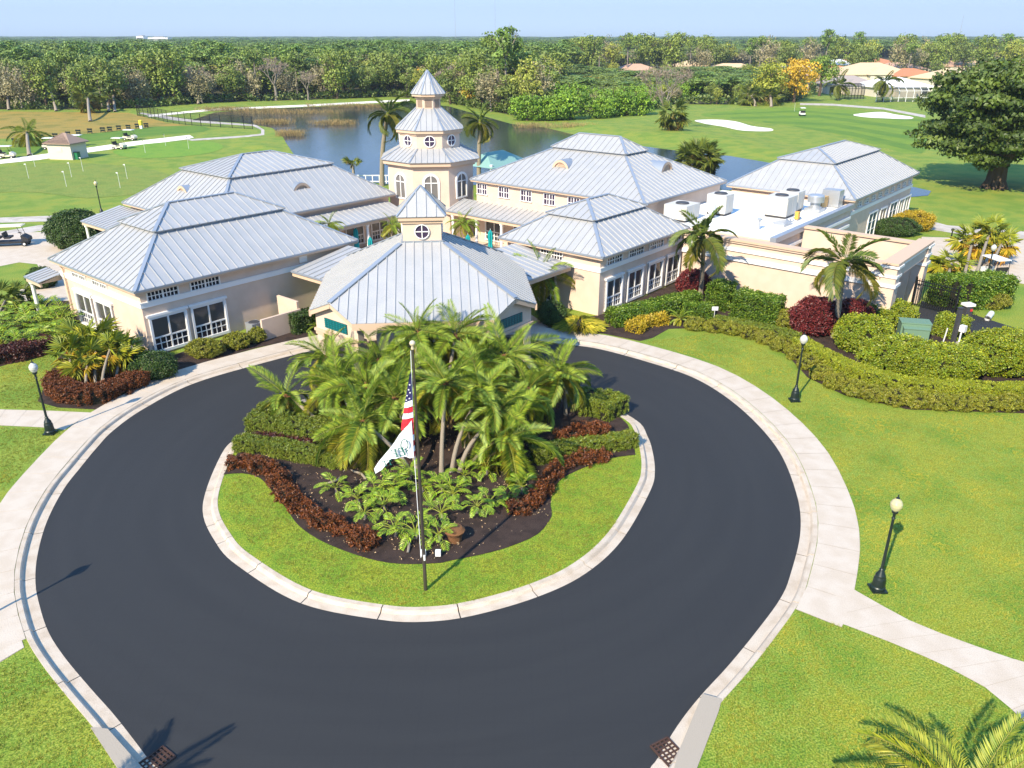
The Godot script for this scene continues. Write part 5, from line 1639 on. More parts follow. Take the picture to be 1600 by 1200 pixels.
	bush("round_tree", "big dark clipped round shrub under the side porch roof", Vector3(-40.22, 0.00, -72.79), Vector3(2.6, 1.7, 2.2), "dark", 24, "", 1.5)
	bush("shrub", "dark shrub in the cart court below the small canopy", Vector3(-36.62, 0.00, -59.85), Vector3(1.0, 0.8, 1.0), "dark", 40)
	# courtyard
	var cy := "courtyard date palms"
	palm("date_palm", "golden green palm beside the cupola before the covered walk", ab(46.5, 53.0), Vector3(-10.52, 2.70, -69.50), "date", 24, 0.62, 0.14, cy, -0.7)
	palm("date_palm", "golden green palm in front of the tall hall's covered walk", ab(51.2, 48.2), Vector3(-4.24, 3.03, -69.00), "date", 26, 0.68, 0.14, cy, -0.7)
	palm("date_palm", "palm crown showing over the west wing's roof edge", ab(41.5, 51.5), Vector3(-14.46, 4.34, -62.50), "date", 18, 0.55, 0.13, cy, -0.6)
	# palms behind the tower and by the water
	palm("royal_palm", "tall royal palm with green crownshaft beside the tower over the water", Vector3(-16.98, 0.00, -109.41) + Vector3(0, 0, 4), Vector3(-15.46, 9.03, -104.00), "royal", 14, 1.15, 0.3, "royal palms by the tower", -0.75, "green")
	palm("royal_palm", "royal palm over the teal roof beyond the tower", Vector3(-4.27, 0.00, -107.88) + Vector3(0, 0, 4), Vector3(-3.96, 8.21, -103.00), "royal", 13, 1.0, 0.28, "royal palms by the tower", -0.75, "green")
	palm("traveller_palm", "young tuft topped palm poking up over the dormered roof", Vector3(-20.67, 0.00, -105.41), Vector3(-20.65, 2.52, -106.00), "fan_green", 8, 0.9, 0.2, "", 0.3)
	for p in [[Vector3(26.89, 0.00, -115.96), Vector3(26.67, 2.70, -117.00)], [Vector3(27.62, 0.00, -115.96), Vector3(27.59, 2.21, -116.00)], [Vector3(25.64, 0.00, -114.82), Vector3(25.52, 2.04, -116.00)]]:
		palm("sabal_palm", "dense fan palm in the clump between hall roof and water", p[0], p[1], "fan_green", 26, 1.9, 0.25, "fan palms by the water", -1.2)
	# palms by the drive mouth
	palm("date_palm", "palm with broad golden green fronds on the lawn by the garden path's bend", Vector3(10.5, 0, -12.6), Vector3(10.4, 1.8, -12.7), "butterfly", 26, 1.05, 0.16, "palms at the drive's mouth", -0.35)
	palm("date_palm", "palm whose frond shadows fall across the drive's mouth", Vector3(-13.0, 0, -10.2), Vector3(-13.0, 3.4, -10.2), "butterfly", 22, 0.9, 0.16, "palms at the drive's mouth", -0.35)

# ---------------------------------------------------------------- street things
func lamp(label: String, at: Vector3, globe: Material, high := 3.45) -> Node3D:
	var t := thing("street_lamp", label, "street lamp", at, 0.0, "street lamps with globes")
	var b := B.new()
	b.box(Vector3(0, 0.03, 0), Vector3(0.52, 0.08, 0.52))
	b.lathe([Vector2(0.25, 0.05), Vector2(0.25, 0.16), Vector2(0.22, 0.2), Vector2(0.2, 0.5), Vector2(0.17, 0.58), Vector2(0.17, 0.64), Vector2(0.12, 0.74), Vector2(0.07, 0.84), Vector2(0.09, 0.88), Vector2(0.06, 0.92)], Vector3.ZERO, 16)
	part(t, "base", b, M.dark_green_metal)
	b = B.new()
	b.lathe([Vector2(0.058, 0.9), Vector2(0.045, high - 0.5), Vector2(0.07, high - 0.47), Vector2(0.045, high - 0.42), Vector2(0.05, high - 0.3), Vector2(0.1, high - 0.24), Vector2(0.11, high - 0.18), Vector2(0.08, high - 0.16)], Vector3.ZERO, 12)
	part(t, "pole", b, M.dark_green_metal)
	b = B.new()
	b.lathe([Vector2(0.08, high - 0.18), Vector2(0.15, high - 0.1), Vector2(0.2, high + 0.02), Vector2(0.2, high + 0.12), Vector2(0.15, high + 0.22), Vector2(0.09, high + 0.27), Vector2(0.07, high + 0.32)], Vector3.ZERO, 16)
	part(t, "globe", b, globe)
	b = B.new()
	b.lathe([Vector2(0.07, high + 0.31), Vector2(0.05, high + 0.36), Vector2(0.015, high + 0.38), Vector2(0.025, high + 0.43), Vector2(0.0, high + 0.5)], Vector3.ZERO, 10)
	part(t, "finial", b, M.dark_green_metal)
	return t

func cart(label: String, at: Vector3, turn: float, rows := 1, body: Material = null) -> Node3D:
	var t := thing("golf_cart", label, "golf cart", at, turn, "golf carts")
	var m: Material = body if body else M.cream_paint
	var l := 2.4 + (rows - 1) * 0.85
	var b := B.new()
	b.box(Vector3(0, 0.38, 0), Vector3(l - 0.3, 0.16, 1.05))
	var pf := [Vector2(l * 0.5 - 0.55, 0.42), Vector2(l * 0.5, 0.45), Vector2(l * 0.5 - 0.02, 0.72), Vector2(l * 0.5 - 0.45, 0.98), Vector2(l * 0.5 - 0.6, 0.98)]
	var pr := [Vector2(-l * 0.5, 0.42), Vector2(-l * 0.5 + 0.95, 0.42), Vector2(-l * 0.5 + 0.95, 0.72), Vector2(-l * 0.5, 0.75)]
	for q in [pf, pr]:
		for s in [-0.58, 0.58]:
			for k in range(1, q.size() - 1):
				b.tri(Vector3(q[0].x, q[0].y, s), Vector3(q[k].x, q[k].y, s), Vector3(q[k + 1].x, q[k + 1].y, s))
		for k in q.size():
			var p0: Vector2 = q[k]
			var p1: Vector2 = q[(k + 1) % q.size()]
			b.quad(Vector3(p0.x, p0.y, -0.58), Vector3(p1.x, p1.y, -0.58), Vector3(p1.x, p1.y, 0.58), Vector3(p0.x, p0.y, 0.58))
	part(t, "body", b, m)
	for i in rows:
		b = B.new()
		var x := -l * 0.5 + 0.62 + i * 0.85
		b.box(Vector3(x, 0.82, 0), Vector3(0.5, 0.14, 1.05))
		b.box(Vector3(x - 0.28, 1.08, 0), Vector3(0.1, 0.42, 1.05), Basis(Vector3.BACK, 0.18))
		part(t, "seat", b, M.seat_black)
	b = B.new()
	b.box(Vector3(-0.05, 1.86, 0), Vector3(l - 0.55, 0.07, 1.15))
	b.box(Vector3(-0.05, 1.9, 0), Vector3(l - 0.75, 0.05, 0.95))
	part(t, "roof", b, M.cream_paint if rows > 1 else M.white_metal)
	for s in [-0.52, 0.52]:
		b = B.new()
		b.tube([Vector3(l * 0.5 - 0.5, 0.95, s), Vector3(l * 0.5 - 0.75, 1.84, s)], [0.022, 0.022], 6)
		part(t, "strut", b, M.black_metal)
		b = B.new()
		b.tube([Vector3(-l * 0.5 + 0.2, 0.75, s), Vector3(-l * 0.5 + 0.3, 1.84, s)], [0.022, 0.022], 6)
		part(t, "strut", b, M.black_metal)
	b = B.new()
	b.tube([Vector3(l * 0.5 - 0.6, 0.95, -0.25), Vector3(l * 0.5 - 0.85, 1.12, -0.25)], [0.02, 0.02], 6)
	b.lathe([Vector2(0.16, 0.0), Vector2(0.18, 0.02), Vector2(0.16, 0.04)], Vector3(l * 0.5 - 0.86, 1.12, -0.25), 12)
	part(t, "steering_wheel", b, M.black_metal)
	for x in [l * 0.5 - 0.42, -l * 0.5 + 0.42]:
		for s in [-0.55, 0.55]:
			var w := Node3D.new()
			w.name = "wheel"
			t.add_child(w, true)
			w.position = Vector3(x, 0.23, s)
			w.rotation.x = PI / 2
			b = B.new()
			b.lathe([Vector2(0.12, -0.1), Vector2(0.21, -0.1), Vector2(0.23, -0.05), Vector2(0.23, 0.05), Vector2(0.21, 0.1), Vector2(0.12, 0.1)], Vector3.ZERO, 14)
			part(w, "tyre", b, M.rubber)
			b = B.new()
			b.lathe([Vector2(0.0, 0.06), Vector2(0.12, 0.08), Vector2(0.12, -0.08), Vector2(0.0, -0.06)], Vector3.ZERO, 10)
			part(w, "rim", b, M.white_metal)
	return t

func umbrella(label: String, at: Vector3, high: float) -> void:
	var t := thing("closed_umbrella", label, "umbrella", at, 0.0, "closed teal umbrellas")
	var b := B.new()
	b.tube([Vector3(0, 0, 0), Vector3(0, high + 0.1, 0)], [0.025, 0.02], 7)
	part(t, "pole", b, M.white_metal)
	b = B.new()
	var n := 8
	for i in n:
		for k in 5:
			var ys := [high, high - 0.25, high - 0.6, high - 1.2, high - 1.75]
			var rs := [0.03, 0.2, 0.23, 0.19, 0.26]
			if k == 4:
				break
			for h in 2:
				var a0 := TAU * (i + h * 0.5) / n
				var a1 := TAU * (i + h * 0.5 + 0.5) / n
				var f0 := 1.0 if h == 0 else 0.62
				var f1 := 0.62 if h == 0 else 1.0
				var p := func(a, rr, y): return Vector3(cos(a) * rr, y, sin(a) * rr)
				b.quad(p.call(a0, rs[k] * f0, ys[k]), p.call(a1, rs[k] * f1, ys[k]), p.call(a1, rs[k + 1] * f1, ys[k + 1]), p.call(a0, rs[k + 1] * f0, ys[k + 1]))
	part(t, "cover", b, M.canvas_teal)
	b = B.new()
	b.lathe([Vector2(0.3, 0), Vector2(0.3, 0.08), Vector2(0.05, 0.14)], Vector3.ZERO, 12)
	part(t, "base", b, M.unit_dark)

func cloth_strip(up: Array, low: Array, z: float, wave: float) -> B:
	var b := B.new()
	for i in up.size() - 1:
		var z0 := z + wave * sin(i * 1.9)
		var z1 := z + wave * sin((i + 1) * 1.9)
		b.quad(Vector3(up[i].x, up[i].y, z0), Vector3(up[i + 1].x, up[i + 1].y, z1), Vector3(low[i + 1].x, low[i + 1].y, z1 + wave * 0.7), Vector3(low[i].x, low[i].y, z0 + wave * 0.7))
	return b

func make_flags() -> void:
	var foot := Vector3(-3.06, 0.00, -22.81)
	var t := thing("flagpole", "tall dark metal flagpole with pale ball top on the island lawn", "flagpole", foot)
	var b := B.new()
	b.tube([Vector3(0, -0.1, 0), Vector3(0, 1.2, 0), Vector3(0, 5.0, 0), Vector3(0, 9.2, 0)], [0.066, 0.062, 0.052, 0.034], 12)
	part(t, "pole", b, M.steel_pole)
	b = B.new()
	b.ball(Vector3(0, 9.34, 0), Vector3(0.095, 0.095, 0.095), 8, 12)
	b.tube([Vector3(0, 9.15, 0), Vector3(0, 9.3, 0)], [0.06, 0.03], 8)
	part(t, "ball", b, M.gold)
	b = B.new()
	b.tube([Vector3(-0.1, 1.4, 0.02), Vector3(-0.13, 5.0, 0.02), Vector3(-0.06, 9.1, 0.02)], [0.012, 0.012, 0.012], 5)
	part(t, "halyard", b, M.cloth_white)
	b = B.new()
	b.box(Vector3(0.03, 1.45, 0.1), Vector3(0.06, 0.2, 0.06))
	part(t, "cleat", b, M.white_metal)
	for s in [-1, 1]:
		var o := thing("flood_light", "small white floodlight on the mulch behind the flagpole", "floodlight", foot + Vector3(s * 0.28, 0.02, -1.95), 0.0, "floodlights behind the flagpole")
		b = B.new()
		b.box(Vector3(0, 0.16, 0), Vector3(0.2, 0.22, 0.16))
		part(o, "housing", b, M.white_metal)
		b = B.new()
		b.tube([Vector3(0, 0, 0), Vector3(0, 0.08, 0)], [0.03, 0.03], 6)
		part(o, "stake", b, M.black_metal)
	# limp striped flag: bands hang in a fold beside the pole
	var f := thing("striped_flag", "limp red and white striped flag with a starry navy canton on the pole", "flag", foot + Vector3(-0.07, 0, 0.05))
	var top := 8.45
	var width := func(y: float) -> float: return lerpf(0.03, 0.42, clampf((top - y) / 1.9, 0, 1)) * (1.0 - 0.75 * smoothstep(2.0, 2.3, top - y))
	var hs := []
	for i in 16:
		hs.append(top - i * 0.2)
	for i in 15:
		var y0: float = hs[i]
		var y1: float = hs[i + 1]
		var a := [Vector2(-0.02, y0), Vector2(-0.02 - width.call(y0) * 0.5, y0 - 0.03), Vector2(-0.02 - width.call(y0), y0 - 0.08)]
		var c := [Vector2(-0.02, y1), Vector2(-0.02 - width.call(y1) * 0.5, y1 - 0.03), Vector2(-0.02 - width.call(y1), y1 - 0.08)]
		if i < 5:
			if i == 0:
				var cb := B.new()
				for k in 5:
					var ya: float = hs[k]
					var yb: float = hs[k + 1]
					cb.quad(Vector3(-0.02, ya, 0), Vector3(-0.02 - width.call(ya), ya - 0.08, 0.05), Vector3(-0.02 - width.call(yb), yb - 0.08, 0.05), Vector3(-0.02, yb, 0))
				var cn := part(f, "canton", cb, M.cloth_navy)
				for s in [[0.05, 0.45], [0.09, 0.62], [0.05, 0.72], [0.15, 0.82], [0.08, 0.92], [0.18, 0.98]]:
					var sb := B.new()
					for q in 5:
						var w0 := TAU * q / 5 + PI / 2
						sb.tri(Vector3(-0.02 - s[0], top - s[1], 0.075), Vector3(-0.02 - s[0] + cos(w0) * 0.035, top - s[1] + sin(w0) * 0.035, 0.075), Vector3(-0.02 - s[0] + cos(w0 + 0.7) * 0.016, top - s[1] + sin(w0 + 0.7) * 0.016, 0.075))
						sb.tri(Vector3(-0.02 - s[0], top - s[1], 0.075), Vector3(-0.02 - s[0] + cos(w0) * 0.035, top - s[1] + sin(w0) * 0.035, 0.075), Vector3(-0.02 - s[0] + cos(w0 - 0.7) * 0.016, top - s[1] + sin(w0 - 0.7) * 0.016, 0.075))
					part(cn, "star", sb, M.cloth_white)
		else:
			part(f, "stripe", cloth_strip(a, c, 0.0, 0.05), M.cloth_red if i % 2 == 0 or i in [9] else M.cloth_white)
	var p := thing("club_flag", "limp white flag with green script lettering below the striped flag", "flag", foot + Vector3(-0.1, 0, 0.12))
	var s := 1.0 / 48.0
	var pt := func(u: float, v: float) -> Vector2: return Vector2((u - 653.0) * s, 6.72 - (v - 640.0) * s * 1.08)
	var up := []
	var lo := []
	for q in [[651, 638], [645, 645], [638, 653], [630, 662], [622, 673], [614, 684], [605, 695], [596, 704], [588, 716]]:
		up.append(pt.call(q[0], q[1]))
	for q in [[652, 697], [646, 697], [639, 697], [632, 697], [624, 698], [616, 699], [609, 708], [601, 716], [590, 723]]:
		lo.append(pt.call(q[0], q[1]))
	part(p, "cloth", cloth_strip(up, lo, 0.0, 0.06), M.cloth_white)
	b = B.new()
	var ring := []
	for i in 22:
		var a := TAU * i / 18 + 0.6
		var c: Vector2 = pt.call(639.0 + cos(a) * 5.5, 677.0 + sin(a) * 9.0 - i * 0.25)
		ring.append(Vector3(c.x, c.y, 0.16))
	var rr := []
	for i in 22:
		rr.append(0.017)
	b.tube(ring, rr, 4)
	part(p, "logo_swash", b, M.logo_green)
	for q in [["EF", 629.0, 686.0, 0.3], ["TT", 611.0, 703.0, 0.2]]:
		var tm := TextMesh.new()
		tm.text = q[0]
		var sf := SystemFont.new()
		sf.font_names = PackedStringArray(["Droid Serif"])
		tm.font = sf
		tm.font_size = 64
		tm.pixel_size = q[3] / 48.0
		tm.depth = 0.01
		var o := MeshInstance3D.new()
		o.name = "lettering"
		o.mesh = tm
		o.material_override = M.logo_green
		var c: Vector2 = pt.call(q[1], q[2])
		o.transform = Transform3D(Basis(Vector3.BACK, 0.25) * Basis.from_scale(Vector3(-1, 1, 1)), Vector3(c.x, c.y, 0.17))
		p.add_child(o, true)

func make_street_things() -> void:
	lamp("street lamp with cream globe beside the lawn path junction by the fan palms", Vector3(-22.79, 0.00, -34.90), M.globe_clear)
	lamp("street lamp with yellow globe on the lawn where the path forks", Vector3(12.96, 0.00, -22.84), M.globe)
	lamp("street lamp with clear globe in front of the two tier hedge", Vector3(15.19, 0.00, -38.73), M.globe_clear)
	lamp("street lamp with yellow globe by the cart path beside the practice green", Vector3(-44.46, 0.00, -86.19), M.globe)
	lamp("street lamp standing beside the drive's outer walk", Vector3(-16.06, 0.00, -23.98) + Vector3(-2.5, 0, 3.9), M.globe)
	lamp("street lamp with clear globe by the fan palms and white cart", Vector3(36.50, 0.00, -59.17), M.globe_clear, 3.2)
	make_flags()
	var b: B
	# bollard light by the cart path
	var bl := thing("path_light", "short black path light beside the cart path", "path light", Vector3(41.83, 0.00, -74.80))
	b = B.new()
	b.tube([Vector3(0, 0, 0), Vector3(0, 1.0, 0)], [0.08, 0.06], 8)
	b.box(Vector3(0, 0.06, 0), Vector3(0.7, 0.14, 0.5))
	part(bl, "post", b, M.black_metal)
	b = B.new()
	b.lathe([Vector2(0.1, 1.0), Vector2(0.16, 1.05), Vector2(0.14, 1.2), Vector2(0, 1.25)], Vector3.ZERO, 10)
	part(bl, "head", b, M.black_metal)
	# transformer
	var tr := thing("transformer_box", "pale green electrical transformer box sunk among the shrubs", "transformer", Vector3(25.71, 0.00, -47.80), deg_to_rad(-14))
	b = B.new()
	b.box(Vector3(0, 0.62, -0.2), Vector3(1.75, 1.25, 1.0))
	part(tr, "cabinet", b, M.box_green)
	b = B.new()
	b.box(Vector3(-0.02, 0.55, 0.5), Vector3(1.5, 1.0, 0.5))
	part(tr, "door", b, M.box_green)
	b = B.new()
	b.box(Vector3(0, 1.28, -0.2), Vector3(1.82, 0.07, 1.06))
	b.box(Vector3(-0.02, 1.07, 0.5), Vector3(1.56, 0.05, 0.56), Basis(Vector3.RIGHT, 0.12))
	part(tr, "lid", b, M.box_green)
	b = B.new()
	b.box(Vector3(0, 0.03, 0.1), Vector3(2.2, 0.08, 1.9))
	part(tr, "pad", b, M.old_concrete)
	# gate
	var g0 := Vector3(29.07, 0.00, -55.20)
	var g1 := Vector3(30.90, 0.00, -52.75)
	var gd := g1 - g0
	var gate := thing("metal_gate", "black picket gate standing open before the yard portal", "gate", g0, -atan2(gd.z, gd.x))
	var gl := gd.length()
	for x in [0.0, gl]:
		b = B.new()
		b.box(Vector3(x, 1.05, 0), Vector3(0.1, 2.1, 0.1))
		b.ball(Vector3(x, 2.14, 0), Vector3(0.08, 0.08, 0.08), 5, 8)
		part(gate, "post", b, M.black_metal)
	for y in [0.15, 1.65, 1.9]:
		b = B.new()
		b.box(Vector3(gl * 0.5, y, 0), Vector3(gl, 0.06, 0.05))
		part(gate, "rail", b, M.black_metal)
	var np := 20
	for i in np:
		b = B.new()
		b.box(Vector3(gl * (i + 0.5) / np, 1.08, 0.0), Vector3(0.035, 2.0, 0.035))
		part(gate, "picket", b, M.black_metal)
	var po := thing("gate_post", "stout dark square post beside the service road", "post", Vector3(28.01, 0.00, -47.23), 0.2)
	b = B.new()
	b.box(Vector3(0, 1.2, 0), Vector3(0.22, 2.4, 0.22))
	part(po, "post", b, M.unit_dark)
	b = B.new()
	b.box(Vector3(0, 2.42, 0), Vector3(0.28, 0.06, 0.28))
	part(po, "cap", b, M.unit_dark)
	var mb := thing("gate_keypad", "white topped dark gate operator box with red light", "gate operator", Vector3(31.75, 0.00, -52.75), 0.2)
	b = B.new()
	b.box(Vector3(0, 0.4, 0), Vector3(0.5, 0.8, 0.45))
	part(mb, "cabinet", b, M.unit_dark)
	b = B.new()
	b.box(Vector3(0, 0.86, 0), Vector3(0.7, 0.16, 0.6))
	part(mb, "lid", b, M.white_metal)
	b = B.new()
	b.box(Vector3(0.14, 0.5, 0.24), Vector3(0.16, 0.16, 0.05))
	part(mb, "light", b, M.sign_red)
	var cb := thing("call_box", "white gate call box on a curved pedestal by the service road", "call box", Vector3(28.26, 0.00, -47.00), 0.6)
	b = B.new()
	b.tube([Vector3(0, 0, 0), Vector3(0, 0.8, 0), Vector3(0.1, 1.0, 0)], [0.06, 0.05, 0.05], 8)
	part(cb, "pedestal", b, M.white_metal)
	b = B.new()
	b.box(Vector3(0.12, 1.12, 0), Vector3(0.3, 0.4, 0.34))
	part(cb, "box", b, M.white_metal)
	b = B.new()
	b.box(Vector3(0, 0.05, 0), Vector3(0.9, 0.12, 0.6))
	part(cb, "plinth", b, M.old_concrete)
	var pp := thing("white_pipe", "white pipe section lying on the ground by the olive shrub", "pipe", Vector3(33.07, 0.00, -52.21) + Vector3(0, 0.2, 0), 0.9)
	b = B.new()
	b.tube([Vector3(-0.7, 0, 0), Vector3(0.7, 0, 0)], [0.2, 0.2], 14, false)
	b.tube([Vector3(-0.7, 0, 0), Vector3(0.7, 0, 0)], [0.16, 0.16], 14, false)
	part(pp, "pipe", b, M.white_metal)
	var st := thing("marker_stake", "thin white marker stake standing among the lime shrubs", "stake", Vector3(26.76, 0.00, -46.11))
	b = B.new()
	b.box(Vector3(0, 0.75, 0), Vector3(0.06, 1.5, 0.04), Basis(Vector3.BACK, -0.08))
	part(st, "stake", b, M.white_metal)
	var sg := thing("garden_sign", "tiny white garden sign above the long hedge", "sign", Vector3(13.76, 0.00, -51.27))
	b = B.new()
	b.box(Vector3(0, 1.05, 0), Vector3(0.42, 0.26, 0.03))
	part(sg, "board", b, M.white_paint)
	b = B.new()
	b.tube([Vector3(0, 0, -0.03), Vector3(0, 1.1, -0.03)], [0.02, 0.02], 6)
	part(sg, "stake", b, M.white_metal)
	# courtyard umbrellas
	umbrella("tall closed teal umbrella before the tall hall's walk", Vector3(-0.68, 2.60, -77.31) * Vector3(1, 0, 1), 2.6)
	umbrella("closed teal umbrella between the hall's walk and the courtyard palm", Vector3(-1.88, 2.60, -68.18) * Vector3(1, 0, 1), 2.6)
	umbrella("short closed teal umbrella beside the courtyard palm", Vector3(-3.83, 2.20, -68.22) * Vector3(1, 0, 1), 2.2)
	umbrella("closed teal umbrella in front of the white walk post", Vector3(-11.86, 2.60, -65.56) * Vector3(1, 0, 1), 2.6)
	umbrella("closed teal umbrella under the dormered wing's walk", Vector3(-13.78, 2.60, -69.43) * Vector3(1, 0, 1), 2.5)
	# carts
	cart("three row cart with cream roof parked on the cart court", Vector3(-47.09, 0.00, -73.04), deg_to_rad(12), 3, M.seat_black)
	cart("white roofed cart on the range path near the hut", Vector3(-80.70, 0.00, -130.80), deg_to_rad(10), 1)
	cart("cart with riders' bags rolling along the range path", Vector3(-67.71, 0.00, -141.70), deg_to_rad(-14), 1)
	cart("white roofed cart parked at the range tee line", Vector3(-71.45, 0.00, -154.48), deg_to_rad(-10), 1)
	cart("cart half hidden beside the hut's shingled roof", Vector3(-79.53, 0.00, -141.70), deg_to_rad(5), 1)
	cart("white cart behind the hut by the range", Vector3(-77.06, 0.00, -146.03), deg_to_rad(5), 1, M.white_metal)
	cart("white cart on the mown fairway far across the water", Vector3(70.69, 0.00, -203.45), deg_to_rad(80), 1, M.white_metal)
	cart("white cart parked beneath the fan palms by the gate", Vector3(38.40, 0.00, -61.62), deg_to_rad(100), 1, M.white_metal)

# ---------------------------------------------------------------- golf course
func make_golf() -> void:
	var b: B
	# everything beyond the clubhouse lawns is rougher turf
	field("rough", [Vector2(-121.55, -88.93), Vector2(-78.65, -88.93), Vector2(-55.58, -86.19), Vector2(-42.90, -88.93), Vector2(-29.89, -98.62), Vector2(-12.84, -100.79), Vector2(8.03, -100.79), Vector2(28.09, -100.79), Vector2(46.35, -93.35), Vector2(57.20, -88.93), Vector2(106.64, -82.37), Vector2(331.15, -272.42), Vector2(302.49, -401.81), Vector2(275.96, -459.31), Vector2(172.47, -459.31), Vector2(52.43, -347.18), Vector2(-18.73, -245.72), Vector2(-89.37, -234.19), Vector2(-201.66, -219.71), Vector2(-271.75, -208.61)], 0.004, M.grass)
	field("range_field", [Vector2(-194.99, -212.19), Vector2(-132.18, -215.88), Vector2(-97.50, -212.19), Vector2(-77.21, -186.48), Vector2(-63.73, -175.76), Vector2(-79.18, -170.82), Vector2(-91.51, -159.58), Vector2(-130.35, -139.22)], 0.012, M.dry_grass)
	field("range_tee", [Vector2(-104.48, -120.74), Vector2(-86.90, -139.22), Vector2(-87.12, -151.56), Vector2(-84.99, -163.91), Vector2(-77.00, -178.32), Vector2(-68.33, -180.97), Vector2(-63.30, -174.50), Vector2(-62.76, -168.46), Vector2(-70.13, -161.72), Vector2(-78.88, -151.56), Vector2(-80.39, -139.22), Vector2(-95.28, -109.41)], 0.02, M.fairway_dark)
	field("range_tee", [Vector2(-100.60, -115.96), Vector2(-84.57, -135.27), Vector2(-84.59, -146.92), Vector2(-81.40, -161.72), Vector2(-73.90, -170.82), Vector2(-67.34, -174.50), Vector2(-72.44, -167.30), Vector2(-79.38, -157.50), Vector2(-82.67, -143.40), Vector2(-97.86, -112.59)], 0.024, M.fairway)
	field("cart_path", [Vector2(-99.67, -114.82), Vector2(-80.66, -128.66), Vector2(-77.05, -136.04), Vector2(-70.64, -151.56), Vector2(-63.52, -162.80), Vector2(-61.07, -158.54), Vector2(-61.52, -155.47), Vector2(-66.30, -146.92), Vector2(-70.91, -137.62), Vector2(-74.61, -128.66), Vector2(-93.63, -107.38)], 0.028, M.sand)
	field("cart_path", [Vector2(-61.52, -155.47), Vector2(-52.60, -161.72), Vector2(-50.05, -165.02), Vector2(-52.08, -172.03), Vector2(-56.08, -179.64), Vector2(-66.96, -185.07), Vector2(-78.35, -192.33), Vector2(-94.28, -210.38), Vector2(-93.92, -212.19), Vector2(-76.55, -195.38), Vector2(-65.78, -187.91), Vector2(-56.18, -182.31), Vector2(-51.41, -172.03), Vector2(-48.78, -162.80), Vector2(-51.61, -158.54), Vector2(-59.58, -153.49)], 0.028, M.cart_path)
	field("putting_green", [Vector2(-67.41, -138.42), Vector2(-67.80, -145.14), Vector2(-63.58, -151.56), Vector2(-56.85, -152.52), Vector2(-52.20, -147.83), Vector2(-49.98, -140.87), Vector2(-51.52, -134.50), Vector2(-56.32, -130.80), Vector2(-61.76, -131.52)], 0.03, M.green_bright, 4.0)
	field("putting_green", [Vector2(-94.03, -107.88), Vector2(-75.99, -120.74), Vector2(-71.77, -125.25), Vector2(-61.32, -123.93), Vector2(-52.18, -118.31), Vector2(-45.88, -110.45), Vector2(-45.31, -101.68), Vector2(-50.89, -96.53), Vector2(-62.60, -100.79), Vector2(-81.62, -92.59)], 0.03, M.green, 4.0)
	field("pond_path", [Vector2(-89.66, -205.14), Vector2(-80.36, -223.67), Vector2(-59.53, -236.42), Vector2(-31.46, -258.41), Vector2(-30.54, -250.65), Vector2(-57.93, -229.87), Vector2(-78.31, -217.78), Vector2(-87.25, -200.15)], 0.03, M.sand)
	field("pond_water", [Vector2(-73.92, -192.33), Vector2(-75.56, -212.19), Vector2(-67.80, -221.67), Vector2(-49.60, -232.01), Vector2(-29.68, -243.33), Vector2(-17.71, -232.01), Vector2(-6.14, -200.15), Vector2(0.00, -183.68), Vector2(6.83, -177.03), Vector2(11.49, -165.02), Vector2(18.73, -150.61), Vector2(28.24, -139.22), Vector2(35.37, -133.00), Vector2(40.11, -124.58), Vector2(45.91, -109.41), Vector2(51.85, -104.46), Vector2(52.78, -101.23), Vector2(50.92, -98.19), Vector2(44.37, -95.71), Vector2(32.10, -100.79), Vector2(16.59, -104.46), Vector2(0.00, -105.41), Vector2(-16.88, -106.39), Vector2(-27.44, -115.96), Vector2(-36.35, -136.04), Vector2(-41.68, -151.56), Vector2(-45.67, -163.91), Vector2(-50.85, -175.76), Vector2(-60.28, -186.48)], 0.05, M.water)
	# banks of turf round the water
	mounds("pond_bank", [Vector2(6.97, -180.97), Vector2(12.85, -166.15), Vector2(18.95, -152.52), Vector2(28.56, -140.87), Vector2(35.75, -134.50), Vector2(40.51, -125.92), Vector2(46.52, -110.98), Vector2(52.52, -105.90), Vector2(54.57, -100.79), Vector2(59.88, -113.14), Vector2(56.99, -120.74), Vector2(54.85, -132.26), Vector2(48.85, -157.50), Vector2(39.59, -170.82), Vector2(38.16, -189.36), Vector2(42.25, -212.19), Vector2(31.21, -203.45), Vector2(19.66, -196.95), Vector2(11.65, -189.36)], M.grass, 1.3, 3.0, 5, 0.02)
	mounds("pond_bank", [Vector2(-58.99, -189.36), Vector2(-51.56, -178.32), Vector2(-46.26, -166.15), Vector2(-42.18, -153.49), Vector2(-37.80, -139.22), Vector2(-39.32, -136.04), Vector2(-43.45, -139.22), Vector2(-49.99, -142.55), Vector2(-54.07, -158.54), Vector2(-49.09, -161.72), Vector2(-51.55, -172.03)], M.grass, 0.7, 1.6, 7, 0.03)
	field("fairway", [Vector2(46.40, -205.14), Vector2(58.82, -219.71), Vector2(78.30, -227.77), Vector2(89.07, -219.71), Vector2(99.08, -201.79), Vector2(89.50, -175.76), Vector2(68.02, -136.04), Vector2(65.17, -144.27), Vector2(64.25, -166.15), Vector2(57.41, -186.48)], 0.012, M.fairway, 6.0)
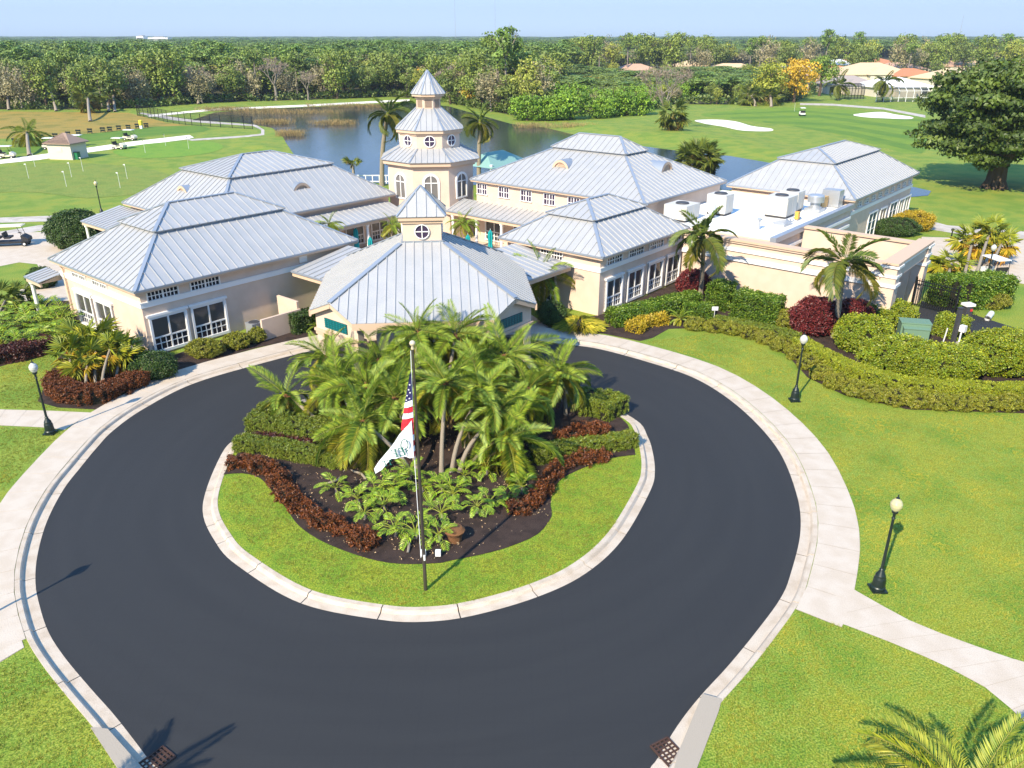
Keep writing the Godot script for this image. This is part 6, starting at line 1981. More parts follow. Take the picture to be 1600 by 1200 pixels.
	for i in 4:
		var k := i * 11.0
		var pl: Array = [[Vector2(49.55, -208.61), Vector2(75.62, -219.71), Vector2(96.06, -195.38), Vector2(93.21, -189.36), Vector2(73.73, -214.02), Vector2(49.08, -205.14)], [Vector2(52.23, -200.15), Vector2(75.50, -205.14), Vector2(87.27, -174.50), Vector2(83.82, -167.30), Vector2(73.16, -198.54), Vector2(51.78, -195.38)], [Vector2(57.22, -190.83), Vector2(71.76, -186.48), Vector2(79.13, -156.48), Vector2(75.62, -149.67), Vector2(69.23, -179.64), Vector2(56.69, -186.48)], [Vector2(61.36, -180.97), Vector2(69.01, -168.46), Vector2(71.98, -142.55), Vector2(68.02, -136.04), Vector2(66.37, -161.72), Vector2(60.76, -177.03)]][i]
		field("fairway_stripe", pl, 0.02, M.fairway_dark)
	for s in [[Vector2(42.28, -192.33), Vector2(47.67, -193.84), Vector2(50.98, -189.36), Vector2(51.92, -179.64), Vector2(54.54, -174.50), Vector2(52.82, -169.63), Vector2(47.51, -170.82), Vector2(45.37, -178.32), Vector2(42.74, -185.07)], [Vector2(84.67, -206.86), Vector2(94.21, -214.02), Vector2(95.14, -206.86), Vector2(96.16, -200.15), Vector2(93.06, -195.38), Vector2(88.48, -196.95), Vector2(84.48, -200.15)]]:
		field("bunker", s, 0.03, M.sand, 1.5)
	field("cart_path", [Vector2(83.47, -243.33), Vector2(91.88, -240.98), Vector2(100.92, -227.77), Vector2(101.61, -205.14), Vector2(98.46, -198.54), Vector2(98.31, -221.67), Vector2(89.37, -234.19), Vector2(81.17, -236.42)], 0.02, M.cart_path)
	# hut at the range
	var h := thing("starter_hut", "small cream hut with brown shingled hip roof by the range path", "hut", Vector3(-70.28, 0.00, -128.66) + Vector3(-0.6, 0, -2.2), deg_to_rad(-12))
	b = B.new()
	b.box(Vector3(0, 1.25, 0), Vector3(4.2, 2.6, 3.6))
	part(h, "wall", b, M.house_wall)
	b = B.new()
	var e := [Vector3(-2.5, 2.5, 2.2), Vector3(2.5, 2.5, 2.2), Vector3(2.5, 2.5, -2.2), Vector3(-2.5, 2.5, -2.2)]
	for i in 4:
		b.tri(e[i], Vector3(-0.3 if i in [0, 3] else 0.3, 3.9, 0), e[(i + 1) % 4])
		b.quad(e[i], e[(i + 1) % 4], e[(i + 1) % 4] - Vector3.UP * 0.15, e[i] - Vector3.UP * 0.15)
	b.quad(e[0], e[1], Vector3(0.3, 3.9, 0), Vector3(-0.3, 3.9, 0))
	b.quad(e[2], e[3], Vector3(-0.3, 3.9, 0), Vector3(0.3, 3.9, 0))
	part(h, "roof", b, M.roof_shingle)
	b = B.new()
	b.box(Vector3(0, 1.5, 1.82), Vector3(1.0, 0.6, 0.06))
	part(h, "sign_panel", b, M.unit_paint)
	b = B.new()
	b.box(Vector3(-2.12, 1.5, 0.2), Vector3(0.06, 0.8, 1.6))
	part(h, "window", b, M.glass)
	var bin := thing("green_bin", "green bin standing against the hut", "bin", Vector3(-68.82, 0.00, -129.37), deg_to_rad(-12))
	b = B.new()
	b.box(Vector3(0, 0.55, 0), Vector3(0.8, 1.1, 0.7))
	part(bin, "body", b, mat("bin_green", lin(0.01, 0.16, 0.06), 0.5))
	b = B.new()
	b.box(Vector3(0, 1.13, 0.02), Vector3(0.86, 0.08, 0.78))
	part(bin, "lid", b, M.dark_green_metal)
	# bag stands on the tee line
	for p in [Vector2(-89.75, -148.75), Vector2(-88.12, -154.48), Vector2(-86.54, -156.48), Vector2(-85.70, -159.58), Vector2(-85.33, -162.80), Vector2(-84.14, -165.02), Vector2(-82.66, -167.30), Vector2(-81.77, -168.46), Vector2(-81.02, -170.82), Vector2(-79.58, -172.03), Vector2(-78.78, -174.50), Vector2(-77.43, -175.76)]:
		var t := thing("bag_stand", "small dark bag stand in the row along the range tee", "bag stand", v3(p, 0.02), 0.0, "bag stands on the range tee")
		b = B.new()
		for s in [-0.35, 0.35]:
			b.tube([Vector3(s - 0.15, 0, 0), Vector3(s, 1.0, 0), Vector3(s + 0.15, 0, 0)], [0.05, 0.05, 0.05], 5)
		b.box(Vector3(0, 0.85, 0), Vector3(0.95, 0.3, 0.2))
		b.box(Vector3(0, 0.4, 0), Vector3(0.8, 0.3, 0.2))
		part(t, "frame", b, M.dark_green_metal)
	var yc := thing("ball_cooler", "yellow drink cooler on a stand at the tee line", "cooler", Vector3(-77.97, 0.00, -174.50))
	b = B.new()
	b.lathe([Vector2(0.35, 0.7), Vector2(0.4, 1.0), Vector2(0.4, 1.6), Vector2(0.2, 1.75), Vector2(0, 1.75)], Vector3.ZERO, 12)
	part(yc, "cooler", b, M.flag_yellow)
	b = B.new()
	b.box(Vector3(0, 0.35, 0), Vector3(0.5, 0.7, 0.5))
	part(yc, "stand", b, M.white_metal)
	# flagsticks
	var fl := "flagsticks on the practice greens"
	for p in [Vector2(-61.23, -136.83), Vector2(-61.49, -146.03), Vector2(-55.78, -141.70), Vector2(-71.11, -121.37), Vector2(-61.85, -117.12), Vector2(-60.93, -112.05), Vector2(-52.52, -110.45), Vector2(-57.74, -104.46), Vector2(-50.35, -103.52), Vector2(-66.27, -110.98), Vector2(72.86, -215.88)]:
		var t := thing("flagstick", "thin white flagstick on the mown green across the water" if p.x > 0 else "thin white flagstick on a practice green", "flagstick", v3(p, 0.03), 0.0, fl)
		b = B.new()
		b.tube([Vector3(0, 0, 0), Vector3(0, 2.0, 0)], [0.025, 0.02], 6)
		part(t, "stick", b, M.white_metal)
		b = B.new()
		b.tri(Vector3(0, 2.0, 0), Vector3(-0.28, 1.9, 0.04), Vector3(0, 1.8, 0))
		part(t, "flag", b, M.cloth_white if p.y > -120 else M.unit_dark)
	# fence along the pond path
	var fp := smooth([Vector2(-91.29, -203.45), Vector2(-86.57, -198.54), Vector2(-77.78, -187.91), Vector2(-69.72, -180.97), Vector2(-62.13, -177.03), Vector2(-54.17, -173.26)], false, 3.0)
	var o: Vector2 = fp[0]
	var fence := thing("wire_fence", "black wire fence curving beside the pond path", "fence", v3(o, 0))
	for i in fp.size():
		b = B.new()
		b.tube([v3(fp[i] - o, 0), v3(fp[i] - o, 2.6)], [0.06, 0.06], 6)
		part(fence, "post", b, M.black_metal)
		if i < fp.size() - 1:
			for y in [0.15, 1.35, 2.55]:
				b = B.new()
				b.tube([v3(fp[i] - o, y), v3(fp[i + 1] - o, y)], [0.035, 0.035], 5)
				part(fence, "rail", b, M.black_metal)
			b = B.new()
			for k in 12:
				var q: Vector2 = fp[i].lerp(fp[i + 1], (k + 0.5) / 12.0) - o
				b.tube([v3(q, 0.1), v3(q, 2.6)], [0.012, 0.012], 4, false)
			part(fence, "wires", b, M.black_metal).set_meta("kind", "stuff")
	# white terrace rail and teal roof by the water
	var rl := thing("terrace_rail", "white terrace railing by the water beside the tower", "railing", Vector3(-22.03, 0.00, -106.88))
	for i in 12:
		b = B.new()
		b.box(Vector3(i * 0.9, 0.55, 0), Vector3(0.1, 1.1, 0.1))
		part(rl, "post", b, M.white_paint)
	for y in [0.3, 1.08]:
		b = B.new()
		b.box(Vector3(4.95, y, 0), Vector3(10.0, 0.12, 0.14))
		part(rl, "rail", b, M.white_paint)
	var gz := thing("pavilion", "pavilion with pale teal hip roof beyond the tower", "pavilion", Vector3(-2.25, 0.00, -100.79) + Vector3(0, 0, -6), TURN)
	b = B.new()
	var q := [Vector3(-4, 2.7, 3), Vector3(4, 2.7, 3), Vector3(4, 2.7, -3), Vector3(-4, 2.7, -3)]
	b.quad(q[0], q[1], Vector3(1.6, 4.2, 0), Vector3(-1.6, 4.2, 0))
	b.quad(q[2], q[3], Vector3(-1.6, 4.2, 0), Vector3(1.6, 4.2, 0))
	b.tri(q[1], q[2], Vector3(1.6, 4.2, 0))
	b.tri(q[3], q[0], Vector3(-1.6, 4.2, 0))
	part(gz, "roof", b, M.teal_roof)
	for c in [[-3.6, 2.6], [3.6, 2.6], [3.6, -2.6], [-3.6, -2.6]]:
		b = B.new()
		b.box(Vector3(c[0], 1.55, c[1]), Vector3(0.3, 3.1, 0.3))
		part(gz, "post", b, M.white_paint)
	# reeds
	var rd := "reed beds in the pond"
	for p in [[Vector3(-39.32, 0.00, -182.31), 5.0, 1.6, 90, "reed clump standing out in the open water"], [Vector3(-52.62, 0.00, -183.68), 4.0, 1.6, 90, "tall tan reed bed on the lawn's point"], [Vector3(-55.63, 0.00, -208.61), 13.0, 3.0, 110, "tan reed bed in the pond beneath the far path"], [Vector3(-44.37, 0.00, -227.77), 12.0, 2.0, 110, "reed bed along the far path's shore"], [Vector3(-68.57, 0.00, -215.88), 10.0, 2.0, 90, "reed bed by the wire fence end"], [Vector3(-75.81, 0.00, -217.78), 7.0, 1.5, 60, "reed bed at the pond's narrow end"], [Vector3(9.22, 0.00, -175.76), 9.0, 1.5, 90, "reed fringe below the mangrove bank"], [Vector3(-43.21, 0.00, -161.72), 2.5, 2.5, 80, "rusty reed tuft at the lawn's tip"]]:
		var t := thing("reed_bed", p[4], "reeds", p[0], 0.0, rd)
		var spots := []
		for i in p[3]:
			var a := rng.randf() * TAU
			var d := sqrt(rng.randf())
			spots.append([Vector3(cos(a) * d * p[1], 0.1, sin(a) * d * p[2]), Vector3.UP])
		tufts(t, "reed", spots, 1.7, 5, M.leaf_dry)

# ---------------------------------------------------------------- trees
func crown_mesh(sd: int, o: Vector3, rad: Vector3, groups: int, leaves: int, size: float, c0: Color, c1: Color, spread := 0.34) -> ArrayMesh:
	var r := RandomNumberGenerator.new()
	r.seed = sd
	var b := B.new()
	for g in groups:
		var d := Vector3(r.randfn(), r.randfn() + 0.25, r.randfn()).normalized()
		var q := pow(r.randf(), 0.45) * 0.86
		var c := o + d * rad * q
		var cr := rad * spread * r.randf_range(0.65, 1.25)
		cr.y *= 0.75
		var tone := r.randf_range(1.3, 2.2)
		var hue := r.randf()
		for i in leaves:
			var e := Vector3(r.randfn(), r.randfn() * 0.9 + 0.35, r.randfn()).normalized()
			var p := c + e * cr * pow(r.randf(), 0.3)
			var f := (e + Vector3(r.randfn(), r.randfn(), r.randfn()) * 0.5).normalized()
			var w := f.cross(Vector3(r.randfn(), r.randfn(), r.randfn())).normalized()
			var t := f.cross(w)
			b.col = c0.lerp(c1, clampf(hue * 0.6 + r.randf() * 0.55, 0, 1)) * tone
			b.leaf(p - t * size * 0.5, t, w, size * r.randf_range(0.7, 1.4), size * r.randf_range(0.5, 0.9), f * 0.15)
	return b.done(true)

func limbs(b: B, o: Vector3, d: Vector3, l: float, rad: float, depth: int, r: RandomNumberGenerator, tips: Array) -> void:
	var m := o + d * l * 0.5 + Vector3(r.randfn(), r.randfn() * 0.3, r.randfn()) * l * 0.06
	var e := o + d * l
	b.tube([o, m, e], [rad, rad * 0.82, rad * 0.62], 6 if depth > 1 else 4, false)
	if depth == 0:
		tips.append(e)
		return
	var n := 3 if depth > 2 else 2 + int(r.randi() % 2)
	for i in n:
		var k := (d + Vector3(r.randfn(), r.randfn() * 0.5 + 0.25, r.randfn()) * 0.55).normalized()
		limbs(b, e, k, l * r.randf_range(0.6, 0.82), rad * 0.6, depth - 1, r, tips)

func tree(called: String, label: String, sd: int, high: float, rad: Vector3, trunk_r: float, groups: int, leaves: int, size: float, c0: Color, c1: Color, group: String, bark: Material = null) -> Node3D:
	var t := thing(called, label, "tree", Vector3.ZERO, 0.0, group)
	var r := RandomNumberGenerator.new()
	r.seed = sd
	var b := B.new()
	var tips := []
	var fork := maxf(high - rad.y * 1.5, high * 0.3)
	var lean := Vector3(r.randfn() * 0.03, 1, r.randfn() * 0.03).normalized()
	b.tube([Vector3(0, -0.3, 0), lean * fork * 0.5, lean * fork], [trunk_r * 1.3, trunk_r, trunk_r * 0.8], 7, false)
	for i in 4:
		var a := TAU * i / 4 + r.randf()
		limbs(b, lean * fork, Vector3(cos(a) * 0.6, 1.0, sin(a) * 0.6).normalized(), rad.y * 0.75, trunk_r * 0.5, 1, r, tips)
	part(t, "trunk", b, bark if bark else M.bark)
	share(t, "crown", crown_mesh(sd, Vector3(0, high - rad.y, 0), rad, groups, leaves, size, c0, c1), M.leaf, Transform3D())
	return t

func bare_tree(called: String, label: String, sd: int, high: float, group: String) -> Node3D:
	var t := thing(called, label, "tree", Vector3.ZERO, 0.0, group)
	var r := RandomNumberGenerator.new()
	r.seed = sd
	var b := B.new()
	var tips := []
	b.tube([Vector3(0, -0.3, 0), Vector3(0.1, high * 0.18, 0), Vector3(0, high * 0.34, 0.1)], [0.42, 0.34, 0.3], 8, false)
	for i in 4:
		var a := TAU * i / 4 + r.randf()
		limbs(b, Vector3(0, high * 0.33, 0.1), Vector3(cos(a) * 0.55, 1, sin(a) * 0.55).normalized(), high * 0.24, 0.17, 3, r, tips)
	part(t, "trunk", b, M.bark_grey)
	var c := B.new()
	for p in tips:
		for i in 9:
			var d := Vector3(r.randfn(), r.randfn() * 0.8 + 0.5, r.randfn()).normalized()
			c.col = shade(r, Color(0.15, 0.11, 0.085), Color(0.3, 0.24, 0.19))
			c.leaf(p, d, d.cross(Vector3(r.randfn(), r.randfn(), r.randfn())).normalized(), high * 0.085, 0.1, Vector3.ZERO)
	part(t, "crown", c, M.leaf_dry, true)
	return t

func place_first(o: Node3D, at: Vector3, turn: float, size: float) -> Node3D:
	o.position = at
	o.rotation.y = turn
	o.scale = Vector3.ONE * size
	return o

func make_trees() -> void:
	var gp := "trees at the edge of the wood"
	var protos := [
		tree("oak_tree", "dark green broad oak at the edge of the wood", 101, 11.5, Vector3(4.8, 5.4, 4.8), 0.32, 54, 34, 0.62, Color(0.03, 0.055, 0.01), Color(0.12, 0.15, 0.025), gp),
		tree("oak_tree", "mid green rounded oak at the edge of the wood", 102, 12.5, Vector3(4.5, 6.0, 4.5), 0.3, 54, 34, 0.6, Color(0.05, 0.08, 0.012), Color(0.16, 0.2, 0.03), gp),
		tree("pine_tree", "tall pine with high green crown above the wood", 103, 17.0, Vector3(3.6, 4.4, 3.6), 0.26, 34, 36, 0.6, Color(0.035, 0.075, 0.012), Color(0.12, 0.18, 0.03), gp, M.bark_grey),
		tree("willow_tree", "yellow green tree at the edge of the wood", 104, 11.0, Vector3(4.0, 4.6, 4.0), 0.26, 42, 34, 0.56, Color(0.075, 0.1, 0.014), Color(0.2, 0.21, 0.03), gp),
		tree("grey_tree", "olive grey thin leaved tree at the edge of the wood", 105, 10.5, Vector3(4.4, 5.2, 4.4), 0.24, 54, 28, 0.5, Color(0.09, 0.085, 0.04), Color(0.22, 0.19, 0.1), gp, M.bark_grey),
		bare_tree("bare_tree", "leafless brown grey tree at the edge of the wood", 106, 10.0, gp),
		tree("golden_tree", "golden leaved tree among the green ones", 107, 10.0, Vector3(4.0, 4.2, 4.0), 0.26, 42, 34, 0.55, Color(0.2, 0.13, 0.01), Color(0.42, 0.28, 0.025), gp),
		tree("pine_tree", "pine with an open flat topped crown above the wood", 108, 16.0, Vector3(4.4, 3.2, 4.4), 0.26, 30, 36, 0.6, Color(0.05, 0.09, 0.014), Color(0.15, 0.2, 0.035), gp, M.bark_grey)]
	var placed := {}
	var put := func(k: int, at: Vector3, size: float) -> void:
		if not placed.has(k):
			placed[k] = true
			place_first(protos[k], at, rng.randf() * TAU, size)
		else:
			copy(protos[k], at, rng.randf() * TAU, size)
	# the wood's front edge
	var edge: Array = [Vector2(-205.02, -219.71), Vector2(-168.05, -219.71), Vector2(-135.60, -221.67), Vector2(-116.95, -221.67), Vector2(-104.29, -223.67), Vector2(-98.31, -229.87), Vector2(-88.01, -245.72), Vector2(-62.29, -255.77), Vector2(-38.91, -269.50), Vector2(-23.36, -255.77), Vector2(-10.44, -227.77), Vector2(0.00, -205.14), Vector2(6.86, -198.54), Vector2(16.25, -212.19), Vector2(35.29, -219.71), Vector2(45.51, -238.68), Vector2(69.18, -238.68), Vector2(83.99, -250.65), Vector2(97.68, -278.45), Vector2(151.25, -401.81), Vector2(208.18, -514.28), Vector2(349.54, -583.90), Vector2(502.98, -611.43)]
	var wood: Array = edge.duplicate()
	wood.append_array([Vector2(5200, -5600), Vector2(-5200, -5600)])
	var inside := PackedVector2Array(wood)
	var clear := PackedVector2Array([Vector2(35.01, -356.91), Vector2(56.18, -535.59), Vector2(111.72, -597.35), Vector2(174.77, -583.90), Vector2(265.70, -711.86), Vector2(449.41, -752.99), Vector2(584.54, -711.86), Vector2(149.16, -175.76), Vector2(95.27, -266.64), Vector2(112.35, -372.54), Vector2(73.37, -389.58)])
	var low := PackedVector2Array([Vector2(7.80, -195.38), Vector2(15.73, -205.14), Vector2(34.12, -212.19), Vector2(43.89, -229.87), Vector2(67.31, -232.01), Vector2(81.92, -238.68), Vector2(99.82, -284.74), Vector2(141.43, -459.31), Vector2(44.84, -459.31), Vector2(13.88, -305.40)])
	var line := resample(edge, 118)
	var mixes := [[0, 1, 4, 4, 5, 4, 7, 5], [0, 1, 2, 4, 4, 7, 3, 1], [0, 1, 4, 5, 3, 2, 1, 4]]
	for row in 3:
		for i in line.size():
			var p: Vector2 = line[i] + Vector2(rng.randf_range(-2.5, 2.5), -1.5 - row * 7.0 + rng.randf_range(-2.5, 2.5))
			if Geometry2D.is_point_in_polygon(p, clear) or (row == 2 and i % 2 == 1):
				continue
			var k: int = mixes[0 if p.x < -60 else 1 if p.x < 0 else 2][rng.randi() % 8]
			if row == 0 and k in [2, 7]:
				k = [0, 1, 4, 5][rng.randi() % 4]
			var small := Geometry2D.is_point_in_polygon(p, low)
			if small and k in [2, 7]:
				k = [4, 3, 5][rng.randi() % 3]
			put.call(k, v3(p, 0), rng.randf_range(0.8, 1.25) * (0.42 if small else 1.0))
	# pines that stand above the wood towards the houses
	for i in 76:
		put.call([1, 0, 1, 3, 2, 4, 7][i % 7], v3(Vector2(30 + i * 4.8 + rng.randf_range(-6, 6), -395 - rng.randf() * 75), 0), rng.randf_range(1.05, 1.4) * (0.9 if i % 7 in [4, 6] else 1.22))
	for p in [Vector2(-11.62, -234.19), Vector2(78.27, -250.65), Vector2(-28.98, -272.42)]:
		put.call(6, v3(p, 0), rng.randf_range(0.7, 0.95))
	# garden trees between the houses
	for p in [Vector2(72.72, -356.91), Vector2(81.27, -347.18), Vector2(93.20, -337.95), Vector2(110.77, -367.18), Vector2(104.45, -324.98), Vector2(130.63, -356.91), Vector2(199.64, -401.81), Vector2(277.58, -514.28), Vector2(229.89, -401.81), Vector2(159.36, -459.31), Vector2(124.53, -435.95), Vector2(74.90, -414.81), Vector2(45.59, -378.05), Vector2(59.25, -356.91), Vector2(113.83, -459.31)]:
		put.call([0, 1, 3, 4][rng.randi() % 4], v3(p, 0), rng.randf_range(0.45, 0.7))
	# the rest of the wood reads as one mass
	var wd := Node3D.new()
	wd.name = "forest"
	add_child(wd)
	wd.set_meta("kind", "stuff")
	wd.set_meta("label", "wide mixed wood reaching to the horizon beyond the pond")
	wd.set_meta("category", "forest")
	var lists := []
	for k in protos.size():
		lists.append([])
	var z := 150.0
	while z < 5200.0:
		var step := 5.6 + 0.017 * maxf(z - 150.0, 0.0)
		var x := -0.78 * z - 20.0
		while x < 0.78 * z + 20.0:
			var p := Vector2(x + rng.randf_range(-0.5, 0.5) * step, -z + rng.randf_range(-0.5, 0.5) * step)
			x += step
			if not Geometry2D.is_point_in_polygon(p, inside) or Geometry2D.is_point_in_polygon(p, clear):
				continue
			if not Geometry2D.is_point_in_polygon(p + Vector2(0, 15), inside):
				continue
			var small := 0.42 if Geometry2D.is_point_in_polygon(p, low) else 1.0
			var k: int = [0, 1, 2, 1, 0, 4, 3, 7, 4, 4, 1, 4, 2, 7, 6, 3][rng.randi() % 16]
			if k == 6 and rng.randf() < 0.85:
				k = 1
			var wide := maxf(1.35, step / 5.0)
			var tall := rng.randf_range(0.75, 1.12) * (0.86 if z > 500.0 else 1.0) * (0.88 if k in [2, 7] else 1.0) * small
			lists[k].append(Transform3D(Basis(Vector3.UP, rng.randf() * TAU).scaled(Vector3(wide, tall, wide)), v3(p, 0)))
		z += step
	for k in protos.size():
		var mm := MultiMesh.new()
		mm.transform_format = MultiMesh.TRANSFORM_3D
		mm.mesh = protos[k].get_node("crown").mesh
		mm.instance_count = lists[k].size()
		for i in lists[k].size():
			mm.set_instance_transform(i, lists[k][i])
		var o := MultiMeshInstance3D.new()
		o.name = "treetops"
		o.multimesh = mm
		o.material_override = M.leaf_dry if k == 5 else M.leaf
		wd.add_child(o, true)
	field("forest_floor", wood, 0.02, M.forest_floor)
	# undergrowth skirting the wood
	var ug := thing("undergrowth", "low dark green undergrowth along the foot of the wood", "undergrowth")
	ug.set_meta("kind", "stuff")
	var spots := []
	for p in resample(edge, 1500):
		spots.append([v3(p + Vector2(rng.randf_range(-1.5, 1.5), rng.randf_range(-5.0, 1.0)), rng.randf_range(0.2, 1.6)), Vector3.UP])
	tufts(ug, "bramble", spots, 2.6, 3, M.leaf)
	# mangrove bank across the water
	var mg := tree("mangrove", "bright green dense mangrove bush on the far bank", 120, 6.2, Vector3(4.6, 3.3, 4.0), 0.3, 50, 44, 0.5, Color(0.035, 0.09, 0.006), Color(0.14, 0.22, 0.014), "mangroves on the far bank")
	var n := 0
	for p in [Vector2(5.53, -189.36), Vector2(8.45, -189.36), Vector2(11.74, -190.83), Vector2(15.19, -193.84), Vector2(18.75, -196.95), Vector2(22.25, -198.54), Vector2(26.01, -201.79), Vector2(29.65, -203.45), Vector2(33.35, -205.14), Vector2(7.99, -208.61), Vector2(12.19, -212.19), Vector2(16.81, -219.71), Vector2(22.23, -223.67), Vector2(27.36, -223.67), Vector2(32.19, -227.77), Vector2(35.90, -223.67), Vector2(50.01, -250.65), Vector2(55.48, -255.77), Vector2(61.57, -261.10), Vector2(67.90, -266.64), Vector2(64.82, -284.74), Vector2(56.92, -272.42)]:
		var at := v3(p + Vector2(rng.randf_range(-2, 2), rng.randf_range(-3, 0)), 0)
		if n == 0:
			place_first(mg, at, 0.0, 1.0)
		else:
			copy(mg, at, rng.randf() * TAU, rng.randf_range(0.8, 1.2))
		n += 1
	# named single trees
	place_first(bare_tree("bare_tree", "pale leafless tree on the bank beside a small fan palm", 131, 13.0, ""), Vector3(31.35, 0.00, -172.03), 0.0, 1.0)
	palm("sabal_palm", "small shaggy fan palm beside the leafless tree on the bank", Vector3(34.44, 0.00, -175.76), Vector3(31.58, 4.17, -163.00), "fan_green", 26, 2.2, 0.3, "", -1.4)
	place_first(tree("golden_tree", "big golden orange tree on the fairway's edge by the houses", 132, 12.5, Vector3(6.5, 5.5, 6.0), 0.4, 60, 40, 0.6, Color(0.2, 0.14, 0.01), Color(0.44, 0.27, 0.02), ""), Vector3(82.39, 0.00, -245.72), 0.4, 1.0)
	place_first(tree("oak_tree", "yellow green rounded tree beside the golden orange tree", 133, 12.0, Vector3(6.0, 5.5, 6.0), 0.4, 60, 40, 0.6, Color(0.09, 0.12, 0.01), Color(0.25, 0.25, 0.03), ""), Vector3(72.09, 0.00, -238.68), 0.4, 1.0)
	place_first(tree("oak_tree", "round dark green tree in front of the tan house roofs", 134, 12.5, Vector3(5.5, 4.6, 5.5), 0.4, 60, 40, 0.6, Color(0.04, 0.08, 0.01), Color(0.13, 0.18, 0.02), ""), Vector3(99.34, 0.00, -272.42), 1.4, 1.0)
	place_first(tree("grey_tree", "thin grey tree standing between the orange and tan roofs", 135, 13.0, Vector3(7.0, 5.0, 6.0), 0.4, 60, 26, 0.55, Color(0.09, 0.085, 0.04), Color(0.22, 0.19, 0.1), "", M.bark_grey), Vector3(195.06, 0.00, -414.81), 1.4, 1.0)
	# the big spreading tree
	var big := thing("spreading_tree", "huge dark green spreading tree with fluted trunk by the far wing", "tree", Vector3(61.95, 0.00, -103.52))
	var r := RandomNumberGenerator.new()
	r.seed = 77
	var b := B.new()
	var tips := []
	for i in 9:
		var a := TAU * i / 9
		var d := Vector3(cos(a), 0, sin(a))
		b.tube([d * 1.5 + Vector3.DOWN * 0.3, d * 0.8 + Vector3.UP * 0.9, d * 0.6 + Vector3.UP * 2.6, d * 0.95 + Vector3.UP * 4.2], [0.3, 0.42, 0.45, 0.4], 8, false)
		limbs(b, d * 1.0 + Vector3.UP * 4.0, (d * r.randf_range(0.4, 1.1) + Vector3.UP).normalized(), 4.2, 0.36, 2, r, tips)
	part(big, "trunk", b, M.bark)
	share(big, "crown", crown_mesh(78, Vector3(0, 9.2, 0), Vector3(12.6, 7.5, 10.5), 250, 150, 0.52, Color(0.014, 0.03, 0.004), Color(0.065, 0.095, 0.011), 0.17), M.leaf, Transform3D())
	share(big, "crown", crown_mesh(79, Vector3(0, 6.2, 0), Vector3(13.2, 3.6, 11.0), 90, 150, 0.52, Color(0.014, 0.03, 0.004), Color(0.07, 0.1, 0.011), 0.17), M.leaf, Transform3D())
	# palms scattered on the course
	var sp := "fan palms along the wood"
	for p in [[Vector3(-132.09, 0.00, -219.71), Vector3(-144.94, 4.02, -243.00)], [Vector3(-117.64, 0.00, -215.88), Vector3(-129.99, 3.12, -238.00)], [Vector3(-95.98, 0.00, -189.36), Vector3(-106.85, 3.69, -212.00)], [Vector3(-101.59, 0.00, -214.02), Vector3(-111.63, 2.74, -236.00)], [Vector3(-103.22, 0.00, -214.02), Vector3(-113.38, 2.07, -236.00)], [Vector3(-89.21, 0.00, -238.68), Vector3(-96.14, 2.79, -258.00)], [Vector3(67.31, 0.00, -232.01), Vector3(67.06, 2.41, -236.00)], [Vector3(71.10, 0.00, -229.87), Vector3(72.21, 2.74, -236.00)]]:
		palm("sabal_palm", "fan palm standing in front of the wood", p[0], p[1], "fan_green", 22, 3.0, 0.35, sp, -1.4)
	palm("royal_palm", "pale trunked palm beside the range path and white sign", Vector3(-78.86, 0.00, -133.75), Vector3(-85.57, 2.29, -146.00), "date", 20, 1.6, 0.3, "", -0.8)
	for p in [[Vector3(99.28, 0.00, -255.77), Vector3(98.48, 4.24, -255.00)], [Vector3(110.53, 0.00, -250.65), Vector3(107.79, 5.64, -245.00)], [Vector3(157.29, 0.00, -389.58), Vector3(152.60, 5.23, -380.00)]]:
		palm("coconut_palm", "palm standing beside the pool cages and tan roofs", p[0], p[1], "royal", 14, 1.5, 0.3, "palms by the houses", -0.7)
	make_grass()

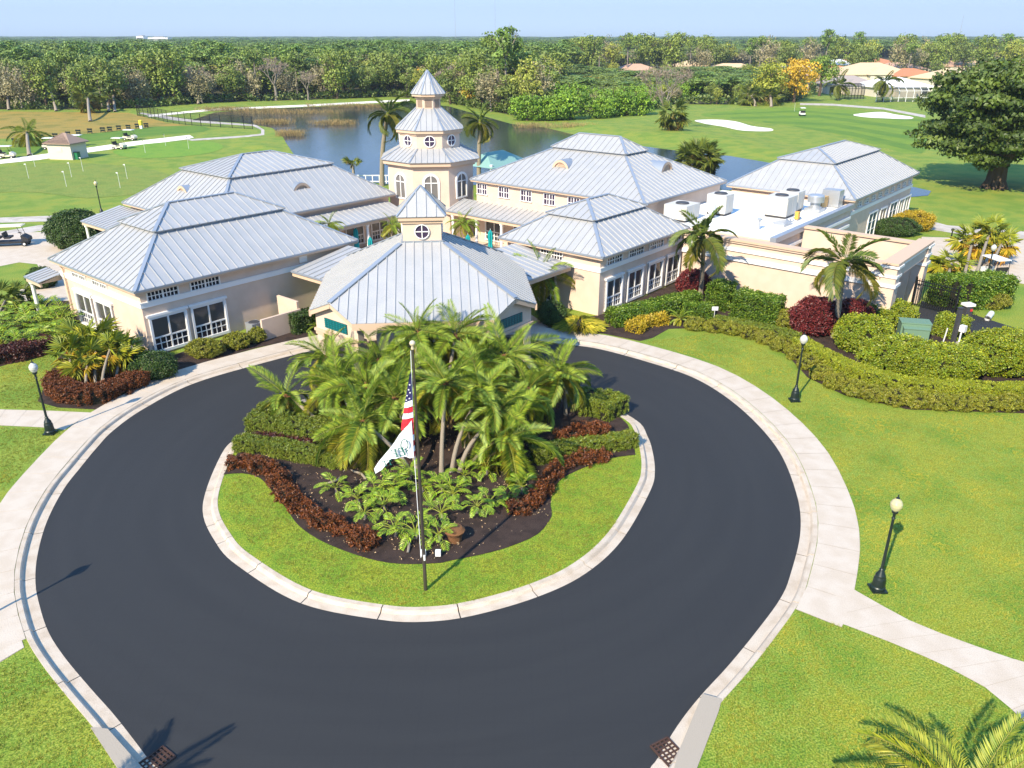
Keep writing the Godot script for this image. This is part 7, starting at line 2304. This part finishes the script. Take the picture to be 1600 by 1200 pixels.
# blades on the lawns close by
func make_grass() -> void:
	var b := B.new()
	var r := RandomNumberGenerator.new()
	r.seed = 9
	for i in 9:
		var d := Vector3(r.randf_range(-0.7, 0.7), 1.0, r.randf_range(-0.7, 0.7)).normalized()
		b.col = shade(r, Color(0.13, 0.17, 0.014), Color(0.3, 0.3, 0.045))
		b.leaf(Vector3(r.randfn(), -0.2, r.randfn()) * 0.035, d, d.cross(Vector3(r.randfn(), 0, r.randfn())).normalized(), 0.055 * r.randf_range(0.6, 1.2), 0.012, Vector3(d.x, 0, d.z) * 0.3)
	var tuft := b.done(true)
	var areas := [[Vector2(12.20, -22.70), Vector2(13.25, -21.42), Vector2(14.39, -20.45), Vector2(16.10, -19.35), Vector2(17.61, -18.59), Vector2(23.75, -27.84), Vector2(28.09, -36.85), Vector2(20.66, -37.23), Vector2(17.34, -39.06), Vector2(16.67, -42.82), Vector2(15.65, -46.44), Vector2(13.11, -49.36), Vector2(8.62, -47.69), Vector2(12.55, -43.60), Vector2(14.12, -39.90), Vector2(14.82, -35.53), Vector2(14.89, -32.02), Vector2(14.43, -28.82), Vector2(13.68, -26.01), Vector2(12.79, -23.98)], [Vector2(9.77, -21.68), Vector2(10.95, -20.94), Vector2(12.21, -20.03), Vector2(13.38, -19.10), Vector2(14.25, -17.99), Vector2(14.63, -16.86), Vector2(14.06, -14.75), Vector2(5.02, -14.75), Vector2(6.27, -17.67)], [Vector2(-15.97, -19.13), Vector2(-15.27, -19.60), Vector2(-12.04, -16.79), Vector2(-10.04, -14.75), Vector2(-14.06, -14.75)], [Vector2(-12.87, -30.41), Vector2(-12.07, -30.74), Vector2(-11.22, -30.35), Vector2(-10.25, -29.13), Vector2(-9.38, -27.88), Vector2(-8.62, -26.72), Vector2(-7.63, -25.76), Vector2(-6.30, -24.93), Vector2(-5.00, -24.33), Vector2(-3.90, -24.14), Vector2(-2.61, -24.21), Vector2(-1.16, -24.73), Vector2(-0.07, -25.21), Vector2(1.08, -26.10), Vector2(1.72, -27.46), Vector2(1.71, -28.32), Vector2(1.91, -29.49), Vector2(2.38, -30.41), Vector2(3.39, -31.37), Vector2(4.49, -32.14), Vector2(5.79, -32.50), Vector2(5.09, -29.34), Vector2(4.27, -27.13), Vector2(3.05, -25.17), Vector2(1.64, -23.79), Vector2(0.00, -22.70), Vector2(-1.77, -22.01), Vector2(-3.53, -21.94), Vector2(-5.36, -22.35), Vector2(-7.63, -23.42), Vector2(-9.77, -25.17), Vector2(-11.74, -27.84)], [Vector2(-25.66, -35.53), Vector2(-23.30, -35.32), Vector2(-22.26, -35.04), Vector2(-22.30, -33.57), Vector2(-22.00, -29.34)], [Vector2(-30.25, -43.30), Vector2(-28.45, -45.25), Vector2(-27.30, -44.31), Vector2(-26.34, -40.95), Vector2(-25.15, -38.24), Vector2(-22.78, -37.46), Vector2(-27.03, -37.85)]]
	var spots := []
	for a in areas:
		var lo := Vector2(1e9, 1e9)
		var hi := -lo
		for p in a:
			lo = lo.min(p)
			hi = hi.max(p)
		var pp := PackedVector2Array(a)
		for i in int((hi.x - lo.x) * (hi.y - lo.y) * 85.0):
			var p := Vector2(r.randf_range(lo.x, hi.x), r.randf_range(lo.y, hi.y))
			if Geometry2D.is_point_in_polygon(p, pp):
				spots.append(p)
	var f := FastNoiseLite.new()
	f.seed = 4
	f.frequency = 0.25
	var mm := MultiMesh.new()
	mm.transform_format = MultiMesh.TRANSFORM_3D
	mm.use_colors = true
	mm.mesh = tuft
	mm.instance_count = spots.size()
	for i in spots.size():
		mm.set_instance_transform(i, Transform3D(Basis(Vector3.UP, r.randf() * TAU).scaled(Vector3.ONE * r.randf_range(0.7, 1.4)), v3(spots[i], 0.0)))
		var g := r.randf_range(0.8, 1.2)
		var dry := clampf(f.get_noise_2dv(spots[i]) * 1.2 + r.randf_range(-0.2, 0.2), 0, 1)
		mm.set_instance_color(i, Color(g * (1.0 + dry * 0.8), g * (1.0 + dry * 0.35), g))
	var o := MultiMeshInstance3D.new()
	o.name = "grass"
	o.multimesh = mm
	o.material_override = M.leaf
	o.set_meta("kind", "stuff")
	tag(o, "short green lawn grass around the turning circle", "grass")
	add_child(o)

# ---------------------------------------------------------------- houses and things far off
func house(label: String, at: Vector3, turn: float, w: float, d: float, roof: Material, wall_h := 3.0, rise := 2.6) -> Node3D:
	var t := thing("house", label, "house", at, turn, "houses beyond the fairway")
	var b := B.new()
	b.box(Vector3(0, wall_h * 0.5, 0), Vector3(w, wall_h, d))
	part(t, "wall", b, M.house_wall)
	b = B.new()
	var hx := w * 0.5 + 0.6
	var hz := d * 0.5 + 0.6
	var e := [Vector3(-hx, wall_h, hz), Vector3(hx, wall_h, hz), Vector3(hx, wall_h, -hz), Vector3(-hx, wall_h, -hz)]
	var k := maxf(hx - hz, 0.4)
	var ra := Vector3(-k, wall_h + rise, 0)
	var rb := Vector3(k, wall_h + rise, 0)
	b.quad(e[0], e[1], rb, ra)
	b.quad(e[2], e[3], ra, rb)
	b.tri(e[1], e[2], rb)
	b.tri(e[3], e[0], ra)
	for i in 4:
		b.quad(e[i], e[(i + 1) % 4], e[(i + 1) % 4] - Vector3.UP * 0.25, e[i] - Vector3.UP * 0.25)
	# a lower hip in front
	var f := [Vector3(-hx * 0.35, wall_h - 0.05, hz + 3.0), Vector3(hx * 0.3, wall_h - 0.05, hz + 3.0), Vector3(hx * 0.3, wall_h - 0.05, 0), Vector3(-hx * 0.35, wall_h - 0.05, 0)]
	var m := Vector3(-hx * 0.025, wall_h + rise * 0.62, hz - 1.0)
	var m2 := Vector3(-hx * 0.025, wall_h + rise * 0.62, 0)
	b.tri(f[0], f[1], m)
	b.quad(f[1], f[2], m2, m)
	b.quad(f[3], f[0], m, m2)
	part(t, "roof", b, roof)
	b = B.new()
	b.box(Vector3(-hx * 0.025, wall_h * 0.5 - 0.05, hz + 0.9), Vector3(hx * 0.55, wall_h - 0.1, 3.2))
	part(t, "front_room", b, M.house_wall)
	for x in [-0.38, 0.0, 0.36]:
		b = B.new()
		b.box(Vector3(x * w, 1.4, d * 0.5 + (2.35 if x == 0.0 else 0.03)), Vector3(2.2, 1.7, 0.1))
		part(t, "window", b, M.glass)
	return t

func pool_cage(label: String, at: Vector3, turn: float, w: float, frame: Material) -> void:
	var t := thing("pool_cage", label, "pool cage", at, turn, "pool cages behind the houses")
	var n := 7
	for i in n + 1:
		var x := -w * 0.5 + w * i / n
		var b := B.new()
		b.box(Vector3(x, 1.5, 3.5), Vector3(0.14, 3.0, 0.14))
		part(t, "post", b, frame)
		b = B.new()
		b.tube([Vector3(x, 3.0, 3.5), Vector3(x, 4.2, 1.8), Vector3(x, 4.2, -1.5)], [0.08, 0.08, 0.08], 5)
		part(t, "rafter", b, frame)
	for y in [[3.0, 3.5], [4.2, 1.8], [1.1, 3.5], [4.2, -1.5]]:
		var b := B.new()
		b.box(Vector3(0, y[0], y[1]), Vector3(w, 0.12, 0.12))
		part(t, "beam", b, frame)
	var s := B.new()
	s.quad(Vector3(-w * 0.5, 0, 3.45), Vector3(w * 0.5, 0, 3.45), Vector3(w * 0.5, 3, 3.45), Vector3(-w * 0.5, 3, 3.45))
	s.quad(Vector3(-w * 0.5, 3, 3.45), Vector3(w * 0.5, 3, 3.45), Vector3(w * 0.5, 4.15, 1.8), Vector3(-w * 0.5, 4.15, 1.8))
	part(t, "screen", s, M.screen_cage)

func make_far_houses() -> void:
	house("house with bright white roof behind the pale pool cage", Vector3(124.25, 0.00, -266.64) + Vector3(0, 0, -10), 0.1, 19.0, 15.0, M.tile_white)
	pool_cage("pale framed pool cage before the white roofed house", Vector3(114.79, 0.00, -245.72) + Vector3(0, 0, -6), 0.1, 16.0, M.white_metal)
	house("house with grey brown roof next to the dark pool cage", Vector3(114.00, 0.00, -275.40) + Vector3(0, 0, -12), -0.1, 17.0, 14.0, M.tile_grey)
	pool_cage("dark framed pool cage before the grey brown roofed house", Vector3(105.58, 0.00, -258.41) + Vector3(0, 0, -5), -0.1, 6.5, M.black_metal)
	house("house with tan orange roof beside the round dark tree", Vector3(116.63, 0.00, -294.72) + Vector3(-3, 0, -24), 0.2, 20.0, 15.0, M.tile_pink)
	house("large house with cream roof behind the grey brown roofed one", Vector3(149.43, 0.00, -347.18) + Vector3(0, 0, -10), 0.0, 30.0, 22.0, M.tile_tan, 3.4, 4.2)
	house("house with deep orange roof behind the thin grey tree", Vector3(163.42, 0.00, -337.95) + Vector3(0, 0, -14), 0.15, 21.0, 16.0, M.tile_orange)
	house("house with tan roof peeking past the spreading tree", Vector3(164.58, 0.00, -320.87) + Vector3(0, 0, -8), 0.3, 14.0, 13.0, M.tile_tan)
	house("house with pale grey roof behind the golden tree", Vector3(137.32, 0.00, -414.81), 0.0, 18.0, 15.0, M.tile_white)
	house("house with white roof half hidden by the golden tree", Vector3(121.74, 0.00, -356.91), 0.2, 16.0, 14.0, M.tile_white)
	house("house with small grey white roof far up the street", Vector3(183.87, 0.00, -485.27), 0.0, 20.0, 16.0, M.tile_white)
	house("house with long orange roof far up the street", Vector3(212.04, 0.00, -514.28), 0.1, 34.0, 18.0, M.tile_orange)
	house("house with pinkish tan roof beyond the thin grey tree", Vector3(233.87, 0.00, -459.31), 0.0, 26.0, 18.0, M.tile_pink)
	house("house with golden tan roof behind the spreading tree's top", Vector3(252.50, 0.00, -459.31), 0.1, 26.0, 18.0, M.tile_tan)
	house("house with golden tan roof at the end of the street", Vector3(269.06, 0.00, -459.31), -0.1, 26.0, 18.0, M.tile_tan)
	house("house with orange roof beside the round dark tree and white roofs", Vector3(146.14, 0.00, -389.58), 0.1, 20.0, 15.0, M.tile_orange)
	house("house with pale tan roof between the orange roofs up the street", Vector3(193.40, 0.00, -428.67), 0.0, 22.0, 15.0, M.tile_pink)
	house("house with pink tiled roof alone behind the mangroves", Vector3(58.99, 0.00, -408.21), 0.1, 19.0, 14.0, M.tile_pink)
	house("house with cream roof behind the mangroves and yellow wall", Vector3(106.74, 0.00, -414.81), 0.0, 24.0, 15.0, M.tile_tan)
	house("house with pale roof showing between grey trees", Vector3(98.31, 0.00, -459.31), 0.0, 24.0, 15.0, M.tile_tan)
	house("low tan house deep in the wood beyond the tower", Vector3(-6.09, 0.00, -367.18), 0.0, 14.0, 12.0, M.tile_tan)
	# far white blocks on the horizon
	for q in [[-610.0, -1500.0, 34.0, 14.5, "long white block on the horizon above the wood"], [-645.0, -1510.0, 12.0, 16.5, "small white block beside the long one on the horizon"], [870.0, -1450.0, 60.0, 13.0, "low white shed far off beyond the houses"], [1010.0, -1500.0, 40.0, 13.0, "second low white shed far off beyond the houses"]]:
		var t := thing("white_block", q[4], "building", Vector3(q[0], 0, q[1]), 0.0, "white buildings on the horizon")
		var b := B.new()
		b.box(Vector3(0, q[3] * 0.5, 0), Vector3(q[2], q[3], 20))
		part(t, "wall", b, M.white_paint)
		b = B.new()
		b.box(Vector3(0, q[3] + 0.6, 0), Vector3(q[2] * 0.5, 1.2, 12))
		part(t, "roof_house", b, M.tile_grey)
		for k in 3:
			b = B.new()
			b.box(Vector3(0, q[3] * (0.3 + k * 0.25), 10.05), Vector3(q[2] * 0.9, q[3] * 0.08, 0.2))
			part(t, "window_band", b, M.glass)
	# radio masts
	for q in [[726.0, -3, 46], [778.0, 9, 53], [797.0, 40, 52], [1386.0, 33, 52]]:
		var dist := 2400.0
		var x: float = (q[0] - 800.0) / 1240.0 * dist / 0.915
		var top: float = 18.0 + (55.0 - q[1]) / 1240.0 * dist / 0.84
		var t := thing("radio_mast", "hair thin grey radio mast standing on the horizon", "mast", Vector3(x, 0, -dist), 0.0, "radio masts on the horizon")
		for k in 3:
			var a := TAU * k / 3
			var b := B.new()
			b.tube([Vector3(cos(a) * 0.5, 0, sin(a) * 0.5), Vector3(cos(a) * 0.3, top, sin(a) * 0.3)], [0.22, 0.16], 4)
			part(t, "leg", b, M.galvanised)
